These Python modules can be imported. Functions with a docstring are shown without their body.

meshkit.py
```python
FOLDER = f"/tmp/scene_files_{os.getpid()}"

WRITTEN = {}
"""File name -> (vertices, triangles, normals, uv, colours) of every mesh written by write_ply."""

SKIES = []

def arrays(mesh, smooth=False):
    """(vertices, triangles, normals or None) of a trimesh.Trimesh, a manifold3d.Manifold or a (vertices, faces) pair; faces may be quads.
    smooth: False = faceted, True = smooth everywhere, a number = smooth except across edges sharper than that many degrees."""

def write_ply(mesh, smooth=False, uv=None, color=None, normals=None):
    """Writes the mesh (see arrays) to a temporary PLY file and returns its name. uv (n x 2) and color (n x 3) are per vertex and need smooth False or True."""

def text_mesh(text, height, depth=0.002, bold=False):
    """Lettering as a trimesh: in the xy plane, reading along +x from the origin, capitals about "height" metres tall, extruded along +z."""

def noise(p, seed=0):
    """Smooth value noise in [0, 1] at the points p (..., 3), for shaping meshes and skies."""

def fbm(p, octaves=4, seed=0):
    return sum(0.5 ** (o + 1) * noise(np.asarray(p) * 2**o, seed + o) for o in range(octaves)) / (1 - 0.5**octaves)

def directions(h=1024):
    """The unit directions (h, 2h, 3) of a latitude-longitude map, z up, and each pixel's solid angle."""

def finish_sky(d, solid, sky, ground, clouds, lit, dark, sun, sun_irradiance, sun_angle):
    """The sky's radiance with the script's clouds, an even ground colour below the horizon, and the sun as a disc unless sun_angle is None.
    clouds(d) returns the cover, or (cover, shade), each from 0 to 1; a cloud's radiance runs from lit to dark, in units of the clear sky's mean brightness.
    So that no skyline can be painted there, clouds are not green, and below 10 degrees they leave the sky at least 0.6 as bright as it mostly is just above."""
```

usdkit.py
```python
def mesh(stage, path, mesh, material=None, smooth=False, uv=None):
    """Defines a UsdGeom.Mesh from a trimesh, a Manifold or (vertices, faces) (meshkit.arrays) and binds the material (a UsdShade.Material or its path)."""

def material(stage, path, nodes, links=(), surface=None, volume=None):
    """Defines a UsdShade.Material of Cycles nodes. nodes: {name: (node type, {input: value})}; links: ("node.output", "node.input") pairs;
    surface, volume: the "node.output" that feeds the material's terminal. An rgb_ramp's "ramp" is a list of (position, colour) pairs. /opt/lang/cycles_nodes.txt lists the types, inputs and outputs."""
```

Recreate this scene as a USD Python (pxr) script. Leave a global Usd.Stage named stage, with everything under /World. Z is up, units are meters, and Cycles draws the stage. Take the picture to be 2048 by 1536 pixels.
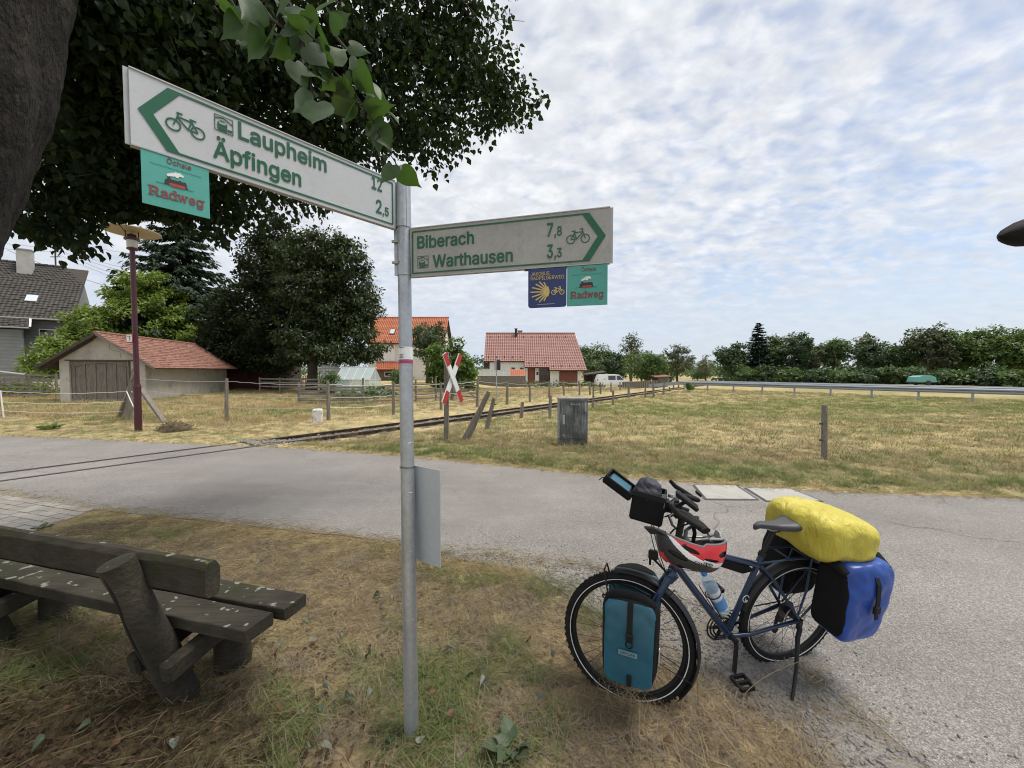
import math, random
import numpy as np
import trimesh
import shapely.geometry as sg
import shapely.ops as so
from shapely import affinity
from scipy.spatial.transform import Rotation as Rot
from scipy.spatial import cKDTree
from pxr import Usd, UsdGeom, UsdLux, UsdShade, Gf, Sdf, Vt
import usdkit
import meshkit

stage = Usd.Stage.CreateInMemory()
UsdGeom.SetStageUpAxis(stage, 'Z')
UsdGeom.SetStageMetersPerUnit(stage, 1.0)
UsdGeom.Xform.Define(stage, '/World')
UsdGeom.Scope.Define(stage, '/World/Looks')
rng = np.random.default_rng(7)
random.seed(7)

# ---------------------------------------------------------------- camera
FPX, EYE, PITCH = 769.0, 1.70, math.atan(27 / 769.0)
EXPOSURE = 1.40
cam = UsdGeom.Camera.Define(stage, '/World/camera')
cam.AddTranslateOp().Set(Gf.Vec3d(0, 0, EYE))
cam.AddRotateXOp().Set(90 - math.degrees(PITCH))
cam.CreateHorizontalApertureAttr(36.0)
cam.CreateVerticalApertureAttr(27.0)
cam.CreateFocalLengthAttr(36.0 * FPX / 2048)
cam.CreateClippingRangeAttr(Gf.Vec2f(0.05, 20000))
cam.CreateExposureAttr(EXPOSURE)

# ---------------------------------------------------------------- sky and sun
SUN = np.array([0.40, 0.02, 0.90]); SUN /= np.linalg.norm(SUN)
SUN_EL, SUN_ROT = math.asin(SUN[2]), math.atan2(SUN[0], SUN[1])
SKY_STRENGTH, SUN_INTENSITY, SUN_ANGLE = 0.10, 0.40, 26.0
usdkit.material(stage, '/World/Looks/sky_material', {
    'sky': ('sky_texture', {'sky_type': 'single_scattering', 'sun_disc': False, 'sun_elevation': SUN_EL, 'sun_rotation': SUN_ROT,
                            'altitude': 500.0, 'air_density': 1.0, 'aerosol_density': 1.6, 'ozone_density': 1.0}),
    'tc': ('texture_coordinate', {}), 'dim': ('vector_math', {'math_type': 'scale', 'scale': 0.60}),
    'sep': ('separate_xyz', {}),
    'zc': ('math', {'math_type': 'maximum', 'value2': 0.03}),
    'zb': ('math', {'math_type': 'add', 'value2': 0.24}),
    'px': ('math', {'math_type': 'divide'}),
    'py': ('math', {'math_type': 'divide'}),
    'com': ('combine_xyz', {'z': 0.0}),
    'rot': ('mapping', {'mapping_type': 'point', 'rotation': (0, 0, 0.45), 'scale': (1.1, 1.35, 1.0)}),
    # flocks of small clouds
    'n1': ('noise_texture', {'scale': 10.0, 'detail': 3.5, 'roughness': 0.5, 'distortion': 0.3}),
    'n2': ('noise_texture', {'scale': 1.9, 'detail': 3.0, 'roughness': 0.5, 'distortion': 0.4}),
    'n3': ('noise_texture', {'scale': 20.0, 'detail': 3.0, 'roughness': 0.55}),
    'a1': ('math', {'math_type': 'multiply_add', 'value2': 0.85, 'value3': -0.425}),
    'a2': ('math', {'math_type': 'multiply_add', 'value2': 0.75, 'value3': -0.375}),
    'a3': ('math', {'math_type': 'multiply_add', 'value2': 0.22, 'value3': -0.11}),
    's12': ('math', {'math_type': 'add'}),
    's123': ('math', {'math_type': 'add'}),
    # thinner cover in the east (right of the picture)
    'ex': ('map_range', {'range_type': 'smoothstep', 'from_min': -0.2, 'from_max': 0.85, 'to_min': 0.84, 'to_max': 0.62, 'clamp': True}),
    's': ('math', {'math_type': 'add'}),
    'cov': ('map_range', {'range_type': 'smoothstep', 'from_min': 0.25, 'from_max': 0.90, 'to_min': 0.22, 'to_max': 0.97, 'clamp': True}),
    # near the horizon the flocks close up into pale veil
    'hz': ('map_range', {'range_type': 'smoothstep', 'from_min': 0.0, 'from_max': 0.38, 'to_min': 0.88, 'to_max': 0.0, 'clamp': True}),
    'cov2': ('math', {'math_type': 'maximum'}),
    'shade': ('rgb_ramp', {'ramp': [(0.0, (2.75, 2.85, 3.05)), (0.45, (3.15, 3.23, 3.38)), (1.0, (3.85, 3.88, 3.94))]}),
    'n4': ('noise_texture', {'scale': 7.5, 'detail': 5.0, 'roughness': 0.6, 'distortion': 0.3}),
    'ctr': ('map_range', {'range_type': 'smoothstep', 'from_min': 0.22, 'from_max': 0.78, 'to_min': 0.0, 'to_max': 1.0, 'clamp': True}),
    'veilc': ('mix', {'mix_type': 'mix', 'fac': 0.0, 'color2': (2.45, 2.72, 3.18)}),
    'mix': ('mix', {'mix_type': 'mix', 'use_clamp': False}),
    'bg': ('background_shader', {'strength': SKY_STRENGTH}),
}, [('tc.generated', 'sep.vector'), ('sep.z', 'zc.value1'), ('zc.value', 'zb.value1'), ('sep.x', 'px.value1'), ('zb.value', 'px.value2'),
    ('sep.y', 'py.value1'), ('zb.value', 'py.value2'), ('px.value', 'com.x'), ('py.value', 'com.y'), ('com.vector', 'rot.vector'),
    ('rot.vector', 'n1.vector'), ('rot.vector', 'n2.vector'), ('rot.vector', 'n3.vector'), ('rot.vector', 'n4.vector'),
    ('n1.fac', 'a1.value1'), ('n2.fac', 'a2.value1'), ('n3.fac', 'a3.value1'), ('a1.value', 's12.value1'), ('a2.value', 's12.value2'),
    ('s12.value', 's123.value1'), ('a3.value', 's123.value2'), ('sep.x', 'ex.value'), ('s123.value', 's.value1'), ('ex.result', 's.value2'),
    ('s.value', 'cov.value'), ('sep.z', 'hz.value'), ('cov.result', 'cov2.value1'), ('hz.result', 'cov2.value2'),
    ('n4.fac', 'ctr.value'), ('ctr.result', 'shade.fac'), ('shade.color', 'veilc.color1'), ('hz.result', 'veilc.fac'),
    ('cov2.value', 'mix.fac'), ('sky.color', 'dim.vector1'), ('dim.vector', 'mix.color1'), ('veilc.color', 'mix.color2'), ('mix.color', 'bg.color')], surface='bg.background')
dome = UsdLux.DomeLight.Define(stage, '/World/sky')
dome.GetPrim().SetCustomDataByKey('kind', 'structure')
UsdShade.MaterialBindingAPI.Apply(dome.GetPrim()).Bind(UsdShade.Material.Get(stage, '/World/Looks/sky_material'))
sun = UsdLux.DistantLight.Define(stage, '/World/sun')
sun.CreateNormalizeAttr(True); sun.CreateIntensityAttr(SUN_INTENSITY); sun.CreateAngleAttr(SUN_ANGLE)
sun.CreateColorAttr(Gf.Vec3f(1.0, 0.95, 0.87))
_zr = Rot.align_vectors([SUN], [[0, 0, 1]])[0].as_matrix()
sun.AddTransformOp().Set(Gf.Matrix4d(*[float(v) for v in np.block([[_zr.T, np.zeros((3, 1))], [np.zeros((1, 3)), np.ones((1, 1))]]).ravel()]))

# ---------------------------------------------------------------- helpers: points read off the view, at their real distance
CF = np.array([0, math.cos(PITCH), -math.sin(PITCH)]); CU = np.array([0, math.sin(PITCH), math.cos(PITCH)])

def ray(px, py):
    d = np.array([1.0, 0, 0]) * ((px - 1024) / FPX) + CF - CU * ((py - 768) / FPX)
    return d

def G(px, py, z=0.0):
    d = ray(px, py); t = (z - EYE) / d[2]
    return np.array([d[0] * t, d[1] * t, z])

def at(px, py, Y):
    d = ray(px, py); t = Y / d[1]
    return np.array([d[0] * t, Y, EYE + d[2] * t])

# ---------------------------------------------------------------- helpers: prims
_count = {}

def numbered(parent, name):
    k = (parent, name); n = _count.get(k, 0); _count[k] = n + 1
    return name if n == 0 else '%s_%03d' % (name, n)

class Node:
    def __init__(s, path, loc=(0, 0, 0), local=False):
        s.path, s.loc, s.local = path, np.asarray(loc, float), local
        s.prim = stage.GetPrimAtPath(path)
        s.src = None

def meta(prim, label=None, cat=None, group=None, kind=None):
    for k, v in (('label', label), ('category', cat), ('group', group), ('kind', kind)):
        if v:
            prim.SetCustomDataByKey(k, v)

def thing(name, label=None, cat=None, loc=(0, 0, 0), group=None, kind=None, M=None):
    path = '/World/' + numbered('/World', name)
    x = UsdGeom.Xform.Define(stage, path)
    if M is not None:
        x.AddTransformOp().Set(Gf.Matrix4d(*[float(v) for v in np.asarray(M).T.ravel()]))
    elif tuple(loc) != (0, 0, 0):
        x.AddTranslateOp().Set(Gf.Vec3d(*[float(v) for v in loc]))
    meta(x.GetPrim(), label, cat, group, kind)
    return Node(path, (0, 0, 0) if M is not None else loc)

def arr(m):
    if isinstance(m, list):
        m = join(m)
    return m

def join(ms):
    flat = []
    for m in ms:
        if isinstance(m, list):
            flat += [q for q in m]
        elif m is not None:
            flat.append(m)
    ms = flat
    vs, fs, n = [], [], 0
    for m in ms:
        if hasattr(m, 'to_mesh'):
            mm = m.to_mesh(); v, f = mm.vert_properties[:, :3], mm.tri_verts
        elif isinstance(m, tuple):
            v, f = np.asarray(m[0], float), np.asarray(m[1])
            if f.shape[1] == 4:
                f = np.vstack([f[:, [0, 1, 2]], f[:, [0, 2, 3]]])
        else:
            v, f = np.asarray(m.vertices), np.asarray(m.faces)
        vs.append(v); fs.append(f + n); n += len(v)
    return (np.vstack(vs), np.vstack(fs))

def compact(v, f):
    used = np.unique(f)
    if len(used) == len(v):
        return v, f
    k = np.zeros(len(v), int); k[used] = np.arange(len(used)); return v[used], k[f]

def part(parent, name, m, mat, label=None, smooth=False, kind=None, sub=None):
    """A mesh under a thing or under a part; geometry in the thing's parent space (world), moved to the thing's own origin."""
    m = arr(m)
    v, f = compact(*join([m]))
    path = parent.path + '/' + numbered(parent.path, name)
    usdkit.mesh(stage, path, (v - parent.loc, f), mat, smooth)
    n = Node(path, parent.loc)
    meta(n.prim, label, None, None, kind)
    return n

def single(name, m, mat, label=None, cat=None, group=None, kind=None, smooth=False, loc=None):
    m = arr(m); v, f = compact(*join([m]))
    path = '/World/' + numbered('/World', name)
    if loc is None:
        loc = np.array([(v[:, 0].min() + v[:, 0].max()) / 2, (v[:, 1].min() + v[:, 1].max()) / 2, v[:, 2].min()]) if kind != 'structure' else np.zeros(3)
    g = usdkit.mesh(stage, path, (v - loc, f), mat, smooth)
    if np.any(loc):
        g.AddTranslateOp().Set(Gf.Vec3d(*[float(x) for x in loc]))
    meta(g.GetPrim(), label, cat, group, kind)
    return Node(path, loc)

def copy_of(src, name, loc, rotz=0.0, scale=1.0, label=None, cat=None, group=None, tilt=None):
    path = '/World/' + numbered('/World', name)
    x = UsdGeom.Xform.Define(stage, path)
    x.AddTranslateOp().Set(Gf.Vec3d(*[float(v) for v in loc]))
    if tilt is not None:
        x.AddRotateXYZOp().Set(Gf.Vec3f(float(tilt[0]), float(tilt[1]), float(math.degrees(rotz))))
    else:
        x.AddRotateZOp().Set(float(math.degrees(rotz)))
    if scale != 1.0:
        x.AddScaleOp().Set(Gf.Vec3f(*([float(scale)] * 3 if np.ndim(scale) == 0 else [float(v) for v in scale])))
    x.GetPrim().GetReferences().AddInternalReference(src)
    x.GetPrim().SetInstanceable(True)
    meta(x.GetPrim(), label, cat, group)
    return x.GetPrim()

def klass(name):
    """A class prim that copies refer to."""
    path = '/World/Looks/source_' + name
    stage.CreateClassPrim('/World/Looks/source_' + name)
    p = stage.GetPrimAtPath(path); p.SetTypeName('Xform')
    return Node(path)

# ---------------------------------------------------------------- helpers: shapes
def box(c, s, rz=0.0, R=None, bev=0.0):
    s = np.asarray(s, float) / 2
    if bev > 0:
        b = min(bev, 0.45 * 2 * s.min()); pts = []
        for sx in (-1, 1):
            for sy in (-1, 1):
                for sz in (-1, 1):
                    k = np.array([sx, sy, sz])
                    for ax in range(3):
                        p = k * (s - b); p[ax] = k[ax] * s[ax]; pts.append(p)
        m = trimesh.convex.convex_hull(np.array(pts)); v, f = np.array(m.vertices), np.array(m.faces)
    else:
        v = np.array([[x, y, z] for x in (-1, 1) for y in (-1, 1) for z in (-1, 1)]) * s
        f = np.array([[0, 1, 3], [0, 3, 2], [4, 6, 7], [4, 7, 5], [0, 4, 5], [0, 5, 1], [2, 3, 7], [2, 7, 6], [0, 2, 6], [0, 6, 4], [1, 5, 7], [1, 7, 3]])
    if rz:
        v = v @ Rot.from_euler('z', rz).as_matrix().T
    if R is not None:
        v = v @ np.asarray(R).T
    return (v + np.asarray(c, float), f)

def bar(p0, p1, w, h, up=(0, 0, 1), bev=0.0):
    """A rectangular bar from p0 to p1, w wide and h high."""
    p0, p1 = np.asarray(p0, float), np.asarray(p1, float)
    d = p1 - p0; L = np.linalg.norm(d); d /= L
    s = np.cross(up, d); s /= np.linalg.norm(s) + 1e-12
    u = np.cross(d, s)
    return box((p0 + p1) / 2, (L, w, h), R=np.stack([d, s, u], 1), bev=bev)

def frame_path(p):
    p = np.asarray(p, float)
    t = np.gradient(p, axis=0); t /= np.linalg.norm(t, axis=1, keepdims=True) + 1e-12
    a = np.zeros_like(p)
    ref = np.array([0, 0, 1.0]) if abs(t[0][2]) < 0.9 else np.array([1.0, 0, 0])
    a[0] = np.cross(t[0], ref); a[0] /= np.linalg.norm(a[0])
    for i in range(1, len(p)):
        v = a[i - 1] - t[i] * (a[i - 1] @ t[i]); a[i] = v / (np.linalg.norm(v) + 1e-12)
    return t, a, np.cross(t, a)

def tube(p, r, n=8, cap=True, sq=(1, 1), closed=False):
    p = np.asarray(p, float)
    t, a, b = frame_path(p)
    r = np.broadcast_to(r, (len(p),))
    ang = np.arange(n) * 2 * np.pi / n
    v = p[:, None] + r[:, None, None] * (sq[0] * np.cos(ang)[None, :, None] * a[:, None] + sq[1] * np.sin(ang)[None, :, None] * b[:, None])
    i, j = np.meshgrid(np.arange(len(p) - 1), np.arange(n), indexing='ij')
    q = np.stack([i * n + j, i * n + (j + 1) % n, (i + 1) * n + (j + 1) % n, (i + 1) * n + j], -1).reshape(-1, 4)
    f = np.vstack([q[:, [0, 1, 2]], q[:, [0, 2, 3]]])
    v = v.reshape(-1, 3)
    if cap:
        k = len(v); v = np.vstack([v, p[:1], p[-1:]]); e = (len(p) - 1) * n
        f = np.vstack([f, [[k, (x + 1) % n, x] for x in range(n)], [[k + 1, e + x, e + (x + 1) % n] for x in range(n)]])
    return (v, f)

def cyl(p0, p1, r0, r1=None, n=16, cap=True):
    return tube(np.array([p0, p1], float), [r0, r0 if r1 is None else r1], n, cap)

def ring(c, normal, R, r, n=48, m=8, sq=(1, 1), R2=None):
    """A torus; sq scales its section (across, along the axis)."""
    c, z = np.asarray(c, float), np.asarray(normal, float); z /= np.linalg.norm(z)
    x = np.cross(z, [0, 0, 1.0] if abs(z[2]) < 0.9 else [1.0, 0, 0]); x /= np.linalg.norm(x); y = np.cross(z, x)
    A, B = np.meshgrid(np.arange(n) * 2 * np.pi / n, np.arange(m) * 2 * np.pi / m, indexing='ij')
    d = np.cos(A)[..., None] * x + np.sin(A)[..., None] * y
    v = c + d * (R + r * sq[0] * np.cos(B))[..., None] + z * (r * sq[1] * np.sin(B))[..., None]
    i, j = np.meshgrid(np.arange(n), np.arange(m), indexing='ij')
    q = np.stack([i * m + j, ((i + 1) % n) * m + j, ((i + 1) % n) * m + (j + 1) % m, i * m + (j + 1) % m], -1).reshape(-1, 4)
    return (v.reshape(-1, 3), np.vstack([q[:, [0, 1, 2]], q[:, [0, 2, 3]]]))

def lathe(prof, c, axis=(0, 0, 1), n=24):
    """prof: (radius, height) pairs, along the axis from c."""
    z = np.asarray(axis, float); z /= np.linalg.norm(z)
    x = np.cross(z, [0, 0, 1.0] if abs(z[2]) < 0.9 else [1.0, 0, 0]); x /= np.linalg.norm(x); y = np.cross(z, x)
    prof = np.asarray(prof, float); a = np.arange(n) * 2 * np.pi / n
    d = np.cos(a)[:, None] * x + np.sin(a)[:, None] * y
    v = np.asarray(c, float) + prof[:, None, 0:1] * d[None] + prof[:, None, 1:2] * z
    i, j = np.meshgrid(np.arange(len(prof) - 1), np.arange(n), indexing='ij')
    q = np.stack([i * n + j, i * n + (j + 1) % n, (i + 1) * n + (j + 1) % n, (i + 1) * n + j], -1).reshape(-1, 4)
    return (v.reshape(-1, 3), np.vstack([q[:, [0, 1, 2]], q[:, [0, 2, 3]]]))

def extr(poly, depth, O=(0, 0, 0), X=(1, 0, 0), Y=(0, 1, 0)):
    """A shapely polygon extruded by depth along X x Y, placed with its plane at O."""
    gs = [g for g in getattr(poly, 'geoms', [poly]) if g.geom_type == 'Polygon' and g.area > 1e-12]
    ms = []
    X, Y = np.asarray(X, float), np.asarray(Y, float); Z = np.cross(X, Y)
    for g in gs:
        m = trimesh.creation.extrude_polygon(g, depth, engine='earcut')
        v = np.array(m.vertices)
        ms.append((np.asarray(O, float) + v[:, :1] * X + v[:, 1:2] * Y + v[:, 2:] * Z, np.array(m.faces)))
    return join(ms)

def sheet(poly, z, maxlen=None):
    gs = [g for g in getattr(poly, 'geoms', [poly]) if g.geom_type == 'Polygon']
    ms = []
    for g in gs:
        v, f = trimesh.creation.triangulate_polygon(g, engine='earcut')
        ms.append((np.column_stack([v, np.full(len(v), z)]), f))
    return join(ms)

def place(m, O, X, Y, Z):
    v, f = join([m])
    return (np.asarray(O, float) + v[:, :1] * np.asarray(X, float) + v[:, 1:2] * np.asarray(Y, float) + v[:, 2:3] * np.asarray(Z, float), f)

def hullpts(p):
    m = trimesh.convex.convex_hull(np.asarray(p, float)); return (np.array(m.vertices), np.array(m.faces))

def text(s, h, depth=0.0015, bold=True, width=None):
    m = meshkit.text_mesh(s, h, depth, bold)
    v, f = np.array(m.vertices), np.array(m.faces)
    v[:, 0] -= v[:, 0].min()
    if width:
        v[:, 0] *= width / v[:, 0].max()
    return (v, f)

def roughen(m, amp, scale, seed=0, vertical=1.0):
    v, f = join([m])
    d = np.stack([meshkit.fbm(v * scale + 17.3 * k, 3, seed + k) - 0.5 for k in range(3)], 1) * 2 * amp
    d[:, 2] *= vertical
    return (v + d, f)

# ---------------------------------------------------------------- helpers: materials
def mat(name, c, c2=None, scale=4.0, rough=0.7, bump=0.0, bscale=60.0, fine=0.2, fscale=40.0, metal=0.0, spec=0.5, coat=0.0, ramp=(0.35, 0.65),
        stretch=(1, 1, 1), space='position', dirt=None, dscale=2.5, dramp=(0.55, 0.75), island=0.0, detail=5.0, bdist=0.01, alpha=None):
    """Weathered surface: two tones by a broad noise, a fine mottling, an optional patchy third tone, and fine relief."""
    c2 = c2 or tuple(x * 0.8 for x in c)
    nodes = {
        'geo': ('geometry', {}), 'tc': ('texture_coordinate', {}),
        'map': ('mapping', {'mapping_type': 'point', 'scale': stretch}),
        'n': ('noise_texture', {'scale': scale, 'detail': detail, 'roughness': 0.6}),
        'r': ('rgb_ramp', {'ramp': [(0.0, c), (ramp[0], c), (ramp[1], c2), (1.0, c2)]}),
        'nf': ('noise_texture', {'scale': fscale, 'detail': 4.0, 'roughness': 0.65}),
        'rf': ('map_range', {'range_type': 'linear', 'from_min': 0.25, 'from_max': 0.75, 'to_min': 1 - fine, 'to_max': 1 + fine, 'clamp': True}),
        'mul': ('vector_math', {'math_type': 'scale'}),
        'p': ('principled_bsdf', {'roughness': rough, 'metallic': metal, 'specular_ior_level': spec, 'coat_weight': coat})}
    links = [('geo.position' if space == 'position' else 'tc.object', 'map.vector'), ('map.vector', 'n.vector'), ('map.vector', 'nf.vector'), ('n.fac', 'r.fac'), ('nf.fac', 'rf.value'), ('rf.result', 'mul.scale')]
    col = 'r.color'
    if dirt is not None:
        nodes['nd'] = ('noise_texture', {'scale': dscale, 'detail': 6.0, 'roughness': 0.65})
        nodes['rd'] = ('map_range', {'range_type': 'smoothstep', 'from_min': dramp[0], 'from_max': dramp[1], 'to_min': 0.0, 'to_max': 1.0, 'clamp': True})
        nodes['md'] = ('mix', {'mix_type': 'mix', 'color2': dirt})
        links += [('map.vector', 'nd.vector'), ('nd.fac', 'rd.value'), ('rd.result', 'md.fac'), (col, 'md.color1')]
        col = 'md.color'
    links += [(col, 'mul.vector1')]
    out = 'mul.vector'
    if island:
        nodes['ri'] = ('map_range', {'range_type': 'linear', 'from_min': 0.0, 'from_max': 1.0, 'to_min': 1 - island, 'to_max': 1 + island, 'clamp': True})
        nodes['mi'] = ('vector_math', {'math_type': 'scale'})
        links += [('geo.random_per_island', 'ri.value'), ('ri.result', 'mi.scale'), (out, 'mi.vector1')]
        out = 'mi.vector'
    links += [(out, 'p.base_color')]
    if bump:
        nodes['nb'] = ('noise_texture', {'scale': bscale, 'detail': 5.0, 'roughness': 0.6})
        nodes['b'] = ('bump', {'strength': bump, 'distance': bdist})
        links += [('map.vector', 'nb.vector'), ('nb.fac', 'b.height'), ('b.normal', 'p.normal')]
    return usdkit.material(stage, '/World/Looks/' + name, nodes, links, surface='p.BSDF')

def plain(name, c, rough=0.5, metal=0.0, spec=0.5, coat=0.0):
    return mat(name, c, tuple(x * 0.86 for x in c), scale=9, rough=rough, metal=metal, spec=spec, coat=coat, fine=0.07)

def leafmat(name, ca, cb, cc=None, transl=0.35, rough=0.45, spec=0.4, nscale=0.6, tcol=None):
    """Leaves: a tone for every leaf, broad light and dark clumps, light passing through."""
    cc = cc or cb
    tcol = tcol or (1.25, 1.3, 0.55)
    return usdkit.material(stage, '/World/Looks/' + name, {
        'geo': ('geometry', {}),
        'r': ('rgb_ramp', {'ramp': [(0.0, ca), (0.55, cb), (1.0, cc)]}),
        'n': ('noise_texture', {'scale': nscale, 'detail': 3.0}),
        'rn': ('map_range', {'range_type': 'linear', 'from_min': 0.3, 'from_max': 0.7, 'to_min': 0.75, 'to_max': 1.25, 'clamp': True}),
        'mul': ('vector_math', {'math_type': 'scale'}),
        'tm': ('vector_math', {'math_type': 'multiply', 'vector2': tcol}),
        'p': ('principled_bsdf', {'roughness': rough, 'specular_ior_level': spec}),
        't': ('translucent_bsdf', {}),
        'm': ('mix_closure', {'fac': transl})},
        [('geo.random_per_island', 'r.fac'), ('geo.position', 'n.vector'), ('n.fac', 'rn.value'), ('r.color', 'mul.vector1'), ('rn.result', 'mul.scale'),
         ('mul.vector', 'p.base_color'), ('mul.vector', 'tm.vector1'), ('tm.vector', 't.color'), ('p.BSDF', 'm.closure1'), ('t.BSDF', 'm.closure2')], surface='m.closure')

def pane(name, tint=(0.75, 0.82, 0.80), rough=0.03, ior=1.5):
    return usdkit.material(stage, '/World/Looks/' + name, {
        'tr': ('transparent_bsdf', {'color': tint}), 'gl': ('glossy_bsdf', {'color': (1, 1, 1), 'roughness': rough}),
        'fr': ('fresnel', {'IOR': ior}), 'm': ('mix_closure', {})},
        [('fr.fac', 'm.fac'), ('tr.BSDF', 'm.closure1'), ('gl.BSDF', 'm.closure2')], surface='m.closure')

# ================================================================ THE SETTING
def P2(px, py, z=0.0):
    return tuple(G(px, py, z)[:2])

far_edge = [(-60, 21.5)] + [P2(*q) for q in [(0, 872), (150, 877), (300, 884), (420, 889), (520, 893), (640, 900), (760, 909), (880, 920), (1040, 936), (1200, 953), (1340, 963), (1480, 972), (1700, 986), (1880, 992), (2048, 997)]] + [(10.5, 4.35), (60, -8)]
gravel_in = [P2(*q) for q in [(1850, 1536), (1750, 1450), (1600, 1330), (1450, 1236), (1300, 1172), (1180, 1137), (1010, 1114)]]
near_edge = [P2(*q) for q in [(870, 1105), (790, 1085), (600, 1063), (400, 1041), (190, 1020), (0, 990)]]
road_poly = sg.Polygon(far_edge + [(60, -40), (1.9, -40), (1.55, -2), (1.42, 0.6)] + gravel_in + near_edge + [(-9.5, 6.2), (-60, 19.5)])
gravel_out = [P2(*q) for q in [(900, 1106), (1060, 1132), (1140, 1175), (1250, 1255), (1390, 1335), (1520, 1395), (1640, 1470), (1700, 1536)]]
gravel_poly = sg.Polygon(list(reversed(gravel_in)) + [(1.42, 0.6), (1.55, -2), (1.9, -40), (1.3, -40), (1.05, -2), (1.05, 0.6)] + list(reversed(gravel_out))).buffer(0.03)
paver_poly = sg.Polygon([P2(*q) for q in [(0, 990), (190, 1020), (130, 1042), (60, 1066), (-120, 1098)]] + [(-9.5, 4.4), (-9.5, 6.2)])
road_poly = road_poly.difference(paver_poly).buffer(0)
gravel_poly = gravel_poly.difference(road_poly).buffer(0)
paved_union = so.unary_union([road_poly, paver_poly]).buffer(0)

TD = np.array([0.615, 0.7885]); TN = np.array([0.7885, -0.615])      # along the track; towards its right side
T0 = np.array(P2(796, 845.5, 0.01)) + TN * 0.375                      # a point on the centre line

def shp_inside(poly, x, y):
    import shapely
    return shapely.contains_xy(poly, x, y)

def shp_dist(geom, x, y):
    import shapely
    return shapely.distance(geom, shapely.points(x, y))

def sstep(a, b, x):
    t = np.clip((np.asarray(x, float) - a) / (b - a), 0, 1); return t * t * (3 - 2 * t)

def track_q(x, y):
    dx, dy = np.asarray(x) - T0[0], np.asarray(y) - T0[1]
    return dx * TD[0] + dy * TD[1], dx * TN[0] + dy * TN[1]

def ground_z(x, y):
    x, y = np.atleast_1d(np.asarray(x, float)), np.atleast_1d(np.asarray(y, float))
    P = np.stack([x, y, np.zeros_like(x)], -1)
    near = (np.abs(x) < 70) & (np.abs(y) < 70)
    d = np.full(x.shape, 30.0)
    d[near] = np.where(shp_inside(paved_union, x[near], y[near]), -1, 1) * shp_dist(paved_union.boundary, x[near], y[near])
    dg = np.full(x.shape, 30.0)
    dg[near] = np.where(shp_inside(gravel_poly, x[near], y[near]), 0.0, shp_dist(gravel_poly, x[near], y[near]))
    bump = 0.075 * (meshkit.fbm(P * 0.8, 3, 3) - 0.45) + 0.05 * (meshkit.fbm(P * 3.1, 3, 5) - 0.5)
    z = bump * sstep(0.0, 0.7, d) * sstep(0.0, 0.6, dg) + 0.012 * sstep(0, 0.25, d) * sstep(0.02, 0.3, dg) - 0.02 * (1 - sstep(0.0, 0.15, dg)) * sstep(-.05, 0.0, d)
    s, t = track_q(x, y)
    z -= (0.115 * (1 - sstep(0.75, 1.9, np.abs(t))) + 0.0 * s) * sstep(0.1, 1.4, d)
    z -= 0.8 * sstep(30, 56, y) * sstep(1.0, 5.0, -t) * sstep(-10, 0, x)
    z = np.where(d < 0.0, -0.03 * sstep(0, 0.1, -d), z)
    return z

def gz(x, y):
    return float(ground_z(x, y)[0])

def axis(a, b, h, far, g=1.22):
    m = list(np.arange(a, b + 1e-6, h)); s = h; lo, hi = a, b; L, R_ = [], []
    while lo > -far:
        s *= g; lo -= s; L.append(lo)
    s = h
    while hi < far:
        s *= g; hi += s; R_.append(hi)
    return np.array(L[::-1] + m + R_)

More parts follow.
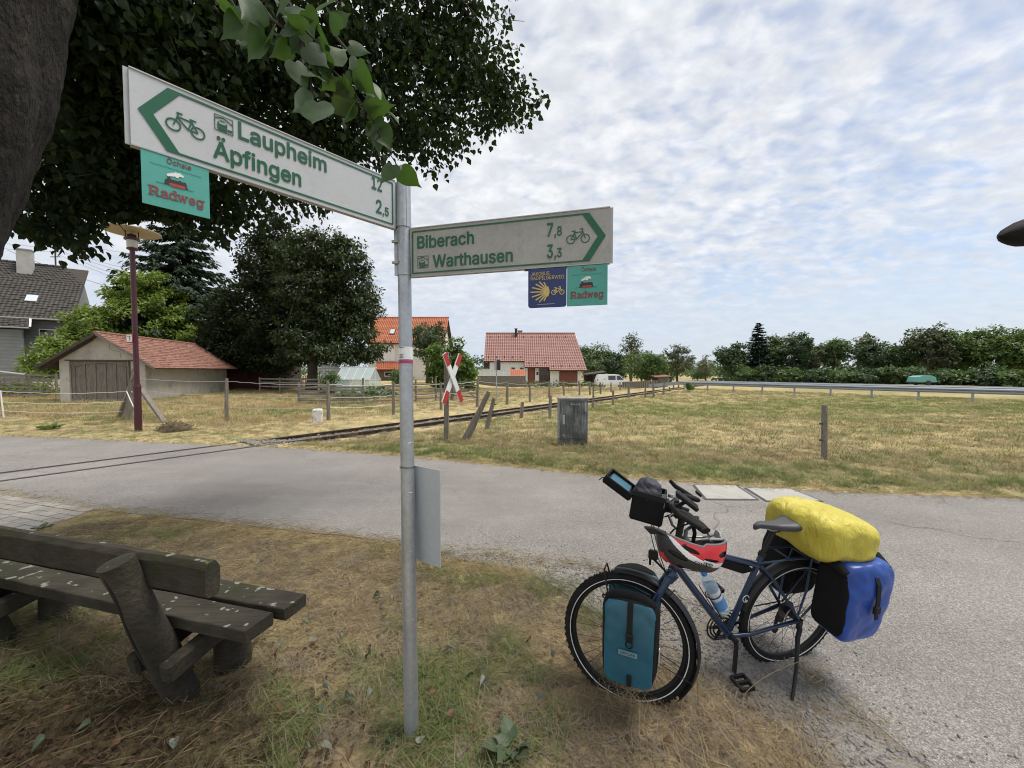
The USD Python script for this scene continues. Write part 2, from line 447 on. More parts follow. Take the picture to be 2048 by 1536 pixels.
gx, gy = axis(-11, 9, 0.1, 2000), axis(-2.5, 13, 0.1, 2000)
GX, GY = np.meshgrid(gx, gy, indexing='ij')
GZ = ground_z(GX.ravel(), GY.ravel()).reshape(GX.shape)
GZ = GZ - 0.0
ii, jj = np.meshgrid(np.arange(len(gx) - 1), np.arange(len(gy) - 1), indexing='ij')
ny_ = len(gy)
gf = np.stack([ii * ny_ + jj, (ii + 1) * ny_ + jj, (ii + 1) * ny_ + jj + 1, ii * ny_ + jj + 1], -1).reshape(-1, 4)
gv = np.stack([GX.ravel(), GY.ravel(), GZ.ravel()], 1)

usdkit.material(stage, '/World/Looks/ground_material', {
    'geo': ('geometry', {}),
    'at': ('attribute', {'attribute': 'tint'}),
    'n1': ('noise_texture', {'scale': 1.3, 'detail': 6.0, 'roughness': 0.65}),
    'n2': ('noise_texture', {'scale': 22.0, 'detail': 6.0, 'roughness': 0.7}),
    'n3': ('noise_texture', {'scale': 0.35, 'detail': 4.0}),
    'r': ('rgb_ramp', {'ramp': [(0.30, (0.62, 0.72, 0.45)), (0.47, (0.9, 0.9, 0.8)), (0.62, (1.15, 1.05, 0.9))]}),
    'r2': ('map_range', {'range_type': 'linear', 'from_min': 0.25, 'from_max': 0.75, 'to_min': 0.5, 'to_max': 1.45, 'clamp': True}),
    'm1': ('vector_math', {'math_type': 'multiply'}),
    'm2': ('vector_math', {'math_type': 'scale'}),
    'b': ('bump', {'strength': 0.8, 'distance': 0.04}),
    'p': ('principled_bsdf', {'roughness': 0.95, 'specular_ior_level': 0.1})},
    [('geo.position', 'n1.vector'), ('geo.position', 'n2.vector'), ('n1.fac', 'r.fac'), ('n2.fac', 'r2.value'), ('at.color', 'm1.vector1'), ('r.color', 'm1.vector2'),
     ('m1.vector', 'm2.vector1'), ('r2.result', 'm2.scale'), ('m2.vector', 'p.base_color'), ('n2.fac', 'b.height'), ('b.normal', 'p.normal')], surface='p.BSDF')

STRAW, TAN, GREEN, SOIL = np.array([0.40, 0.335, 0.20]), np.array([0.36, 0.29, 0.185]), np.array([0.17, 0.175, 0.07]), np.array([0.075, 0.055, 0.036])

def ground_tint(x, y):
    x, y = np.asarray(x, float), np.asarray(y, float)
    P = np.stack([x, y, np.zeros_like(x)], -1)
    n = meshkit.fbm(P * 0.45, 4, 21)[..., None]; n2 = meshkit.fbm(P * np.array([0.12, 0.35, 1]), 4, 31)[..., None]
    c = STRAW * 1.0 + 0 * n
    s, t = track_q(x, y)
    meadow = (sstep(1.5, 5.0, t) * sstep(4.0, 8.0, y))[..., None]
    mg = STRAW * (1 - sstep(0.40, 0.66, n2)) + (0.5 * GREEN + 0.45 * STRAW) * sstep(0.40, 0.66, n2)
    c = c * (1 - meadow) + mg * meadow
    # under the linden: litter, bare soil and half-dry grass
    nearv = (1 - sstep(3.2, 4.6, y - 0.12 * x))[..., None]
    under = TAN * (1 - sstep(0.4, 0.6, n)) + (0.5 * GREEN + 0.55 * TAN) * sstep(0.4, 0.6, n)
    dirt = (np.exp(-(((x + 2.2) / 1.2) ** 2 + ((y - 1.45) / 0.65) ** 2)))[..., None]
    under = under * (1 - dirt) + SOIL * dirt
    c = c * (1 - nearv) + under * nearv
    far = sstep(120, 400, np.hypot(x, y))[..., None]
    return c * (1 - far) + np.array([0.16, 0.17, 0.07]) * far

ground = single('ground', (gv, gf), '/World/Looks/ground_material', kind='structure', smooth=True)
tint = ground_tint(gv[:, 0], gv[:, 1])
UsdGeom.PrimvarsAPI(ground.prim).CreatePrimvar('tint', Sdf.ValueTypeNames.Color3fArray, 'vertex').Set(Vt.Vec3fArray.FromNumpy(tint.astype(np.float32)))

# ---------------------------------------------------------------- road
usdkit.material(stage, '/World/Looks/asphalt', {
    'geo': ('geometry', {}),
    'v': ('voronoi_texture', {'scale': 190.0}), 'vc': ('separate_color', {}),
    'n1': ('noise_texture', {'scale': 0.55, 'detail': 6.0, 'roughness': 0.6}),
    'n2': ('noise_texture', {'scale': 70.0, 'detail': 4.0, 'roughness': 0.7}),
    'nm': ('mapping', {'mapping_type': 'point', 'scale': (0.35, 2.2, 1.0), 'rotation': (0, 0, 0.22)}),
    'n3': ('noise_texture', {'scale': 1.6, 'detail': 5.0, 'roughness': 0.6}),
    'r1': ('rgb_ramp', {'ramp': [(0.3, (0.182, 0.171, 0.162)), (0.5, (0.220, 0.208, 0.197)), (0.7, (0.260, 0.246, 0.233))]}),
    'sp': ('rgb_ramp', {'ramp': [(0.0, (0.55, 0.55, 0.55)), (0.45, (0.92, 0.92, 0.91)), (0.8, (1.12, 1.11, 1.09)), (1.0, (1.7, 1.67, 1.6))]}),
    'r3': ('map_range', {'range_type': 'linear', 'from_min': 0.3, 'from_max': 0.7, 'to_min': 0.94, 'to_max': 1.06, 'clamp': True}),
    'n5': ('noise_texture', {'scale': 48.0, 'detail': 5.0, 'roughness': 0.75}), 'r5': ('map_range', {'range_type': 'linear', 'from_min': 0.3, 'from_max': 0.7, 'to_min': 0.74, 'to_max': 1.26, 'clamp': True}), 'm35': ('math', {'math_type': 'multiply'}),
    'm1': ('vector_math', {'math_type': 'multiply'}), 'm2': ('vector_math', {'math_type': 'scale'}),
    # cracks
    'cw': ('noise_texture', {'scale': 1.7, 'detail': 4.0}), 'ca': ('vector_math', {'math_type': 'multiply_add', 'vector2': (0.7, 0.7, 0.0)}),
    'cv': ('voronoi_texture', {'feature': 'distance_to_edge', 'scale': 0.34}),
    'cr': ('map_range', {'range_type': 'smoothstep', 'from_min': 0.0004, 'from_max': 0.0028, 'to_min': 0.62, 'to_max': 1.0, 'clamp': True}),
    'cg': ('noise_texture', {'scale': 0.5, 'detail': 2.0}), 'cgr': ('map_range', {'range_type': 'smoothstep', 'from_min': 0.46, 'from_max': 0.54, 'to_min': 1.0, 'to_max': 0.0, 'clamp': True}),
    'cmx': ('math', {'math_type': 'maximum'}), 'm3': ('vector_math', {'math_type': 'scale'}),
    'hm': ('math', {'math_type': 'multiply_add', 'value2': 0.5}),
    'b': ('bump', {'strength': 0.55, 'distance': 0.006}),
    'p': ('principled_bsdf', {'roughness': 0.95, 'specular_ior_level': 0.08})},
    [('geo.position', 'v.vector'), ('geo.position', 'n1.vector'), ('geo.position', 'n2.vector'), ('geo.position', 'nm.vector'), ('nm.vector', 'n3.vector'), ('v.color', 'vc.color'),
     ('n1.fac', 'r1.fac'), ('vc.r', 'sp.fac'), ('n3.fac', 'r3.value'), ('r1.color', 'm1.vector1'), ('sp.color', 'm1.vector2'), ('m1.vector', 'm2.vector1'), ('geo.position', 'n5.vector'), ('n5.fac', 'r5.value'), ('r3.result', 'm35.value1'), ('r5.result', 'm35.value2'), ('m35.value', 'm2.scale'),
     ('geo.position', 'cw.vector'), ('cw.color', 'ca.vector1'), ('geo.position', 'ca.vector3'), ('ca.vector', 'cv.vector'), ('cv.distance', 'cr.value'), ('geo.position', 'cg.vector'), ('cg.fac', 'cgr.value'),
     ('cr.result', 'cmx.value1'), ('cgr.result', 'cmx.value2'), ('m2.vector', 'm3.vector1'), ('cmx.value', 'm3.scale'),
     ('m3.vector', 'p.base_color'), ('v.distance', 'hm.value1'), ('n2.fac', 'hm.value3'), ('hm.value', 'b.height'), ('b.normal', 'p.normal')], surface='p.BSDF')

def wobble(poly, step=0.12, amp=0.035, seed=1, win=30):
    """The polygon with a ragged outline near the camera."""
    out = []
    c = np.array(poly.exterior.coords)
    for a, b in zip(c[:-1], c[1:]):
        L = np.linalg.norm(b - a); far = min(np.linalg.norm(a), np.linalg.norm(b)) > win
        k = 1 if far else max(1, int(L / step))
        for i in range(k):
            out.append(a + (b - a) * i / k)
    out = np.array(out); P = np.column_stack([out, np.zeros(len(out))])
    d = np.stack([meshkit.fbm(P * 2.3, 4, seed) - 0.5, meshkit.fbm(P * 2.3, 4, seed + 9) - 0.5], 1) * 2 * amp
    return sg.Polygon(out + d).buffer(0)

road = single('road', sheet(wobble(road_poly), 0.004), '/World/Looks/asphalt', kind='structure')
concrete = mat('patch_concrete', (0.30, 0.29, 0.265), (0.36, 0.345, 0.31), scale=3, rough=0.9, fine=0.16, fscale=90, bump=0.3, bscale=120, bdist=0.004, dirt=(0.22, 0.21, 0.19), dramp=(0.55, 0.8))
seal = plain('bitumen_seam', (0.05, 0.048, 0.05), 0.7)
slabs = [[(1390, 972), (1470, 972), (1512, 1000), (1413, 999)], [(1494, 978), (1580, 979), (1640, 1003), (1534, 1003)]]
for q in slabs:
    pl = sg.Polygon([P2(*k) for k in q])
    part(road, 'patch_seam', sheet(pl.buffer(0.035), 0.008), seal)
    part(road, 'concrete_patch', extr(pl.buffer(-0.01).buffer(0.01), 0.008, O=(0, 0, 0.006)), concrete)

# gravel shoulder and block paving
gravel_m = mat('gravel_bed', (0.20, 0.185, 0.17), (0.30, 0.28, 0.25), scale=6, rough=0.95, fine=0.45, fscale=95, bump=1.0, bscale=75, bdist=0.02, dirt=(0.17, 0.135, 0.09), dscale=3, dramp=(0.5, 0.65))
single('gravel_shoulder', sheet(wobble(gravel_poly.buffer(0.05), amp=0.06, seed=4), 0.0015), gravel_m, kind='structure')

pav = thing('paved_path', kind='structure')
pavbed = mat('paver_bed', (0.16, 0.14, 0.11), (0.26, 0.21, 0.14), scale=8, rough=0.95, fine=0.4)
part(pav, 'joint_bed', sheet(paver_poly, 0.002), pavbed)
paver_mats = [mat('paver_tone_%s' % n, c, tuple(k * 0.8 for k in c), scale=5, rough=0.9, fine=0.25, fscale=70, bump=0.4, bscale=90, bdist=0.004) for n, c in (('light', (0.31, 0.29, 0.26)), ('mid', (0.26, 0.245, 0.22)), ('warm', (0.28, 0.25, 0.21)))]
pu = np.array(P2(190, 1020)) - np.array(P2(0, 990)); pu /= np.linalg.norm(pu); pn = np.array([-pu[1], pu[0]])
pd = np.array(P2(130, 1042)) - np.array(P2(190, 1020))
O = np.array(P2(190, 1020)); left_paver = []
k_pav = 0
for r in range(0, 14):
    for c in range(-2, 30):
        o = O - pn * (0.105 * r + 0.105) - pu * (0.205 * c + (0.1 if r % 2 else 0))
        cell = sg.Polygon([o + pu * 0.004 + pn * 0.004, o + pu * 0.199 + pn * 0.004, o + pu * 0.199 + pn * 0.100, o + pu * 0.004 + pn * 0.100]).intersection(paver_poly)
        if cell.is_empty or cell.area < 0.004 or cell.geom_type != 'Polygon':
            continue
        cx, cy = cell.centroid.x, cell.centroid.y
        if cx / cy < -1.42:
            continue
        h = 0.012 + rng.uniform(-0.003, 0.004)
        top = cell.buffer(-0.004); m = extr(cell.simplify(0.002), h, O=(0, 0, 0.0))
        if k_pav < 295:
            part(pav, 'paver', m, paver_mats[rng.integers(3)])
        else:
            left_paver.append(m)
        k_pav += 1
if left_paver:
    part(pav, 'paver_rest', left_paver, paver_mats[0], kind='stuff')

# ---------------------------------------------------------------- railway track
rail_m = mat('rail_rust', (0.030, 0.019, 0.014), (0.055, 0.033, 0.022), scale=7, rough=0.75, fine=0.35, fscale=60, metal=0.2)
railtop_m = mat('rail_head_steel', (0.12, 0.105, 0.095), (0.20, 0.18, 0.165), scale=7, rough=0.35, metal=0.8)
sleeper_m = mat('sleeper_wood', (0.09, 0.072, 0.055), (0.14, 0.115, 0.09), scale=5, rough=0.9, fine=0.4, stretch=(1, 1, 1))
track = thing('railway_track', 'narrow gauge railway track with rusty rails crossing the road and running to the houses', 'railway track')
def along(s, t, z):
    p = T0 + TD * s + TN * t
    return np.array([p[0], p[1], z])
S_A, S_B = -40.0, 120.0
for t in (-0.40, 0.40):
    prof = sg.Polygon([(-0.022, 0.012), (0.022, 0.012), (0.024, -0.012), (0.007, -0.025), (0.007, -0.085), (0.045, -0.098), (0.045, -0.105), (-0.045, -0.105), (-0.045, -0.098), (-0.007, -0.085), (-0.007, -0.025), (-0.024, -0.012)])
    m = extr(prof, S_B - S_A, O=along(S_A, t, 0), X=(TN[0], TN[1], 0), Y=(0, 0, 1))
    v, f = m; d = v - along(S_A, t, 0)
    # extrusion runs along X x Y; turn it along the track
    s_ = np.abs(d @ np.cross([TN[0], TN[1], 0], [0, 0, 1.0]))
    side = d @ np.array([TN[0], TN[1], 0])
    v = np.column_stack([T0[0] + TD[0] * (S_A + s_) + TN[0] * (t + side), T0[1] + TD[1] * (S_A + s_) + TN[1] * (t + side), v[:, 2]])
    r = part(track, 'rail', (v, f), rail_m)
    q = np.array([along(S_A, t - 0.017, 0.0150), along(S_A, t + 0.017, 0.0150), along(S_B, t + 0.017, 0.0150), along(S_B, t - 0.017, 0.0150)])
    part(r, 'rail_head', (q, np.array([[0, 1, 2], [0, 2, 3]])), railtop_m)
s_road = [s for s in np.arange(-16, 2, 0.1) if road_poly.contains(sg.Point(*along(s, 0, 0)[:2]))]
sA, sB = -30.0, max(s_road)
for t in (-0.40, 0.40):
    w = 0.034 if t < 0 else -0.034
    a, b = sorted([t + math.copysign(0.025, w), t + math.copysign(0.085, w)])
    q = np.array([along(sA, a, 0.0078), along(sA, b, 0.0078), along(sB + 0.1, b, 0.0078), along(sB + 0.1, a, 0.0078)])
    part(track, 'flange_groove', (q, np.array([[0, 1, 2], [0, 2, 3]])), seal)
for k, s in enumerate(np.arange(sB + 0.5, 62, 0.72)):
    c = along(s, rng.uniform(-0.03, 0.03), -0.16)
    part(track, 'sleeper', box(c + [0, 0, 0.02], (1.35, 0.2, 0.12), rz=math.atan2(TN[1], TN[0]) + rng.uniform(-.03, .03)), sleeper_m)
# ballast
pts, tris, n = [], [], 0
ico = trimesh.creation.icosphere(0); iv, ifc = np.array(ico.vertices), np.array(ico.faces)
for k in range(5200):
    s = sB + 0.2 + (rng.random() ** 1.8) * 60; t = rng.normal(0, 0.42)
    if abs(t) > 1.0 or abs(abs(t) - 0.4) < 0.05:
        continue
    p = along(s, t, 0); p[2] = gz(p[0], p[1]) + 0.008 + (0.02 if abs(t) < 0.35 else 0)
    r = rng.uniform(0.014, 0.034)
    v = iv * rng.uniform(0.6, 1.3, (12, 1)) * [r, r, r * 0.7] @ Rot.random(random_state=int(k)).as_matrix().T + p
    pts.append(v); tris.append(ifc + n); n += 12
ballast_m = mat('ballast_stone', (0.42, 0.40, 0.37), (0.27, 0.255, 0.235), scale=3, rough=0.9, island=0.4, fine=0.2)
part(track, 'ballast', (np.vstack(pts), np.vstack(tris)), ballast_m, kind='stuff')

# ================================================================ BUILDINGS
def tile_roof(EL, ER, RR, RL, course, tw, seed=0, jit=0.004, rise=0.022, lip=0.03):
    """Rows of overlapping curved tiles on the slope eave-left, eave-right, ridge-right, ridge-left."""
    EL, ER, RR, RL = [np.asarray(p, float) for p in (EL, ER, RR, RL)]
    r_ = np.random.default_rng(seed)
    n_ = np.cross(ER - EL, RL - EL); n_ /= np.linalg.norm(n_)
    if n_[2] < 0: n_ = -n_
    rows = max(1, int(round(np.linalg.norm(RL - EL) / course)))
    vs, fs, k = [], [], 0
    for i in range(rows):
        a0, b0 = EL + (RL - EL) * i / rows, ER + (RR - ER) * i / rows
        a1, b1 = EL + (RL - EL) * min(1, (i + 1.12) / rows), ER + (RR - ER) * min(1, (i + 1.12) / rows)
        cols = max(1, int(round(np.linalg.norm(b0 - a0) / tw)))
        u = np.arange(cols) / cols; du = 1.0 / cols
        for q, (uu, hh) in enumerate(((0.0, 0.0), (0.3, rise), (0.7, rise * 0.2), (1.0, 0.0))):
            pass
        cs = np.array([0.02, 0.3, 0.68, 0.98]); hs = np.array([0.0, rise, rise * 0.15, rise * 0.5])
        U = (u[:, None] + cs[None] * du)
        o = r_.uniform(-jit, jit, (cols, 1, 1))
        low = a0 + (b0 - a0) * U[..., None] + n_ * (lip + hs)[None, :, None] + o * n_
        top = a1 + (b1 - a1) * U[..., None] + n_ * (0.004 + hs)[None, :, None] + o * n_
        und = a0 + (b0 - a0) * U[..., None] + n_ * np.zeros(4)[None, :, None]
        V = np.concatenate([und, low, top], 1)              # cols x 12
        F = []
        for c in range(3):
            F += [[c, c + 1, 4 + c + 1], [c, 4 + c + 1, 4 + c], [4 + c, 4 + c + 1, 8 + c + 1], [4 + c, 8 + c + 1, 8 + c]]
        F = np.array(F)
        vs.append(V.reshape(-1, 3)); fs.append((F[None] + (np.arange(cols) * 12)[:, None, None]).reshape(-1, 3) + k); k += cols * 12
    return (np.vstack(vs), np.vstack(fs))

def slab(a, b, c, d, t):
    """A plate through four corners, t thick downwards along its normal."""
    P = np.array([a, b, c, d], float); n_ = np.cross(P[1] - P[0], P[3] - P[0]); n_ /= np.linalg.norm(n_)
    if n_[2] < 0: n_ = -n_
    return hullpts(np.vstack([P, P - n_ * t]))

def wallpoly(pts2, O, X, thick, holes=()):
    """A vertical wall drawn in (along, height), thick towards -normal."""
    p = sg.Polygon(pts2)
    for h in holes:
        p = p.difference(sg.box(*h))
    return extr(p, thick, O=O, X=X, Y=(0, 0, 1))

plaster_grey = mat('shed_plaster', (0.44, 0.42, 0.38), (0.36, 0.34, 0.305), scale=1.3, rough=0.92, bump=0.5, bscale=30, fine=0.14, fscale=18, dirt=(0.25, 0.235, 0.205), dscale=0.9, dramp=(0.52, 0.72))
plaster_white = mat('white_plaster', (0.78, 0.775, 0.755), (0.72, 0.715, 0.69), scale=0.8, rough=0.9, fine=0.04)
plaster_cream = mat('cream_plaster', (0.68, 0.65, 0.60), (0.62, 0.59, 0.54), scale=0.8, rough=0.9, fine=0.05)
tile_red = mat('clay_tile_red', (0.30, 0.142, 0.10), (0.225, 0.10, 0.07), scale=1.2, rough=0.7, fine=0.2, fscale=12, island=0.2, dirt=(0.20, 0.11, 0.085), dscale=0.5)
tile_pink = mat('clay_tile_pink', (0.36, 0.185, 0.155), (0.31, 0.152, 0.128), scale=0.7, rough=0.6, fine=0.1, fscale=6, island=0.16)
tile_orange = mat('clay_tile_orange', (0.50, 0.155, 0.065), (0.42, 0.12, 0.05), scale=0.7, rough=0.6, fine=0.1, fscale=6, island=0.15)
tile_dark = mat('dark_roof_tile', (0.062, 0.054, 0.047), (0.040, 0.035, 0.031), scale=0.8, rough=0.7, fine=0.3, fscale=9, island=0.22, dirt=(0.085, 0.077, 0.066), dscale=0.7)
wood_grey = mat('weathered_wood', (0.24, 0.215, 0.185), (0.15, 0.133, 0.115), scale=3, rough=0.9, fine=0.35, fscale=20, stretch=(6, 6, 0.8), island=0.2, bump=0.4, bscale=25)
wood_dark = mat('dark_wood', (0.075, 0.058, 0.045), (0.045, 0.036, 0.03), scale=3, rough=0.85, fine=0.3, stretch=(5, 5, 0.8), island=0.2)
wood_rail = mat('fence_rail_wood', (0.26, 0.235, 0.20), (0.16, 0.145, 0.125), scale=4, rough=0.9, fine=0.35, fscale=25, island=0.25, bump=0.3)
shingle_grey = mat('grey_fibre_shingle', (0.21, 0.225, 0.235), (0.17, 0.182, 0.19), scale=0.9, rough=0.85, fine=0.12, fscale=10, island=0.12)
door_red = mat('door_redbrown', (0.21, 0.055, 0.03), (0.165, 0.043, 0.025), scale=2, rough=0.55, fine=0.15, stretch=(4, 4, 1))
dark_glass = plain('dark_window', (0.025, 0.03, 0.035), 0.08, spec=0.8)
metal_grey = plain('zinc_grey', (0.34, 0.35, 0.36), 0.45, metal=0.6)
black_metal = plain('black_metal', (0.03, 0.03, 0.032), 0.45, metal=0.3)
white_paint = mat('white_paint', (0.76, 0.76, 0.75), (0.68, 0.68, 0.66), scale=3, rough=0.5, fine=0.05)

def rail_line(p0, p1, h=0.1, w=0.04):
    return bar(p0, p1, w, h)

# ---------------------------------------------------------------- small plastered shed with red tiled roof
ax = np.array([-0.248, 0.969, 0]); fx = np.array([0.969, 0.248, 0])          # its long axis; its front wall's direction
sh0 = np.array([-22.4, 21.0, 0.0])                                           # under the front ridge
HW, SL, EVE, RDG = 1.98, 9.4, 2.31, 3.72
shed = thing('plastered_shed', 'small grey plastered shed with grey plank gate and sagging red tiled roof', 'shed', loc=tuple(sh0))
gate_w = (-1.42, 1.32, 2.22)
outline = [(-HW + 0.15, -0.1), (gate_w[0], -0.1), (gate_w[0], gate_w[2]), (gate_w[1], gate_w[2]), (gate_w[1], -0.1), (HW, -0.1), (HW, EVE), (0, RDG - 0.1), (-HW + 0.15, EVE - 0.05)]
part(shed, 'front_wall', extr(sg.Polygon(outline), 0.25, O=sh0 + ax * 0.25, X=fx, Y=(0, 0, 1)), plaster_grey)
part(shed, 'crack', [tube([sh0 - ax * 0.001 + fx * a + np.array([0, 0, b]) for a, b in ((0.38, 3.3), (0.4, 2.85), (0.85, 2.72), (0.88, 2.4))], 0.008, 4)], plain('crack_dark', (0.08, 0.075, 0.07), 0.9))
for sgn in (1, -1):
    wm = bar(sh0 + fx * sgn * (HW - 0.125 - (0.15 if sgn < 0 else 0)) + ax * 0.26 + [0, 0, 0.9], sh0 + fx * sgn * (HW - 0.125 - (0.15 if sgn < 0 else 0)) + ax * SL + [0, 0, 0.9], 0.25, 2.0)
    part(shed, 'side_wall', wm, plaster_grey)
back = [(-HW + 0.15, -0.1), (HW, -0.1), (HW, EVE), (0, RDG - 0.1), (-HW + 0.15, EVE - 0.05)]
part(shed, 'back_wall', extr(sg.Polygon(back), 0.25, O=sh0 + ax * (SL + 0.25), X=fx, Y=(0, 0, 1)), plaster_grey)
ov = 0.5
def shp(a, b, z): return sh0 + fx * a + ax * b + np.array([0, 0, z])
slope = (RDG - EVE) / HW
eR, eL = HW + 0.64, -HW - 0.62
roof = part(shed, 'roof', [slab(shp(0, -0.35, RDG), shp(0, SL + 0.4, RDG), shp(eR, SL + 0.4, RDG - slope * eR), shp(eR, -0.35, RDG - slope * eR), 0.08),
                           slab(shp(0, -0.35, RDG), shp(0, SL + 0.4, RDG), shp(eL, SL + 0.4, RDG + slope * eL), shp(eL, -0.35, RDG + slope * eL), 0.08)], wood_dark)
part(roof, 'tiles', tile_roof(shp(eR + 0.05, -0.38, RDG - slope * eR - 0.03), shp(eR + 0.05, SL + 0.43, RDG - slope * eR - 0.03), shp(0, SL + 0.43, RDG + 0.01), shp(0, -0.38, RDG + 0.01), 0.19, 0.2, 3, jit=0.012), tile_red, kind='stuff')
part(roof, 'tiles', tile_roof(shp(eL, SL + 0.43, RDG + slope * eL), shp(eL, -0.38, RDG + slope * eL), shp(0, -0.38, RDG + 0.01), shp(0, SL + 0.43, RDG + 0.01), 0.28, 0.2, 4), tile_red, kind='stuff')
part(roof, 'ridge_cap', [cyl(shp(0, -0.4 + 0.36 * i, RDG + 0.02), shp(0, -0.4 + 0.36 * i + 0.38, RDG + 0.03), 0.085, 0.095, 8) for i in range(27)], tile_red)
part(roof, 'verge_board', [bar(shp(0, -0.385, RDG - 0.05), shp(eL, -0.385, RDG + slope * eL - 0.05), 0.035, 0.13)], wood_dark)
part(roof, 'verge_board', [bar(shp(0, -0.385, RDG - 0.05), shp(eR, -0.385, RDG - slope * eR - 0.05), 0.03, 0.1)], wood_grey)
for k in range(6):
    part(roof, 'rafter', bar(shp(eL, -0.1 + k * 1.9, RDG + slope * eL - 0.13), shp(-0.3, -0.1 + k * 1.9, RDG - 0.3 * slope - 0.13), 0.08, 0.1), wood_dark)
gt = part(shed, 'gate', [box(shp((gate_w[0] + gate_w[1]) / 2, 0.17, 1.0), (gate_w[1] - gate_w[0] - 0.02, 0.03, 2.3), rz=math.atan2(fx[1], fx[0]))], wood_dark)
nb = 12; gw = gate_w[1] - gate_w[0]
for k in range(nb):
    a = gate_w[0] + gw * (k + 0.5) / nb
    part(gt, 'plank', box(shp(a, 0.13 - (0.022 if k % 2 == 0 else 0), 1.05 + rng.uniform(-.01, .01)), (gw / nb * (0.62 if k % 2 == 0 else 1.28), 0.025, 2.08), rz=math.atan2(fx[1], fx[0])), wood_grey)
arch = sg.Polygon([(gate_w[0] + 0.02, 1.90)] + [(gate_w[0] + 0.02 + (gw - 0.04) * t, 1.88 + 0.22 * math.sin(math.pi * t)) for t in np.linspace(0, 1, 15)] + [(gate_w[1] - 0.02, 1.90), (gate_w[1] - 0.02, 2.2), (gate_w[0] + 0.02, 2.2)])
part(gt, 'arched_head', extr(arch, 0.03, O=sh0 + ax * 0.1, X=fx, Y=(0, 0, 1)), wood_grey)
part(gt, 'bottom_rail', [box(shp(gate_w[0] + gw * 0.27, 0.07, 0.07), (gw * 0.5, 0.04, 0.13), rz=math.atan2(fx[1], fx[0])), box(shp(gate_w[0] + gw * 0.78, 0.07, 0.09), (gw * 0.42, 0.04, 0.12), rz=math.atan2(fx[1], fx[0]))], wood_grey)
part(shed, 'lintel', box(shp((gate_w[0] + gate_w[1]) / 2, -0.01, 2.25), (gw + 0.3, 0.06, 0.05), rz=math.atan2(fx[1], fx[0])), wood_dark)
part(shed, 'gate_post', box(shp(gate_w[1] - 0.12, -0.02, 1.1), (0.07, 0.05, 2.2), rz=math.atan2(fx[1], fx[0])), wood_grey)

# ---------------------------------------------------------------- dark red board shed behind it
rs = thing('red_board_shed', 'low dark red board shed in deep shade under the conifer', 'shed', loc=(-23.4, 33, 0))
rd = mat('red_boards', (0.10, 0.022, 0.018), (0.07, 0.016, 0.014), scale=2, rough=0.8, fine=0.2, stretch=(5, 5, 1), island=0.2)
part(rs, 'wall', box((-23.4, 34.6, 1.1), (7.2, 3.0, 2.3)), wood_dark)
for k in range(24):
    part(rs, 'board', box((-26.85 + 0.3 * k, 33.085, 1.1), (0.285, 0.025, 2.2 + rng.uniform(-.03, .03))), rd)
part(rs, 'roof', [slab((-27.4, 32.6, 2.35), (-19.4, 32.6, 2.35), (-19.4, 36.6, 3.1), (-27.4, 36.6, 3.1), 0.1)], tile_dark)
part(rs, 'door_frame', [bar((-22.6, 33.05, 0.0), (-22.6, 33.05, 1.75), 0.06, 0.08, up=(0, 1, 0)), bar((-21.0, 33.05, 0.0), (-21.0, 33.05, 1.75), 0.06, 0.08, up=(0, 1, 0)), bar((-22.6, 33.05, 1.75), (-21.0, 33.05, 1.75), 0.06, 0.08)], wood_dark)

# ---------------------------------------------------------------- big farmhouse with dark roof on the left
k_ = 1.2
u_, n_ = np.array([0.8, 0.6, 0]), np.array([-0.6, 0.8, 0])
B_ = np.array([-34.1, 30.0, 0]) * k_ ; EV, RG, DEP = 1.7 + 100 * 36 / 769, 1.7 + 1.2 * 8.75, 6.0
L_ = 15.0
def fh(a, b, z): return B_ + u_ * a + n_ * b + np.array([0, 0, z])
farm = thing('farmhouse', 'old farmhouse with long dark tiled roof and grey shingled wall', 'house', loc=tuple(B_))
WALLZ = EV - 0.15
part(farm, 'front_wall', bar(fh(-L_, 0.7, WALLZ / 2), fh(-0.8, 0.7, WALLZ / 2), 0.3, WALLZ), shingle_grey)
part(farm, 'shingle_rows', [bar(fh(-L_, 0.53, 0.95 + 0.3 * i), fh(-0.8, 0.53, 0.95 + 0.3 * i), 0.03, 0.28) for i in range(int((WALLZ - 0.9) / 0.3))], shingle_grey)
gab = sg.Polygon([(0.7, 0), (2 * DEP - 0.7, 0), (2 * DEP - 0.7, WALLZ), (DEP, RG - 0.5), (0.7, WALLZ)])
part(farm, 'gable_wall', extr(gab, 0.3, O=fh(-0.8, 0, 0), X=n_, Y=(0, 0, 1)), shingle_grey)
part(farm, 'base_wall', [bar(fh(-L_, 0.66, 0.4), fh(-6.0, 0.66, 0.4), 0.32, 0.9), bar(fh(-3.3, 0.66, 0.4), fh(-0.8, 0.66, 0.4), 0.32, 0.9)], plaster_cream)
hip = 1.6
eA, eB = fh(-L_, 0, EV), fh(0, 0, EV)
rA, rB = fh(-L_, DEP, RG), fh(-hip, DEP, RG)
vB = fh(0, DEP * 0.68, EV + (RG - EV) * 0.68)
rf = part(farm, 'roof', [slab(eA, eB, fh(0, DEP, RG), rA, 0.16), slab(fh(-L_, 2 * DEP, EV), fh(0, 2 * DEP, EV), fh(-hip, DEP, RG), rA, 0.16)], wood_dark)
part(rf, 'tiles', tile_roof(eA, eB, vB, fh(-L_, DEP * 0.68, EV + (RG - EV) * 0.68), 0.36, 0.3, 5, jit=0.02, lip=0.05, rise=0.035), tile_dark, kind='stuff')
part(rf, 'tiles', tile_roof(fh(-L_, DEP * 0.68, EV + (RG - EV) * 0.68), vB, rB, rA, 0.36, 0.3, 6, jit=0.02, lip=0.05, rise=0.035), tile_dark, kind='stuff')
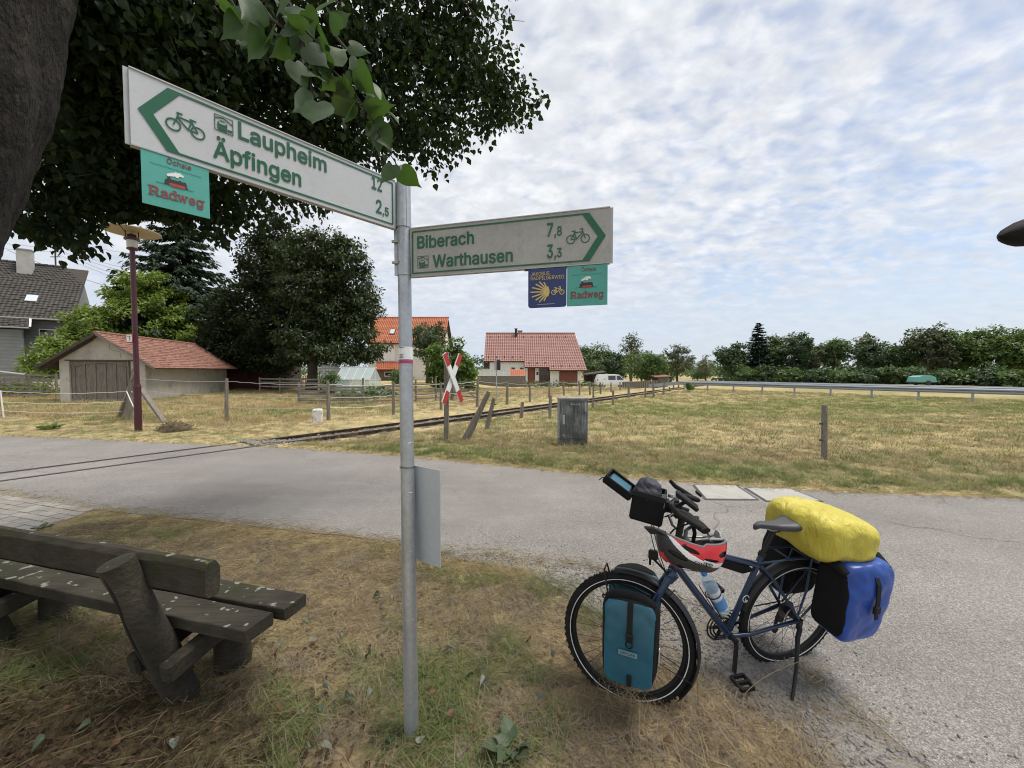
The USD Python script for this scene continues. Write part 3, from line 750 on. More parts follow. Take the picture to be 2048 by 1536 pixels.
part(rf, 'ridge_cap', [cyl(fh(-L_ + i * 0.42, DEP, RG + 0.04), fh(-L_ + i * 0.42 + 0.45, DEP, RG + 0.06), 0.13, 0.15, 8) for i in range(32)], tile_dark)
part(rf, 'skylight', box(fh(-2.9, 1.9, EV + (RG - EV) * 1.9 / DEP + 0.16), (0.7, 0.9, 0.08), R=np.stack([u_, (n_ * DEP + np.array([0, 0, RG - EV])) / math.hypot(DEP, RG - EV), np.cross(u_, (n_ * DEP + np.array([0, 0, RG - EV])) / math.hypot(DEP, RG - EV))], 1)), plain('skylight_glass', (0.55, 0.6, 0.66), 0.08, spec=0.8))
part(rf, 'gutter', tube([fh(-L_, -0.08, EV - 0.05), fh(0.1, -0.08, EV - 0.05)], 0.075, 8), metal_grey)
# lower roof of the front bay
fr0 = np.array([-0.62, -0.72, 0])
bay = [fh(-L_, -1.5, EV - 0.95), fh(-2.2, -1.5, EV - 0.95), fh(-2.6, 0.3, EV + 0.1), fh(-L_, 0.3, EV + 0.1)]
br = part(farm, 'bay_roof', slab(bay[0], bay[1], bay[2], bay[3], 0.12), wood_dark)
part(br, 'tiles', tile_roof(bay[0], bay[1], bay[2], bay[3], 0.36, 0.3, 7, jit=0.02, lip=0.05, rise=0.035), tile_dark, kind='stuff')
part(br, 'verge_flashing', bar(bay[1] + np.array([0, 0, 0.06]), bay[2] + np.array([0, 0, 0.08]), 0.12, 0.05), white_paint)
part(br, 'gutter', tube([bay[0] + np.array([0, 0, -0.05]) + fr0 * 0.05, bay[1] + np.array([0, 0, -0.05]) + fr0 * 0.05], 0.07, 8), metal_grey)
part(farm, 'bay_wall', bar(fh(-L_, -1.1, (EV - 1.1) / 2), fh(-2.7, -1.1, (EV - 1.1) / 2), 0.3, EV - 1.2), shingle_grey)
part(farm, 'bay_shingle_rows', [bar(fh(-L_, -1.27, 1.45 + 0.3 * i), fh(-2.7, -1.27, 1.45 + 0.3 * i), 0.03, 0.285) for i in range(int((EV - 2.7) / 0.3))], shingle_grey)
for a in (-4.6, -7.2, -9.8):
    wv = part(farm, 'cellar_window', box(fh(a, -1.27, 0.75), (1.3, 0.06, 0.75), rz=math.atan2(u_[1], u_[0])), white_paint)
    part(wv, 'pane', box(fh(a, -1.305, 0.75), (1.12, 0.02, 0.58), rz=math.atan2(u_[1], u_[0])), dark_glass)
wv = part(farm, 'window', box(fh(-1.7, 0.5, EV - 1.35), (1.0, 0.06, 0.9), rz=math.atan2(u_[1], u_[0])), white_paint)
part(wv, 'pane', box(fh(-1.7, 0.46, EV - 1.35), (0.85, 0.02, 0.75), rz=math.atan2(u_[1], u_[0])), dark_glass)
chx = at(78, 520, 40.0)
cb = fh(-4.0, DEP - 0.9, RG)
cb[2] = RG
chm = part(farm, 'chimney', [box(cb + [0, 0, -0.2], (0.95, 0.8, 2.6), rz=math.atan2(u_[1], u_[0]))], mat('chimney_sheet', (0.42, 0.41, 0.39), (0.34, 0.33, 0.32), scale=2, rough=0.7))
part(chm, 'cap', box(cb + [0, 0, 1.15], (1.05, 0.9, 0.1), rz=math.atan2(u_[1], u_[0])), metal_grey)

# ---------------------------------------------------------------- house with pink-red roof in the middle distance
HD = 62.0
def hp(px, py, dy=0.0): return at(px, py, HD + dy)
house = thing('red_roofed_house', 'white house with broad red tiled roof, brown garage door and black stove pipe', 'house', loc=tuple(hp(1070, 762) * [1, 1, 0]))
RZ, RY = at(1032, 667, 66.5)[2], 66.5
def X(px, Y=HD): return (px - 1024) / FPX * Y / math.cos(0) * 1.0
xl, xm1, xm2, xr = X(968), X(1049), X(1097), X(1171)
eaves = [(xl, xm1, at(1000, 722.5, HD)[2]), (xm1, xm2, at(1070, 734.5, HD - 0.6)[2]), (xm2, xr, at(1130, 740.5, HD - 1.0)[2])]
rl, rr = X(972, RY), X(1149, RY)
sl = (RZ - eaves[0][2]) / (RY - HD)
roofparts, tiles = [], []
for i, (a, b, ez) in enumerate(eaves):
    ey = RY - (RZ - ez) / sl
    ra = rl if i == 0 else a * RY / ey if False else a
    rb = rr if i == 2 else b
    if i == 0: ra = rl
    roofparts.append(slab((a, ey, ez), (b, ey, ez), (rb, RY, RZ), (ra, RY, RZ), 0.18))
    tiles.append(tile_roof((a, ey, ez), (b, ey, ez), (rb, RY, RZ), (ra, RY, RZ), 0.36, 0.36, 20 + i, rise=0.05, lip=0.05))
hr = part(house, 'roof', roofparts + [slab((xl, 2 * RY - HD, eaves[0][2]), (xr, 2 * RY - HD, eaves[0][2]), (rr, RY, RZ), (rl, RY, RZ), 0.18)], wood_dark)
for t in tiles:
    part(hr, 'tiles', t, tile_pink, kind='stuff')
part(hr, 'ridge_cap', cyl((rl, RY, RZ + 0.05), (rr, RY, RZ + 0.05), 0.14, n=8), tile_pink)
part(hr, 'snow_guard', [box((rl + 0.8 + 1.42 * k, RY - 0.75, RZ - 0.75 * sl + 0.16), (0.16, 0.1, 0.12)) for k in range(10)] + [box((a + 0.7 + 1.3 * k, RY - (RZ - ez) / sl + 0.5, ez + 0.5 * sl + 0.16), (0.16, 0.1, 0.12)) for (a, b, ez) in eaves for k in range(int((b - a - 0.8) / 1.3) + 1)], wood_dark)
xr2 = X(1165, 66.0)
part(hr, 'rear_roof', [slab((xr - 0.2, 64.0, at(1172, 741, 64)[2]), (xr2 + 0.5, 66.0, 1.9), (xr2 - 0.1, 67.5, at(1160, 706, 67)[2]), (rr + 0.2, 67.2, at(1152, 706, 67)[2]), 0.15)], tile_pink)
sp = part(hr, 'stove_pipe', cyl((X(1032, 66), 66.0, RZ - 1.1), (X(1032, 66), 66.0, RZ + 0.72), 0.2, n=12), black_metal)
part(sp, 'cap', box((X(1032, 66), 66.0, RZ + 0.8), (0.62, 0.5, 0.06)), metal_grey)
cm = part(hr, 'chimney', box((X(1040, 66.7), 66.9, RZ + 0.1), (0.75, 0.6, 0.7)), tile_pink)
part(cm, 'cap', box((X(1040, 66.7), 66.9, RZ + 0.5), (0.95, 0.75, 0.08)), metal_grey)
part(house, 'wall', [bar((xl + 1.0, HD + 1.0, -.45), (X(1161), HD + 1.0, -.45), 1.0, 1.0), bar((xl + 0.9, HD + 0.6, 1.6), (X(1052), HD + 0.6, 1.6), 0.3, 3.2), bar((X(1052), HD + 0.2, 1.1), (X(1100), HD + 0.2, 1.1), 0.3, 2.2), bar((X(1100), HD - 0.1, 0.35), (X(1162), HD - 0.1, 0.35), 0.3, 2.75)] +
     [extr(sg.Polygon([(HD, 0), (2 * RY - HD, 0), (2 * RY - HD, 2.4), (RY, RZ - 0.4), (HD, 2.0)]), 0.3, O=(X(1162) - 0.3, 0, 0), X=(0, 1, 0), Y=(0, 0, 1)),
      extr(sg.Polygon([(HD + 0.6, 0), (2 * RY - HD, 0), (2 * RY - HD, 2.9), (RY, RZ - 0.4), (HD + 0.6, 2.9)]), 0.3, O=(xl + 0.9, 0, 0), X=(0, 1, 0), Y=(0, 0, 1))], plaster_white)
def panel(px0, py0, px1, py1, Y, t=0.06):
    a, b = at(px0, py1, Y), at(px1, py0, Y); return box((a + b) / 2, (b[0] - a[0], t, b[2] - a[2]))
gd = part(house, 'garage_door', panel(1119.5, 744, 1154, 774, HD - 0.28), door_red)
part(gd, 'frame', [panel(1118.6, 743, 1119.6, 765, HD - 0.3), panel(1153.9, 743, 1154.9, 765, HD - 0.3), panel(1118.6, 742.6, 1154.9, 744, HD - 0.3)], wood_dark)
dd = part(house, 'front_door', panel(1056.5, 736.5, 1069, 771, HD + 0.02), door_red)
part(dd, 'frame', [panel(1055.6, 736, 1056.8, 760, HD), panel(1068.8, 736, 1070, 760, HD)], wood_dark)
wd = part(house, 'glazed_bay', panel(1078.5, 736.5, 1102, 772, HD - 0.02), dark_glass)
part(wd, 'glazing_bar', [panel(1078.2 + 7.8 * k, 736.5, 1079 + 7.8 * k, 762, HD - 0.06) for k in range(4)] + [panel(1078.5, 743 + 6 * k, 1102, 743.6 + 6 * k, HD - 0.065) for k in range(3)], door_red)
part(house, 'wall_ornament', panel(1073, 744, 1076.5, 750, HD - 0.02), black_metal)
part(house, 'vent_window', panel(1023, 735, 1030, 738.5, HD + 0.42), dark_glass)
part(house, 'vent_window', panel(1040, 735.5, 1047, 738.5, HD + 0.42), dark_glass)
part(house, 'balcony_soffit', box((xl + 0.7, HD + 1.2, 2.6), (1.6, 1.4, 0.9)), wood_dark)

ter = thing('terrace_screen', 'white framed terrace screen above grey boards beside the red roofed house', 'screen wall', loc=tuple(hp(1000, 760, -4) * [1, 1, 0]))
YT = HD - 4
part(ter, 'board_wall', panel(955, 752, 1050, 776, YT, 0.12), wood_grey)
for k in range(24):
    a = at(955.5 + 4 * k, 752.5, YT - 0.08); b = at(959.2 + 4 * k, 775, YT - 0.08)
    part(ter, 'board', box((a + b) / 2 , (b[0] - a[0], 0.03, a[2] - b[2] + rng.uniform(-.02, .02))), wood_grey)
part(ter, 'white_panel', panel(956.5, 739.5, 1018.5, 751.7, YT, 0.05), mat('frosted_panel', (0.62, 0.65, 0.68), (0.56, 0.59, 0.62), scale=1, rough=0.3, fine=0.05))
part(ter, 'panel_frame', [panel(956 + 12.5 * k, 739, 957 + 12.5 * k, 752, YT - 0.03, 0.06) for k in range(6)] + [panel(956, 738.6, 1019, 739.6, YT - 0.03, 0.06)], white_paint)
part(ter, 'orange_roof', tile_roof(at(1018.5, 751.5, YT), at(1051, 751.5, YT), at(1050.5, 739, YT + 1.4), at(1019, 739, YT + 1.4), 0.3, 0.3, 31), tile_orange, kind='stuff')

# ---------------------------------------------------------------- house with orange roof behind the signpost
OD = 66.0
oh = thing('orange_roofed_house', 'cream house with bright orange tiled roof and roof window, half hidden by trees', 'house', loc=tuple(at(815, 760, OD) * [1, 1, 0]))
oz_r, oz_e = at(815, 635.6, 71)[2], at(815, 686, OD)[2]
xa, xb = (728 - 1024) / FPX * OD, (889 - 1024) / FPX * OD
r1 = part(oh, 'roof', [slab((xa, OD, oz_e), (xb, OD, oz_e), (xb - 0.1, 71, oz_r), (xa, 71, oz_r), 0.2), slab((xa, 76, oz_e), (xb, 76, oz_e), (xb - 0.1, 71, oz_r), (xa, 71, oz_r), 0.2)], wood_dark)
part(r1, 'tiles', tile_roof((xa, OD - 0.1, oz_e), (xb + 0.1, OD - 0.1, oz_e), (xb, 71, oz_r), (xa, 71, oz_r), 0.36, 0.32, 41, rise=0.05, lip=0.05), tile_orange, kind='stuff')
part(r1, 'ridge_cap', cyl((xa, 71, oz_r + 0.05), (xb, 71, oz_r + 0.05), 0.14, n=8), tile_orange)
wz = at(785, 665, 68)
rw = part(r1, 'roof_window', box(at(785, 665, 67.9) + [0, 0, 0.1], (0.95, 0.12, 1.3), R=Rot.from_euler('x', -45, degrees=True).as_matrix()), wood_dark)
part(rw, 'pane', box(at(785, 665, 67.9) + [0, -0.06, 0.17], (0.75, 0.12, 1.1), R=Rot.from_euler('x', -45, degrees=True).as_matrix()), plain('roof_pane', (0.5, 0.56, 0.62), 0.06, spec=0.8))
part(oh, 'wall', [bar((xa + 0.5, OD + 0.7, oz_e / 2), (xb - 0.6, OD + 0.7, oz_e / 2), 0.3, oz_e), extr(sg.Polygon([(OD + 0.6, 0), (75.4, 0), (75.4, oz_e), (71, oz_r - 0.4), (OD + 0.6, oz_e)]), 0.3, O=(xb - 0.9, 0, 0), X=(0, 1, 0), Y=(0, 0, 1))], plaster_cream)
part(oh, 'white_panel', panel(767, 690, 790, 722, OD + 0.5), plaster_white)
ca = part(oh, 'canopy_roof', slab(at(752, 739, OD - 3.2), at(797, 739, OD - 3.2), at(797, 724, OD + 0.4), at(752, 724, OD + 0.4), 0.12), wood_dark)
part(ca, 'tiles', tile_roof(at(752, 739, OD - 3.3), at(797, 739, OD - 3.3), at(797, 724, OD + 0.4), at(752, 724, OD + 0.4), 0.36, 0.32, 42, rise=0.05, lip=0.05), tile_orange, kind='stuff')
part(oh, 'brown_wall', box((at(775, 750, OD - 2.4)[0], OD - 2.2, 0.9), (3.6, 0.3, 1.85)), mat('brown_wall', (0.15, 0.10, 0.075), scale=2))
w1 = part(oh, 'window', panel(769, 743.5, 785, 753, OD - 2.4), white_paint)
part(w1, 'pane', panel(770.3, 745, 783.7, 751.5, OD - 2.45), dark_glass)

# ---------------------------------------------------------------- greenhouse, water tank
gh = thing('greenhouse', 'small glass greenhouse with white frame behind the slatted garden fence', 'greenhouse', loc=tuple(at(705, 784, 30) * [1, 1, 0]))
alu = plain('greenhouse_frame', (0.72, 0.74, 0.74), 0.35, metal=0.2)
gl = usdkit.material(stage, '/World/Looks/greenhouse_glass', {
    'tr': ('transparent_bsdf', {'color': (0.82, 0.88, 0.87)}), 'd': ('principled_bsdf', {'base_color': (0.62, 0.68, 0.68), 'roughness': 0.15, 'specular_ior_level': 0.6}),
    'n': ('noise_texture', {'scale': 1.4, 'detail': 3.0}), 'g': ('geometry', {}), 'r': ('map_range', {'range_type': 'linear', 'from_min': 0.3, 'from_max': 0.7, 'to_min': 0.35, 'to_max': 0.65, 'clamp': True}), 'm': ('mix_closure', {'fac': 0.4})},
    [('tr.BSDF', 'm.closure1'), ('d.BSDF', 'm.closure2')], surface='m.closure')
ga, gb = at(669, 735, 27.1), at(735.5, 735, 27.1)
e1a, e1b = at(686, 759.5, 26.0), at(753.5, 759.5, 26.0)
off = np.array([0, 2 * (31.2 - 30.0), 0])
ridge_z, eave_z = ga[2], e1a[2]
xg0, xg1 = (ga[0] + e1a[0]) / 2, (gb[0] + e1b[0]) / 2
yf, yr, yb = 26.0, 27.1, 28.2
glass_parts = []
for k in range(4):
    a, b = xg0 + (xg1 - xg0) * k / 4, xg0 + (xg1 - xg0) * (k + 1) / 4
    part(gh, 'roof_pane', slab((a + .01, yf, eave_z), (b - .01, yf, eave_z), (b - .01, yr, ridge_z), (a + .01, yr, ridge_z), 0.006), gl)
    part(gh, 'roof_pane', slab((a + .01, yb, eave_z), (b - .01, yb, eave_z), (b - .01, yr, ridge_z), (a + .01, yr, ridge_z), 0.006), gl)
    part(gh, 'front_pane', box(((a + b) / 2, yf, eave_z / 2), ((b - a) - 0.02, 0.006, eave_z)), gl)
for x in (xg0, xg1):
    part(gh, 'gable_pane', extr(sg.Polygon([(yf, 0), (yb, 0), (yb, eave_z), (yr, ridge_z), (yf, eave_z)]), 0.006, O=(x, 0, 0), X=(0, 1, 0), Y=(0, 0, 1)), gl)
fr = []
for k in range(5):
    x = xg0 + (xg1 - xg0) * k / 4
    fr += [bar((x, yf, eave_z), (x, yr, ridge_z), 0.025, 0.03), bar((x, yb, eave_z), (x, yr, ridge_z), 0.025, 0.03), bar((x, yf, 0), (x, yf, eave_z), 0.03, 0.03, up=(0, 1, 0))]
fr += [bar((xg0 - .1, yr, ridge_z), (xg1 + .1, yr, ridge_z), 0.07, 0.09), bar((xg0 - .05, yf - .03, eave_z), (xg1 + .05, yf - .03, eave_z), 0.05, 0.06), bar((xg0 - .05, yb, eave_z), (xg1 + .05, yb, eave_z), 0.05, 0.06)]
for x in (xg0, xg1):
    fr += [bar((x, yb, 0), (x, yb, eave_z), 0.03, 0.03, up=(0, 1, 0)), bar((x, yr, 0), (x, yr, ridge_z), 0.025, 0.03, up=(0, 1, 0)), bar((x, yf, eave_z), (x, yb, eave_z), 0.03, 0.03)]
fr += [bar((xg0 + 1.0, yf - .3, 0.3), (xg0 + 1.3, yf - .1, eave_z), 0.03, 0.03), bar((xg1 - 0.2, yf - .3, 0.3), (xg1 - 0.3, yf - .1, eave_z), 0.03, 0.03)]
part(gh, 'frame', fr, alu)

tk = at(654, 754, 28.4)
ibc = thing('water_tank', 'white plastic water tank in a metal cage beside the greenhouse', 'tank', loc=(tk[0], 28.9, 0))
part(ibc, 'container', box((tk[0], 28.9, 1.6), (1.08, 0.95, 0.95), bev=0.12), plain('tank_plastic', (0.66, 0.68, 0.70), 0.35))
cage = []
for k in range(6):
    cage += [cyl((tk[0] - .57 + .228 * k, 28.38, 1.08), (tk[0] - .57 + .228 * k, 28.38, 2.12), 0.012, n=5)]
for k in range(5):
    cage += [cyl((tk[0] - .57, 28.38, 1.1 + .25 * k), (tk[0] + .57, 28.38, 1.1 + .25 * k), 0.012, n=5), cyl((tk[0] - .57, 28.38, 1.1 + .25 * k), (tk[0] - .57, 29.42, 1.1 + .25 * k), 0.012, n=5), cyl((tk[0] + .57, 28.38, 1.1 + .25 * k), (tk[0] + .57, 29.42, 1.1 + .25 * k), 0.012, n=5)]
part(ibc, 'cage', cage, metal_grey)
part(ibc, 'stand', [box((tk[0], 28.9, 1.03), (1.2, 1.1, 0.12))] + [box((tk[0] + sx * .5, 28.9 + sy * .45, 0.48), (0.1, 0.1, 0.98)) for sx in (-1, 1) for sy in (-1, 1)], wood_dark)

# ---------------------------------------------------------------- carport, board fence and hut by the van
cp = thing('carport', 'dark open carport with low roof behind the white van', 'carport', loc=tuple(at(1190, 762, 64) * [1, 1, 0]))
part(cp, 'roof', slab(at(1166, 750, 62), at(1212, 744, 62), at(1206, 741, 68), at(1168, 746, 68), 0.15), wood_dark)
for px in (1170, 1188, 1206):
    p = at(px, 748, 62.3); part(cp, 'post', box((p[0], p[1], p[2] / 2 - .45), (0.14, 0.14, p[2] + .9)), wood_dark)
part(cp, 'back_wall', box((at(1188, 750, 68)[0], 68, 0.3), (3.6, 0.15, 2.4)), wood_dark)

hut = thing('board_hut', 'grey board hut with rusty flat roof at the end of the dark fence', 'hut', loc=tuple(at(1327, 766, 54) * [1, 1, 0]))
p0, p1 = at(1316, 769, 53.0), at(1336, 769, 53.0)
part(hut, 'wall', box(((p0[0] + p1[0]) / 2, 54.0, 0.0), (p1[0] - p0[0], 2.0, 1.7)), wood_dark)
for k in range(8):
    x = p0[0] + (p1[0] - p0[0]) * (k + .5) / 8
    part(hut, 'board', box((x, 52.97, 0.0 + rng.uniform(-.02, .02)), ((p1[0] - p0[0]) / 8 - 0.02, 0.03, 1.66)), wood_grey)
part(hut, 'roof', slab((p0[0] - .5, 52.7, .82), (p1[0] + .4, 52.7, .92), (p1[0] + .4, 55.2, 1.12), (p0[0] - .5, 55.2, 1.07), 0.08), tile_red)

bf = thing('board_fence', 'dark weathered board fence running from the van towards the hut', 'fence', loc=tuple(at(1280, 775, 50) * [1, 1, 0]))
fa, fb = at(1244, 779, 44.0), at(1318, 771, 53.0)
nbd = 60
for k in range(nbd):
    p = fa + (fb - fa) * (k + .5) / nbd
    part(bf, 'board', box((p[0], p[1], -0.08 + rng.uniform(-.02, .02)), (np.linalg.norm((fb - fa)[:2]) / nbd - 0.015, 0.03, 0.88), rz=math.atan2(fb[1] - fa[1], fb[0] - fa[0])), wood_dark if k % 3 else wood_grey)
part(bf, 'rail', [bar((fa[0], fa[1] + .05, .15), (fb[0], fb[1] + .05, .15), .04, .08), bar((fa[0], fa[1] + .05, -.3), (fb[0], fb[1] + .05, -.3), .04, .08)], wood_dark)

# ================================================================ TREES AND SHRUBS
bark = mat('bark', (0.095, 0.082, 0.068), (0.055, 0.047, 0.040), scale=3, rough=0.95, fine=0.35, fscale=22, bump=0.8, bscale=14, stretch=(1, 1, 0.35), bdist=0.03)
bark_near = mat('linden_bark', (0.028, 0.023, 0.018), (0.013, 0.011, 0.009), scale=9, rough=0.95, fine=0.5, fscale=40, bump=1.0, bscale=20, stretch=(1, 1, 0.4), bdist=0.12, dirt=(0.058, 0.054, 0.045), dscale=11, dramp=(0.60, 0.70))

def unit(n, r):
    d = r.normal(size=(n, 3)); return d / np.linalg.norm(d, axis=1, keepdims=True)

def leaf_faces(P, A, Nn, L, wid=0.55, fold=0.12):
    """Diamond leaves: base P, direction A, surface normal N, length L."""
    A = A / np.linalg.norm(A, axis=1, keepdims=True)
    B = np.cross(A, Nn); B /= np.linalg.norm(B, axis=1, keepdims=True) + 1e-9
    Nn = np.cross(B, A)
    L = np.broadcast_to(L, (len(P),))[:, None]
    v = np.stack([P, P + A * L * 0.45 + B * L * wid * 0.5 + Nn * L * fold, P + A * L, P + A * L * 0.45 - B * L * wid * 0.5 + Nn * L * fold], 1)
    k = np.arange(len(P))[:, None] * 4
    f = np.concatenate([k + [0, 1, 2], k + [0, 2, 3]], 1).reshape(-1, 3)
    return v.reshape(-1, 3), f

def clump_leaves(C, Rr, per, size, r, flat=0.6, droop=0.35, out=None, wid=0.6):
    """per leaves round each clump centre."""
    n = len(C) * per
    c = np.repeat(C, per, 0); rr = np.repeat(np.broadcast_to(Rr, (len(C),)), per)[:, None]
    d = unit(n, r) * (r.random((n, 1)) ** 0.45)
    d[:, 2] *= flat
    P = c + d * rr
    A = unit(n, r) * 0.7 + d; A[:, 2] -= droop
    Nn = unit(n, r) * 0.8; Nn[:, 2] += 1.0
    if out is not None:
        Nn += 0.6 * np.repeat(out, per, 0)
    return leaf_faces(P, A, Nn, size * r.uniform(0.6, 1.35, n), wid)

def limbs_to(base_pts, targets, r0, r, bend=0.25):
    ms = []
    for t in targets:
        b = base_pts[r.integers(len(base_pts))]
        m = (b + t) / 2 + unit(1, r)[0] * np.linalg.norm(t - b) * bend * 0.4 + np.array([0, 0, 0.08 * np.linalg.norm(t - b)])
        s = np.linspace(0, 1, 6)[:, None]
        p = (1 - s) ** 2 * b + 2 * s * (1 - s) * m + s ** 2 * t
        ms.append(tube(p, np.linspace(r0, r0 * 0.2, 6), 5, cap=False))
    return ms

def lobes_for(c, rx, rz, n, r, ry=None):
    """Overlapping rounded masses that make up an uneven crown."""
    ry = ry or rx
    out = [(np.array(c), np.array([rx, ry, rz]) * 0.72)]
    for d in unit(n, r):
        k = r.uniform(0.34, 0.55)
        out.append((np.array(c) + d * np.array([rx, ry, rz]) * (1 - k * 0.85), np.array([rx, ry, rz]) * k))
    return out

def broadleaf(name, base, h, w, lm, label, cat='tree', group=None, seed=1, crown_lo=0.18, clumps=130, per=26, size=0.4, lobes=None, trunk_r=None, nl=9, lean=(0, 0), depth=None, clump_r=None, flat=0.6, droop=0.35, trunk=True, zmin=None):
    r = np.random.default_rng(seed)
    base = np.array([base[0], base[1], gz(base[0], base[1])])
    t = thing(name, label, cat, loc=tuple(base), group=group)
    lo = h * crown_lo; cz = (h + lo) / 2
    c = base + np.array([lean[0], lean[1], cz])
    L = lobes or lobes_for(c, w / 2, (h - lo) / 2, nl, r, (depth or w) / 2)
    C, O = [], []
    vol = np.array([np.prod(l[1]) ** (2 / 3) for l in L]); cnt = np.maximum(4, (clumps * vol / vol.sum())).astype(int)
    for (lc, lr), k in zip(L, cnt):
        d = unit(k, r); q = r.uniform(0.62, 1.02, (k, 1))
        C.append(lc + d * lr * q); O.append(d)
    C, O = np.vstack(C), np.vstack(O)
    ok = C[:, 2] > (base[2] + 0.1 if zmin is None else zmin); C, O = C[ok], O[ok]
    cr = clump_r or w * 0.085
    v, f = clump_leaves(C, cr * r.uniform(0.7, 1.35, len(C)), per, size, r, flat, droop, O)
    if trunk:
        tr = trunk_r or 0.018 * h + 0.05
        top = c + np.array([0, 0, (h - lo) * 0.22])
        s = np.linspace(0, 1, 8)[:, None]
        p = base * (1 - s) + top * s + np.column_stack([0.12 * np.sin(s * 5 + seed) * w * 0.12, 0.1 * np.cos(s * 4) * w * 0.1, 0 * s])
        p[0] = base - [0, 0, 0.15]
        rad = tr * np.array([1.35, 1.02, 0.95, 0.85, 0.72, 0.58, 0.42, 0.25])
        tm = [tube(p, rad, 9)] + limbs_to(p[3:], C[r.choice(len(C), min(len(C), 26), replace=False)], tr * 0.34, r)
        part(t, 'trunk', tm, bark, smooth=50)
    part(t, 'crown', (v, f), lm)
    return t

def spruce(name, base, h, rad, lm, label, group=None, seed=1, levels=24, per_level=9, size=0.5, cards=16, droop=0.5, bare=0.06, hang=0.25, ragged=0.25, m=3):
    r = np.random.default_rng(seed)
    base = np.array([base[0], base[1], 0.0])
    t = thing(name, label, 'tree', loc=tuple(base), group=group)
    P, A, N, S, br = [], [], [], [], []
    for i in range(levels):
        q = i / (levels - 1.0); z = h * (bare + (0.985 - bare) * q)
        L = rad * (1 - q) ** 0.82 * 1.0 + 0.12
        n = max(4, int(per_level * (1 - 0.55 * q)))
        for a in np.arange(n) * 2 * np.pi / n + r.uniform(0, 6.28):
            l = L * r.uniform(1 - ragged, 1 + ragged); a += r.uniform(-.2, .2); zz = z + r.uniform(-.5, .5) * h / levels
            d = np.array([math.cos(a), math.sin(a), 0])
            s = np.linspace(0.05, 1, cards)
            pts = base + d * (l * s)[:, None] + np.column_stack([0 * s, 0 * s, zz + l * (0.18 * s - droop * s ** 1.6 + 0.22 * s ** 4)])
            br.append((pts[::max(1, cards // 5)], 0.018 * l))
            k = len(pts)
            for _ in range(m):
                P.append(pts + r.normal(0, 0.05 * l, (k, 3)) * [1, 1, .4]); sd = np.cross(d, [0, 0, 1]) * r.choice([-1, 1], (k, 1))
                A.append(d * 0.8 + sd * r.uniform(0.2, 1.0, (k, 1)) + np.array([0, 0, -hang]) * r.uniform(0.4, 2.2, (k, 1))); N.append(unit(k, r) * 0.5 + [0, 0, 1])
                S.append(size * r.uniform(0.6, 1.3, k) * (0.55 + 0.45 * (1 - q)))
    v, f = leaf_faces(np.vstack(P), np.vstack(A), np.vstack(N), np.concatenate(S), 0.34, 0.05)
    part(t, 'trunk', [tube([base - [0, 0, .2], base + [0, 0, h * .4], base + [0, 0, h]], [0.022 * h, 0.014 * h, 0.01], 8)] + [tube(p, np.linspace(w, w * .25, len(p)), 4, cap=False) for p, w in br[::2]], bark, smooth=50)
    part(t, 'crown', (v, f), lm)
    return t

lm_spruce = leafmat('needles_spruce', (0.027, 0.047, 0.026), (0.047, 0.074, 0.038), (0.074, 0.101, 0.049), transl=0.12, rough=0.6, spec=0.25)
lm_conifer = leafmat('needles_conifer', (0.020, 0.030, 0.010), (0.035, 0.048, 0.014), (0.058, 0.068, 0.020), transl=0.15, rough=0.6, spec=0.2)
lm_walnut = leafmat('leaves_walnut', (0.035, 0.053, 0.015), (0.058, 0.083, 0.022), (0.101, 0.128, 0.035), transl=0.28)
lm_yellow = leafmat('leaves_yellow_green', (0.152, 0.214, 0.041), (0.244, 0.315, 0.065), (0.347, 0.355, 0.085), transl=0.35)
lm_bright = leafmat('leaves_bright', (0.102, 0.168, 0.036), (0.150, 0.240, 0.060), (0.228, 0.324, 0.102), transl=0.4)
lm_mid = leafmat('leaves_mid', (0.093, 0.147, 0.057), (0.152, 0.229, 0.078), (0.254, 0.330, 0.116), transl=0.3)
lm_fresh = leafmat('leaves_fresh', (0.087, 0.144, 0.039), (0.139, 0.221, 0.058), (0.221, 0.308, 0.081), transl=0.32)
lm_olive = leafmat('leaves_olive', (0.092, 0.111, 0.057), (0.144, 0.169, 0.085), (0.211, 0.227, 0.126), transl=0.3)
lm_pale = leafmat('leaves_pale', (0.13, 0.14, 0.085), (0.18, 0.19, 0.12), (0.24, 0.24, 0.16), transl=0.4)
lm_dark = leafmat('leaves_dark', (0.052, 0.090, 0.042), (0.086, 0.132, 0.057), (0.137, 0.194, 0.080), transl=0.25)

def gx_(px, Y): return ((px - 1024) / FPX * Y / 1.0, Y)
def ztop(py, Y): return at(1024, py, Y)[2]

# left garden
spruce('spruce_tree', gx_(362, 37), 18.5, 6.6, lm_spruce, 'tall dark spruce with drooping boughs behind the street lamp and shed', seed=11, levels=30, per_level=15, size=0.8, cards=26, droop=0.42, hang=0.5, m=4)
def conL(Y):
    r = np.random.default_rng(5); out = []
    for (px, py, rx, rz) in [(545, 470, 1.5, 2.0), (520, 530, 2.1, 2.4), (560, 560, 2.3, 2.6), (505, 615, 2.4, 2.6), (560, 650, 2.6, 2.6), (480, 690, 2.2, 2.1), (540, 710, 2.6, 1.7), (450, 640, 1.7, 2.2), (440, 705, 1.9, 1.6)]:
        c = at(px, py, Y + r.uniform(-1.2, 1.2)); out.append((c, np.array([rx, rx * .9, rz])))
    return out
broadleaf('cypress_tree', gx_(556, 33), 15, 8, lm_conifer, 'dense dark green conifer between the spruce and the walnut tree', seed=12, lobes=conL(33), clumps=760, per=60, size=0.26, clump_r=0.6, flat=0.8, droop=0.0, trunk_r=0.34)
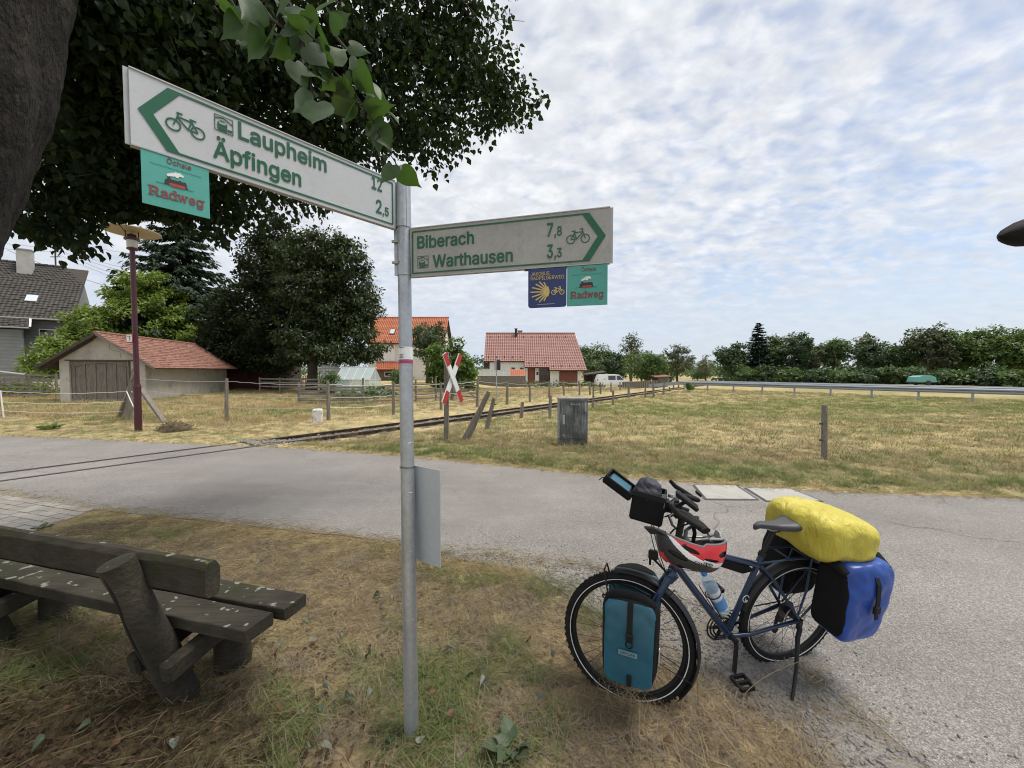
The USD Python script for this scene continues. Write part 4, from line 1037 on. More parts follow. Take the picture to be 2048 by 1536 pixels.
def walL(Y):
    r = np.random.default_rng(6); out = []
    for (px, py, rx, rz) in [(640, 500, 2.2, 1.6), (600, 510, 1.7, 1.6), (690, 520, 1.7, 1.7), (620, 570, 2.6, 2.0), (700, 580, 2.1, 2.0), (655, 620, 2.8, 2.2), (725, 610, 1.3, 1.7), (615, 670, 2.3, 2.0), (700, 670, 2.3, 2.0), (728, 690, 1.35, 1.5), (650, 715, 2.6, 1.4), (590, 720, 1.7, 1.2), (715, 722, 1.5, 0.8)]:
        c = at(px, py, Y + r.uniform(-1.3, 1.0)); out.append((c, np.array([rx, rx * .9, rz])))
    return out
broadleaf('walnut_tree', gx_(622, 30), 12.8, 8, lm_walnut, 'large round dark green walnut tree left of the signpost', seed=13, lobes=walL(30), clumps=700, per=64, size=0.25, clump_r=0.55, droop=0.6, trunk_r=0.36, zmin=2.45)
def bushL():
    r = np.random.default_rng(8); out = []
    for (px, py, Y, rx, rz) in [(300, 575, 33, 1.8, 1.3), (262, 590, 33, 1.9, 1.3), (225, 615, 32, 1.9, 1.5), (330, 615, 33.5, 2.0, 1.7), (270, 640, 32, 2.3, 1.8), (190, 655, 31, 2.0, 1.6), (350, 660, 33, 1.6, 1.4), (215, 690, 31, 2.0, 1.6), (150, 690, 30, 1.6, 1.3), (110, 705, 28, 1.3, 1.2), (95, 730, 27, 1.2, 1.0), (140, 730, 28, 1.3, 1.0), (300, 690, 32.5, 2.3, 1.6)]:
        out.append((at(px, py, Y), np.array([rx, rx * .9, rz])))
    return out
broadleaf('elder_bush', gx_(235, 32), 9.5, 9, lm_yellow, 'big yellowish green bush rising behind the plastered shed', cat='bush', seed=14, lobes=bushL(), clumps=560, per=56, size=0.25, clump_r=0.52, droop=0.3, trunk_r=0.2)
# around the houses
broadleaf('garden_tree', gx_(855, 52), 9.2, 5.4, lm_dark, 'dark tree in front of the orange roof, right of the signpost', seed=21, clumps=150, per=30, size=0.34, crown_lo=0.2)
def brightL():
    out = []
    for (px, py, rx, rz) in [(905, 745, 1.5, 1.1), (880, 755, 1.1, 0.9), (930, 750, 1.0, 1.0), (895, 715, 1.0, 0.9), (925, 722, 0.75, 0.8), (913, 690, 0.5, 0.7), (872, 730, 0.8, 0.7), (942, 762, 0.7, 0.7), (868, 700, 0.5, 0.6)]:
        out.append((at(px, py, 30.5), np.array([rx, rx * .8, rz])))
    return out
broadleaf('walnut_bush', gx_(905, 30.5), 4.6, 4.4, lm_bright, 'bright green bushy young tree behind the railway crossing cross', cat='bush', seed=22, lobes=brightL(), clumps=230, per=26, size=0.27, clump_r=0.32, droop=0.2, trunk_r=0.08)
broadleaf('garden_shrub', gx_(800, 40), 2.0, 2.6, lm_mid, 'green shrub below the small canopy of the orange roofed house', cat='bush', seed=23, clumps=70, per=24, size=0.2, crown_lo=0.02, trunk_r=0.05)
broadleaf('hedge_tree', gx_(1185, 78), 8.2, 9, lm_mid, 'rounded green tree right behind the red roofed house', seed=31, clumps=180, per=26, size=0.45, crown_lo=0.05)
broadleaf('hedge_tree', gx_(1225, 80), 7.0, 7, lm_dark, 'dark green tree standing behind the van', seed=32, clumps=150, per=26, size=0.45, crown_lo=0.05)
broadleaf('apple_tree', gx_(1283, 58), 5.6, 7.2, lm_fresh, 'spreading fresh green fruit tree over the dark board fence', seed=33, clumps=210, per=30, size=0.32, crown_lo=0.1)
broadleaf('pear_tree', gx_(1262, 88), 11.2, 6.0, lm_olive, 'tall thin crowned tree rising above the fruit tree near the van', seed=34, clumps=75, per=18, size=0.42, crown_lo=0.3, clump_r=0.5)
broadleaf('pear_tree', gx_(1355, 76), 8.6, 5.8, lm_olive, 'tall loose crowned tree standing alone behind the board hut', seed=35, clumps=105, per=22, size=0.4, crown_lo=0.08, clump_r=0.5)
broadleaf('birch_tree', gx_(1412, 92), 6.4, 4.6, lm_pale, 'pale thin birch left of the guardrail end', seed=36, clumps=60, per=18, size=0.36, crown_lo=0.2, clump_r=0.5, droop=0.8)
broadleaf('hedge_tree', gx_(1320, 84), 6.0, 8, lm_mid, 'low dense trees between the fruit tree and the lone tree', seed=37, clumps=120, per=24, size=0.42, crown_lo=0.02)
broadleaf('field_bush', gx_(1395, 96), 3.6, 8, lm_mid, 'low hedge bush under the pale birch', cat='bush', seed=38, clumps=80, per=22, size=0.4, crown_lo=0.0)
broadleaf('weed_clump', gx_(1380, 30.5), 0.72, 0.75, lm_fresh, 'upright green weed clump where the track meets the guardrail', cat='plant', seed=39, clumps=26, per=16, size=0.14, crown_lo=0.0, trunk=False, droop=-0.5)

# row of trees along the right edge of the meadow
row = [  # px, Y, top px y, width m, kind, label
    (1463, 66, 681, 5.2, lm_dark, 'b', 'leftmost broad dark tree at the start of the tree row'),
    (1515, 66, 645.5, 5.0, lm_spruce, 's', 'pointed spruce that stands tallest at the left of the tree row'),
    (1553, 68, 670, 5.0, lm_mid, 'b', 'loose crowned tree just right of the pointed spruce'),
    (1588, 66, 665, 5.6, lm_dark, 'b', 'dark ragged topped tree in the tree row above the meadow post'),
    (1622, 67, 685, 4.6, lm_olive, 'b', 'lower brownish tree in a dip of the tree row'),
    (1665, 66, 671, 5.0, lm_mid, 'b', 'pine like tree with rounded head right above the meadow post'),
    (1726, 80, 666, 4.4, lm_pale, 't', 'pale grey birch showing behind the tree row'),
    (1750, 64, 673, 6.6, lm_dark, 'b', 'dense dark tree in the middle of the tree row'),
    (1802, 63, 673, 6.4, lm_mid, 'b', 'wide green tree left of the tall pale pine in the tree row'),
    (1857, 62, 647, 7.0, lm_olive, 'b', 'tall pale green tree behind the turquoise trailer cover'),
    (1905, 58, 655, 7.4, lm_fresh, 'b', 'bright green broad tree right of the turquoise trailer cover'),
    (1965, 57, 650, 7.6, lm_mid, 'b', 'tall broad tree second from the right end of the tree row'),
    (2018, 57, 655, 6.4, lm_fresh, 'b', 'green tree near the right end of the tree row'),
    (2070, 56, 657, 6.8, lm_mid, 'b', 'rightmost tree of the tree row cut by the picture edge'),
    (2140, 56, 655, 7.5, lm_mid, 'b', 'tree of the tree row just beyond the right edge'),
]
for i, (px, Y, ty, w, lm, kind, lab) in enumerate(row):
    Y2 = (64 - 20 * (px - 1460) / 640.0) + (10 if kind == 't' else 0) + (i % 3 - 1) * 1.2; w = w * Y2 / Y; Y = Y2
    hh = ztop(ty, Y)
    if kind == 's':
        spruce('spruce_tree', gx_(px, Y), hh, w * 0.52, lm, lab, group='trees beyond the meadow', seed=50 + i, levels=30, per_level=10, size=0.7, cards=12, droop=0.34, hang=0.3, ragged=0.3, m=4)
    else:
        broadleaf('row_tree' if kind == 'b' else 'birch_tree', gx_(px, Y), hh, w, lm, lab, group='trees beyond the meadow', seed=50 + i, clumps=int(34 * w) if kind == 'b' else 60, per=26 if kind == 'b' else 16, size=0.36 if Y < 60 else 0.4, crown_lo=0.2 if kind == 'b' else 0.35, clump_r=w * 0.085, nl=10)
und = np.random.default_rng(77)
labs = ['low dark shrub under the leftmost tree of the row', 'shrub under the pointed spruce', 'shady undergrowth bush below the ragged topped tree', 'bush in the dip of the tree row', 'dark bush under the rounded pine like tree', 'dense bush below the dark middle tree', 'bush left of the turquoise trailer cover', 'bush behind the turquoise trailer cover', 'bush right of the turquoise trailer cover', 'shrub below the second last tree of the row', 'shrub at the right picture edge under the tree row']
for i, px in enumerate([1480, 1530, 1580, 1635, 1690, 1745, 1800, 1860, 1915, 1970, 2030]):
    broadleaf('undergrowth_bush', gx_(px, 60 - 1.95 * i), (2.3 + und.uniform(-.6, .7)) * (1 - .03 * i), 5.2 - .16 * i, lm_dark if i % 2 else lm_mid, labs[i], cat='bush', group='shrubs under the tree row', seed=90 + i, clumps=120, per=30, size=0.36, crown_lo=-0.25, trunk_r=0.05)
# far wood and hills
def ridge_hill(name, pts, Y, thick, c, base=-1.0):
    pts = np.array(pts, float); n = len(pts)
    top = np.array([at(px, py, Y) for px, py in pts])
    v = np.vstack([top * [1, 0, 1] + [0, Y, 0], np.column_stack([top[:, 0], np.full(n, Y - thick), np.full(n, base)]), np.column_stack([top[:, 0], np.full(n, Y + thick), np.full(n, base)])])
    f = []
    for i in range(n - 1):
        f += [[i, n + i, n + i + 1], [i, n + i + 1, i + 1], [i, i + 1, 2 * n + i + 1], [i, 2 * n + i + 1, 2 * n + i]]
    return single(name, (v, np.array(f)), c, kind='structure', smooth=True)
hillm = mat('far_hill', (0.07, 0.095, 0.055), (0.10, 0.12, 0.06), scale=0.012, rough=1.0, fine=0.2, fscale=0.06)
r_ = np.random.default_rng(3)
xs = np.arange(-300, 2350, 50)
ridge_hill('hill', [(x, 735.5 + 3 * math.sin(x / 260.0) + r_.uniform(-.8, .8)) for x in xs], 1500, 300, hillm)
ridge_hill('hill', [(x, 738.0 + 1.5 * math.sin(x / 130.0 + 2) + r_.uniform(-.5, .5)) for x in xs], 800, 120, hillm)
# distant wood closing the gaps behind the houses
rr_ = np.random.default_rng(9); C = []
for px in np.arange(560, 1460, 5):
    for _ in range(3):
        Y = rr_.uniform(108, 125); hh = rr_.uniform(0.2, 6.5 if px < 1330 else 4.0)
        C.append([(px - 1024) / FPX * Y, Y, hh])
for px in np.arange(1440, 2200, 6):
    for _ in range(3):
        Y = rr_.uniform(66, 76) - 16 * (px - 1440) / 640.0; C.append([(px - 1024) / FPX * Y, Y, rr_.uniform(0.0, 2.6)])
for px in np.arange(-100, 560, 6):
    for _ in range(3):
        Y = rr_.uniform(60, 75); C.append([(px - 1024) / FPX * Y, Y, rr_.uniform(0.2, 5.0)])
v, f = clump_leaves(np.array(C), 1.3, 20, 0.75, rr_, 0.8, 0.3)
single('distant_wood', (v, f), lm_dark, 'far off hedges and woods closing the view behind houses and meadow', 'wood', kind='stuff')

# ================================================================ FENCES, SIGNALS, STREET FURNITURE, VEHICLES
galv = mat('galvanised_steel', (0.40, 0.42, 0.44), (0.33, 0.35, 0.37), scale=6, rough=0.42, metal=0.75, fine=0.14, fscale=55, bump=0.06, bscale=40, dirt=(0.24, 0.25, 0.25), dscale=5, dramp=(0.58, 0.8))
post_wood = mat('post_wood', (0.20, 0.175, 0.145), (0.125, 0.107, 0.088), scale=5, rough=0.92, fine=0.35, fscale=30, stretch=(5, 5, 0.6), bump=0.5, bscale=22, dirt=(0.27, 0.245, 0.205), dscale=3)
wire_m = plain('fence_wire', (0.45, 0.46, 0.45), 0.5, metal=0.3)
tape_m = plain('fence_tape', (0.62, 0.63, 0.58), 0.7)

def wood_post(p0, p1, w, seed, taper=0.85, n=7):
    p0, p1 = np.asarray(p0, float), np.asarray(p1, float)
    s = np.linspace(0, 1, 7)[:, None]
    p = p0 + (p1 - p0) * s
    m = tube(p, w / 2 * np.linspace(1.08, taper, 7), n)
    return roughen(m, w * 0.09, 5.0, seed)

def post_px(bx, by, tx, ty, sink=0.08):
    b = G(bx, by); b = G(bx, by, gz(b[0], b[1])); t = at(tx, ty, b[1]); return b - [0, 0, sink], t

def vpost(bx, by, tx, ty, w, seed, lean_px=None):
    b, t = post_px(bx, by, tx, ty); return wood_post(b, t, w, seed), b, t

# pasture fence left of the track
pf = thing('pasture_fence', 'wire pasture fence of weathered posts left of the railway track', 'fence', loc=tuple(G(657, 838)))
pp = [(453, 842, 453, 757, .12), (657, 838.7, 655.7, 763.5, .12), (787, 829, 787, 765, .12), (882, 820, 882, 764.5, .12), (954.5, 815, 955.5, 758.6, .13), (1014, 808, 1015, 762.7, .14), (1059.7, 803.5, 1059.7, 766, .12), (1098, 796, 1099, 761.6, .13), (1127.8, 790.6, 1126.7, 762.7, .13), (1159, 790, 1159, 766, .12), (1180, 788.5, 1179, 763, .13), (1201, 787, 1201, 765, .13), (1222, 783, 1222, 765, .13), (1240, 780.5, 1240, 764, .13)]
tops, bots = [], []
for i, (bx, by, tx, ty, w) in enumerate(pp):
    m, b, t = vpost(bx, by, tx, ty, w, i)
    part(pf, 'post', m, post_wood, smooth=40); tops.append(t); bots.append(b)
start_top, start_bot = at(268, 752, 13.4), at(262, 822, 13.4)
T, Bm = [start_top] + tops, [start_bot] + bots
for h, mt, r in ((0.94, wire_m, 0.006), (0.62, wire_m, 0.005), (0.36, wire_m, 0.005)):
    pts = []
    for t, b in zip(T, Bm):
        pts.append(b + (t - b) * h)
    full = [pts[0]]
    for a, b in zip(pts[:-1], pts[1:]):
        for s in (0.25, 0.5, 0.75, 1.0):
            q = a + (b - a) * s; q = q - [0, 0, 0.05 * math.sin(math.pi * s)]; full.append(q)
    part(pf, 'wire', tube(np.array(full), r, 4), mt)
# electric fence at the far left with white stake
ef = thing('electric_fence', 'white plastic fence stake with thin tapes at the left edge in front of the shed', 'fence', loc=tuple(G(8, 836)))
b, t = post_px(8, 836, 1, 781)
part(ef, 'stake', tube(np.array([b, t]), [0.022, 0.018], 6), white_paint)
for k, h in enumerate((0.97, 0.62, 0.32, 0.12)):
    a = b + (t - b) * h; e = at(256 - 6 * k, 783 + 20 * k, 13.2); l = a + (a - e) * 0.4
    s = np.linspace(0, 1, 9)[:, None]; p = a + (e - a) * s - np.column_stack([0 * s, 0 * s, 0.07 * np.sin(np.pi * s)])
    part(ef, 'tape', tube(np.vstack([l[None], p]), 0.007, 4), tape_m)

# strainer post with two braces
st = thing('strainer_post', 'thick old leaning fence post propped by two planks behind the street lamp', 'fence post', loc=tuple(G(253, 841)))
b = G(253, 841); part(st, 'log', wood_post(b - [0, 0, .1], at(271, 737, b[1] + .1), 0.23, 31), post_wood, smooth=40)
b1 = G(237, 834); part(st, 'brace', bar(b1 - [0, 0, .1], at(272, 747, b[1] - .12), 0.14, 0.10), post_wood)
b2 = G(334, 848); part(st, 'brace', bar(b2 - [0, 0, .06], at(280, 776, b[1] - .1), 0.12, 0.09), post_wood)
part(st, 'rope', tube(np.array([at(253, 782, 12.9), at(262, 803, 12.2), at(271, 822, 11.2), at(283, 822, 10.95)]), 0.014, 5), tape_m)

# posts right of the track
nb_ = [
    (972, 858, 988, 796, .13, 'short grey post leaning right beside the fallen looking log'),
    (1042, 837, 1045, 804, .13, 'short stump like post between the leaning log and the grey cabinet'),
    (1099.5, 836, 1101, 790.6, .12, 'upright post with insulators just left of the grey cabinet'),
    (1186, 816, 1187, 772, .09, 'thin dark post just right of the grey cabinet'),
    (1226, 810, 1226, 781, .12, 'first short post beyond the thin dark post along the track'),
    (1257.5, 796, 1257, 768, .16, 'thick pale post on the ballast edge in front of the board fence'),
    (1290.6, 794, 1290.6, 774.5, .12, 'small dark post between two pale posts along the track'),
    (1307.6, 793, 1306, 766, .15, 'pale leaning post below the board hut'),
    (1326.5, 789, 1328.7, 762.7, .15, 'tall pale post leaning right below the board hut'),
    (1339, 781, 1339, 774, .14, 'stub of a post near the far bend of the track'),
    (1347.5, 779, 1347, 770, .14, 'farthest post but one beside the track'),
    (1357, 777, 1357, 768, .15, 'farthest post beside the track near the weed clump'),
]
for i, (bx, by, tx, ty, w, lab) in enumerate(nb_):
    m, b, t = vpost(bx, by, tx, ty, w, 60 + i)
    p = thing('fence_post', lab, 'fence post', loc=tuple(b), group='posts right of the railway track')
    part(p, 'post', m, post_wood, smooth=40)
    if i in (2, 3, 0):
        for h in (0.8, 0.55):
            q = b + (t - b) * h; part(p, 'insulator', cyl(q, q + np.array([0.1, -0.02, 0.01]), 0.016, n=6), black_metal)
b, t = post_px(928, 880, 978, 783)
lg = thing('leaning_log', 'split grey log leaning to the right beside the crossing cross', 'fence post', loc=tuple(b))
part(lg, 'log', [wood_post(b + [0.0, 0, 0], t, 0.2, 81, taper=0.5, n=9)], post_wood, smooth=40)
part(lg, 'splinter', [wood_post(b + np.array([.09, -.07, .02]), b + (t - b) * .42 + np.array([.05, -.04, 0]), 0.07, 82, taper=0.3)], wood_rail)
b, t = post_px(1649, 918, 1649, 810)
mp = thing('meadow_post', 'single round grey post standing at the near edge of the meadow', 'fence post', loc=tuple(b))
part(mp, 'post', roughen(tube(np.array([b, (b + t) / 2, t]), [0.05, 0.05, 0.047], 12), 0.004, 9), post_wood, smooth=40)
for h in (0.40, 0.68):
    q = b + (t - b) * h + np.array([-0.05, -.01, 0]); part(mp, 'insulator', [cyl(q, q + np.array([-.045, -.01, 0]), 0.012, n=8), ring(q + np.array([-.05, -.01, 0]), (1, 0, 0), 0.016, 0.005, 10, 5)], black_metal)

# slatted garden fence
gfc = thing('slatted_garden_fence', 'old grey slatted wooden fence around the vegetable garden', 'fence', loc=tuple(G(654, 809)))
gp = [(598, 809), (656, 810), (727, 809), (787, 806), (832, 805), (872, 803), (903, 801)]
gw_ = [G(*q) for q in gp]
for i, p in enumerate(gw_):
    part(gfc, 'post', wood_post(p - [0, 0, .1], p + [0, 0, 1.12 + 0.1 * (i % 3)], 0.12, 120 + i), post_wood, smooth=40)
for i in range(len(gw_) - 1):
    a, b = gw_[i], gw_[i + 1]
    hs = (0.08, 0.22, 0.37, 0.53, 0.70, 0.88) if i < 2 else ((0.15, 0.4, 0.68, 0.95) if i < 4 else (0.2, 0.45, 0.7, 0.98))
    for h in hs:
        e = rng.normal(0, 0.025, 2)
        part(gfc, 'slat', bar(a + [0, -.07, h + e[0]] + (a - b) * 0.02, b + [0, -.07, h + e[1]] + (b - a) * 0.02, 0.025, 0.085 if i < 2 else 0.07), wood_rail)
part(gfc, 'brace', bar(gw_[2] + [0.3, -.1, 0.05], gw_[3] + [0, -.1, 0.9], 0.03, 0.07), wood_rail)
for k in range(3):
    part(gfc, 'slat', bar(gw_[0] + [0, 0.0, 0.25 + 0.28 * k], gw_[0] + [-.35, 5.5, 0.25 + 0.28 * k], 0.025, 0.08), wood_rail)
bk = thing('back_rail_fence', 'two rail fence in the shade behind the slatted garden fence', 'fence', loc=tuple(at(600, 795, 27) * [1, 1, 0]))
q0, q1 = at(520, 790, 28) * [1, 1, 0], at(648, 790, 26) * [1, 1, 0]
for h in (0.55, 0.85, 1.1):
    part(bk, 'rail', bar(q0 + [0, 0, h], q1 + [0, 0, h - .02], 0.03, 0.09), wood_rail)
for s in (0, .33, .66, 1):
    q = q0 + (q1 - q0) * s; part(bk, 'post', wood_post(q - [0, 0, .1], q + [0, 0, 1.2], 0.12, 140 + int(s * 10)), post_wood)
wpk = thing('white_picket_fence', 'short white picket fence glimpsed between the trunks of the conifer and the walnut tree', 'fence', loc=tuple(at(592, 784, 36) * [1, 1, 0]))
for k in range(26):
    p = at(560 + 3.2 * k, 780, 36); part(wpk, 'picket', box((p[0], 36, 0.62), (0.075, 0.03, 1.15)), wood_rail)
part(wpk, 'rail', [bar((at(558, 780, 36)[0], 36.04, .4), (at(645, 780, 36)[0], 36.04, .4), .04, .07), bar((at(558, 780, 36)[0], 36.04, .95), (at(645, 780, 36)[0], 36.04, .95), .04, .07)], wood_rail)
# field gate
fg = thing('field_gate', 'wooden field gate with diagonal braces left of the white cross post line', 'gate', loc=tuple(G(930, 800)))
a, b = G(905, 800), G(954, 806)
for h in (0.25, 0.45, 0.65, 0.85, 1.05):
    part(fg, 'bar', bar(a + [0, 0, h], b + [0, 0, h + .06], 0.03, 0.06), wood_rail)
part(fg, 'diagonal', bar(a + [0, -.04, 1.05], b + [0, -.04, 0.25], 0.03, 0.06), wood_rail); part(fg, 'diagonal', bar(a + [0, -.04, 0.25], (a + b) / 2 + [0, -.04, 1.05], 0.03, 0.06), wood_rail)
part(fg, 'gate_post', wood_post(a - [0, 0, .1], a + [0, 0, 1.35], 0.16, 150), post_wood)
# plank fence at the far left
pk = thing('plank_fence', 'rough horizontal plank fence with weeds left of the shed gate', 'fence', loc=tuple(G(60, 798)))
a, b = at(-60, 797, 23.5) * [1, 1, 0], at(114, 797, 23.5) * [1, 1, 0]
for k, (h, w, x0, x1) in enumerate([(1.42, .1, 0, 1), (1.12, .2, 0, .96), (0.9, .08, .05, .95), (0.68, .12, .1, .97), (0.45, .1, .05, .95), (0.22, .12, 0, .9)]):
    part(pk, 'plank', bar(a + (b - a) * x0 + [0, -.05 - .01 * k, h + .04], a + (b - a) * x1 + [0, -.05 - .01 * k, h - .02], 0.03, w), wood_rail)
for s in (0, .35, .68, 1):
    q = a + (b - a) * s; part(pk, 'post', wood_post(q - [0, 0, .1], q + [0, 0, 1.5], .13, 160 + int(s * 9)), post_wood)
part(pk, 'pale_pole', bar(at(-20, 740, 22.6), at(49, 748.5, 23.2), .05, .06), tape_m)

# ---------------------------------------------------------------- boundary stone, hay heap
b = G(635, 845)
stn = roughen(box((b[0], b[1], 0.20), (0.31, 0.26, 0.5), rz=0.35, bev=0.045), 0.012, 9)
single('boundary_stone', stn, mat('painted_stone', (0.62, 0.61, 0.58), (0.50, 0.49, 0.46), scale=9, rough=0.9, fine=0.2, fscale=30, dirt=(0.17, 0.155, 0.13), dscale=7, dramp=(0.53, 0.64), bump=0.5), 'short white weathered boundary stone in the dry grass near the rails', 'stone')
b = G(349, 862); r = np.random.default_rng(4)
sm = trimesh.creation.icosphere(3, 1.0); v = np.array(sm.vertices); v[:, 2] = np.maximum(v[:, 2], -0.1)
v = v * [0.40, 0.30, 0.24] * (0.8 + 0.5 * meshkit.fbm(v * 2.2 + 5, 4, 2))[:, None] + b
hv, hf = leaf_faces(v[r.integers(len(v), size=700)], unit(700, r) * [1, 1, .35], unit(700, r) + [0, 0, 1], r.uniform(.05, .16, 700), 0.06)
hayh = thing('hay_heap', 'small brown heap of raked hay beside the foot of the street lamp', 'hay heap', loc=tuple(b))
hay_m = mat('old_hay', (0.13, 0.10, 0.055), (0.075, 0.058, 0.035), scale=14, rough=1.0, fine=0.5, fscale=60, bump=1.0, bscale=50, bdist=0.03)
part(hayh, 'heap', (v, np.array(sm.faces)), hay_m, smooth=True); part(hayh, 'stalks', (hv, hf), mat('hay_stalk', (0.27, 0.215, 0.12), (0.15, 0.115, 0.065), scale=9, rough=0.9, island=0.3), kind='stuff')

# ---------------------------------------------------------------- street lamp
lamp_red = mat('lamp_maroon', (0.055, 0.010, 0.019), (0.043, 0.008, 0.015), scale=3, rough=0.4, fine=0.1, spec=0.5)
b = G(277, 862)
lp = thing('street_lamp', 'dark maroon street lamp with wide flat reflector disc at the roadside', 'street lamp', loc=tuple(b))
z1 = at(277, 772, b[1])[2]; zc = at(277, 497, b[1])[2]; zt = at(277, 481, b[1])[2]; zd = at(277, 462, b[1])[2]
part(lp, 'pole', lathe([(0.085, -0.1), (0.085, z1 - 0.1), (0.095, z1 - 0.05), (0.092, z1 + 0.0), (0.062, z1 + 0.08), (0.058, zc - 0.05)], b * [1, 1, 0], n=18), lamp_red, smooth=40)
hd = part(lp, 'lantern', lathe([(0.058, zc - 0.06), (0.12, zc - 0.03), (0.125, zc), (0.10, zc + 0.02)], b * [1, 1, 0], n=20), lamp_red, smooth=40)
part(hd, 'lens', lathe([(0.10, zc + 0.015), (0.118, zc + 0.06), (0.118, zt), (0.10, zt + 0.02)], b * [1, 1, 0], n=20), plain('lamp_lens', (0.5, 0.49, 0.46), 0.3))
part(hd, 'cap', lathe([(0.10, zt), (0.17, zt + 0.01), (0.17, zt + 0.06), (0.10, zt + 0.09), (0.09, zt + 0.16), (0.0, zt + 0.18)], b * [1, 1, 0], n=20), lamp_red, smooth=40)
rdm = mat('reflector_cream', (0.36, 0.30, 0.215), (0.30, 0.25, 0.18), scale=3, rough=0.5, fine=0.1)
part(lp, 'reflector_disc', lathe([(0.02, zd - 0.02), (0.55, zd - 0.035), (0.62, zd - 0.03), (0.62, zd - 0.012), (0.4, zd + 0.04), (0.0, zd + 0.07)], b * [1, 1, 0], n=40), rdm, smooth=40)
part(lp, 'disc_strut', [cyl(b * [1, 1, 0] + [0.15 * math.cos(a), 0.15 * math.sin(a), zt + 0.03], b * [1, 1, 0] + [0.15 * math.cos(a), 0.15 * math.sin(a), zd - 0.02], 0.012, n=6) for a in (0.3, 2.4, 4.5)], lamp_red)
zs = at(270, 677, b[1])[2]
sg_ = part(lp, 'notice_plate', box((b[0] - 0.09, b[1] - 0.075, zs), (0.185, 0.012, 0.235)), plain('notice_red', (0.45, 0.05, 0.05), 0.5))
part(sg_, 'plate_face', box((b[0] - 0.09, b[1] - 0.0825, zs), (0.145, 0.006, 0.195)), white_paint)
part(sg_, 'mark', [box((b[0] - 0.09, b[1] - 0.087, zs + 0.055), (0.10, 0.003, 0.022)), box((b[0] - 0.075, b[1] - 0.087, zs + 0.005), (0.03, 0.003, 0.06)), box((b[0] - 0.07, b[1] - 0.087, zs - 0.05), (0.02, 0.003, 0.04))], plain('mark_grey', (0.2, 0.2, 0.2), 0.6))
bolt = [cyl(b * [1, 1, 0] + [-.07, -.06, h], b * [1, 1, 0] + [-.09, -.08, h], 0.018, n=8) for h in (z1 - 0.16,)]
part(lp, 'bolt', bolt, white_paint)

# ---------------------------------------------------------------- level crossing cross
b, t = post_px(893, 880, 893, 705)
cx = thing('crossing_cross', 'white railway crossing cross with red tips on a grey wooden post', 'railway crossing sign', loc=tuple(b))
part(cx, 'post', roughen(bar(b, t, 0.105, 0.11, up=(0, 1, 0), bev=0.008), 0.003, 8), post_wood)
nrm = np.array([0.86, -0.51, 0]); tx_ = np.array([0.51, 0.86, 0])
cc = at(903, 756.5, b[1]) + nrm * 0.02
w_red = plain('cross_red', (0.42, 0.028, 0.03), 0.45)
w_wht = mat('cross_white', (0.70, 0.71, 0.70), (0.60, 0.61, 0.60), scale=6, rough=0.5, fine=0.06)
for sgn, off in ((1, 0.0), (-1, 0.032)):
    L = 0.66; d = tx_ * math.sin(math.radians(29)) * sgn + np.array([0, 0, math.cos(math.radians(29))])
    o = cc + nrm * off
    s_ = part(cx, 'slat', bar(o - d * L, o + d * L, 0.135, 0.028, up=tuple(nrm)), w_wht)
    for e in (-1, 1):
        part(s_, 'red_tip', bar(o + d * e * L * 0.53, o + d * e * (L - 0.012), 0.125, 0.006, up=tuple(nrm)) if False else (lambda q: (q[0] + nrm * 0.017, q[1]))(bar(o + d * e * L * 0.53, o + d * e * (L + 0.001), 0.130, 0.006, up=tuple(nrm))), w_red)

# ---------------------------------------------------------------- railway signal and cabinet
b = G(993, 803); t = at(993, 719, b[1])
sgl = thing('railway_signal', 'slim grey signal pole with dark lamp box beside the railway track', 'signal', loc=tuple(b))
part(sgl, 'pole', cyl(b - [0, 0, .1], t, 0.032, n=10), galv)
part(sgl, 'lamp_box', box(at(997.5, 730, b[1]) + [0, -.02, 0], (0.19, 0.16, 0.56), bev=0.02), black_metal)
part(sgl, 'back_board', box(at(991, 731, b[1]) + [-0.03, .02, 0], (0.07, 0.06, 0.5)), metal_grey)

b = G(1147, 893); cw, ch, cd = 0.655, 1.12, 0.33; b = b - [0, 0, 0.03]
cab_m = usdkit.material(stage, '/World/Looks/cabinet_weathered', {
    'g': ('geometry', {}), 'm': ('mapping', {'scale': (34, 34, 3.0)}), 'n': ('noise_texture', {'scale': 1.0, 'detail': 5.0, 'roughness': 0.6}),
    'n2': ('noise_texture', {'scale': 3.2, 'detail': 5.0}), 'n3': ('noise_texture', {'scale': 60.0, 'detail': 4.0}),
    'mx': ('math', {'math_type': 'add'}), 'mh': ('math', {'math_type': 'multiply', 'value2': 0.5}),
    'r': ('rgb_ramp', {'ramp': [(0.36, (0.045, 0.048, 0.045)), (0.5, (0.10, 0.105, 0.10)), (0.64, (0.23, 0.235, 0.225))]}),
    'rf': ('map_range', {'range_type': 'linear', 'from_min': 0.3, 'from_max': 0.7, 'to_min': 0.8, 'to_max': 1.2, 'clamp': True}), 's': ('vector_math', {'math_type': 'scale'}),
    'p': ('principled_bsdf', {'roughness': 0.8, 'specular_ior_level': 0.3})},
    [('g.position', 'm.vector'), ('m.vector', 'n.vector'), ('g.position', 'n2.vector'), ('g.position', 'n3.vector'), ('n.fac', 'mx.value1'), ('n2.fac', 'mx.value2'), ('mx.value', 'mh.value1'), ('mh.value', 'r.fac'), ('n3.fac', 'rf.value'), ('r.color', 's.vector1'), ('rf.result', 's.scale'), ('s.vector', 'p.base_color')], surface='p.BSDF')
cab_l = mat('cabinet_edge', (0.26, 0.265, 0.25), (0.18, 0.185, 0.175), scale=6, rough=0.8, fine=0.25)
cb_ = thing('utility_cabinet', 'weathered grey utility cabinet standing in the verge between road and meadow', 'utility cabinet', loc=tuple(b))
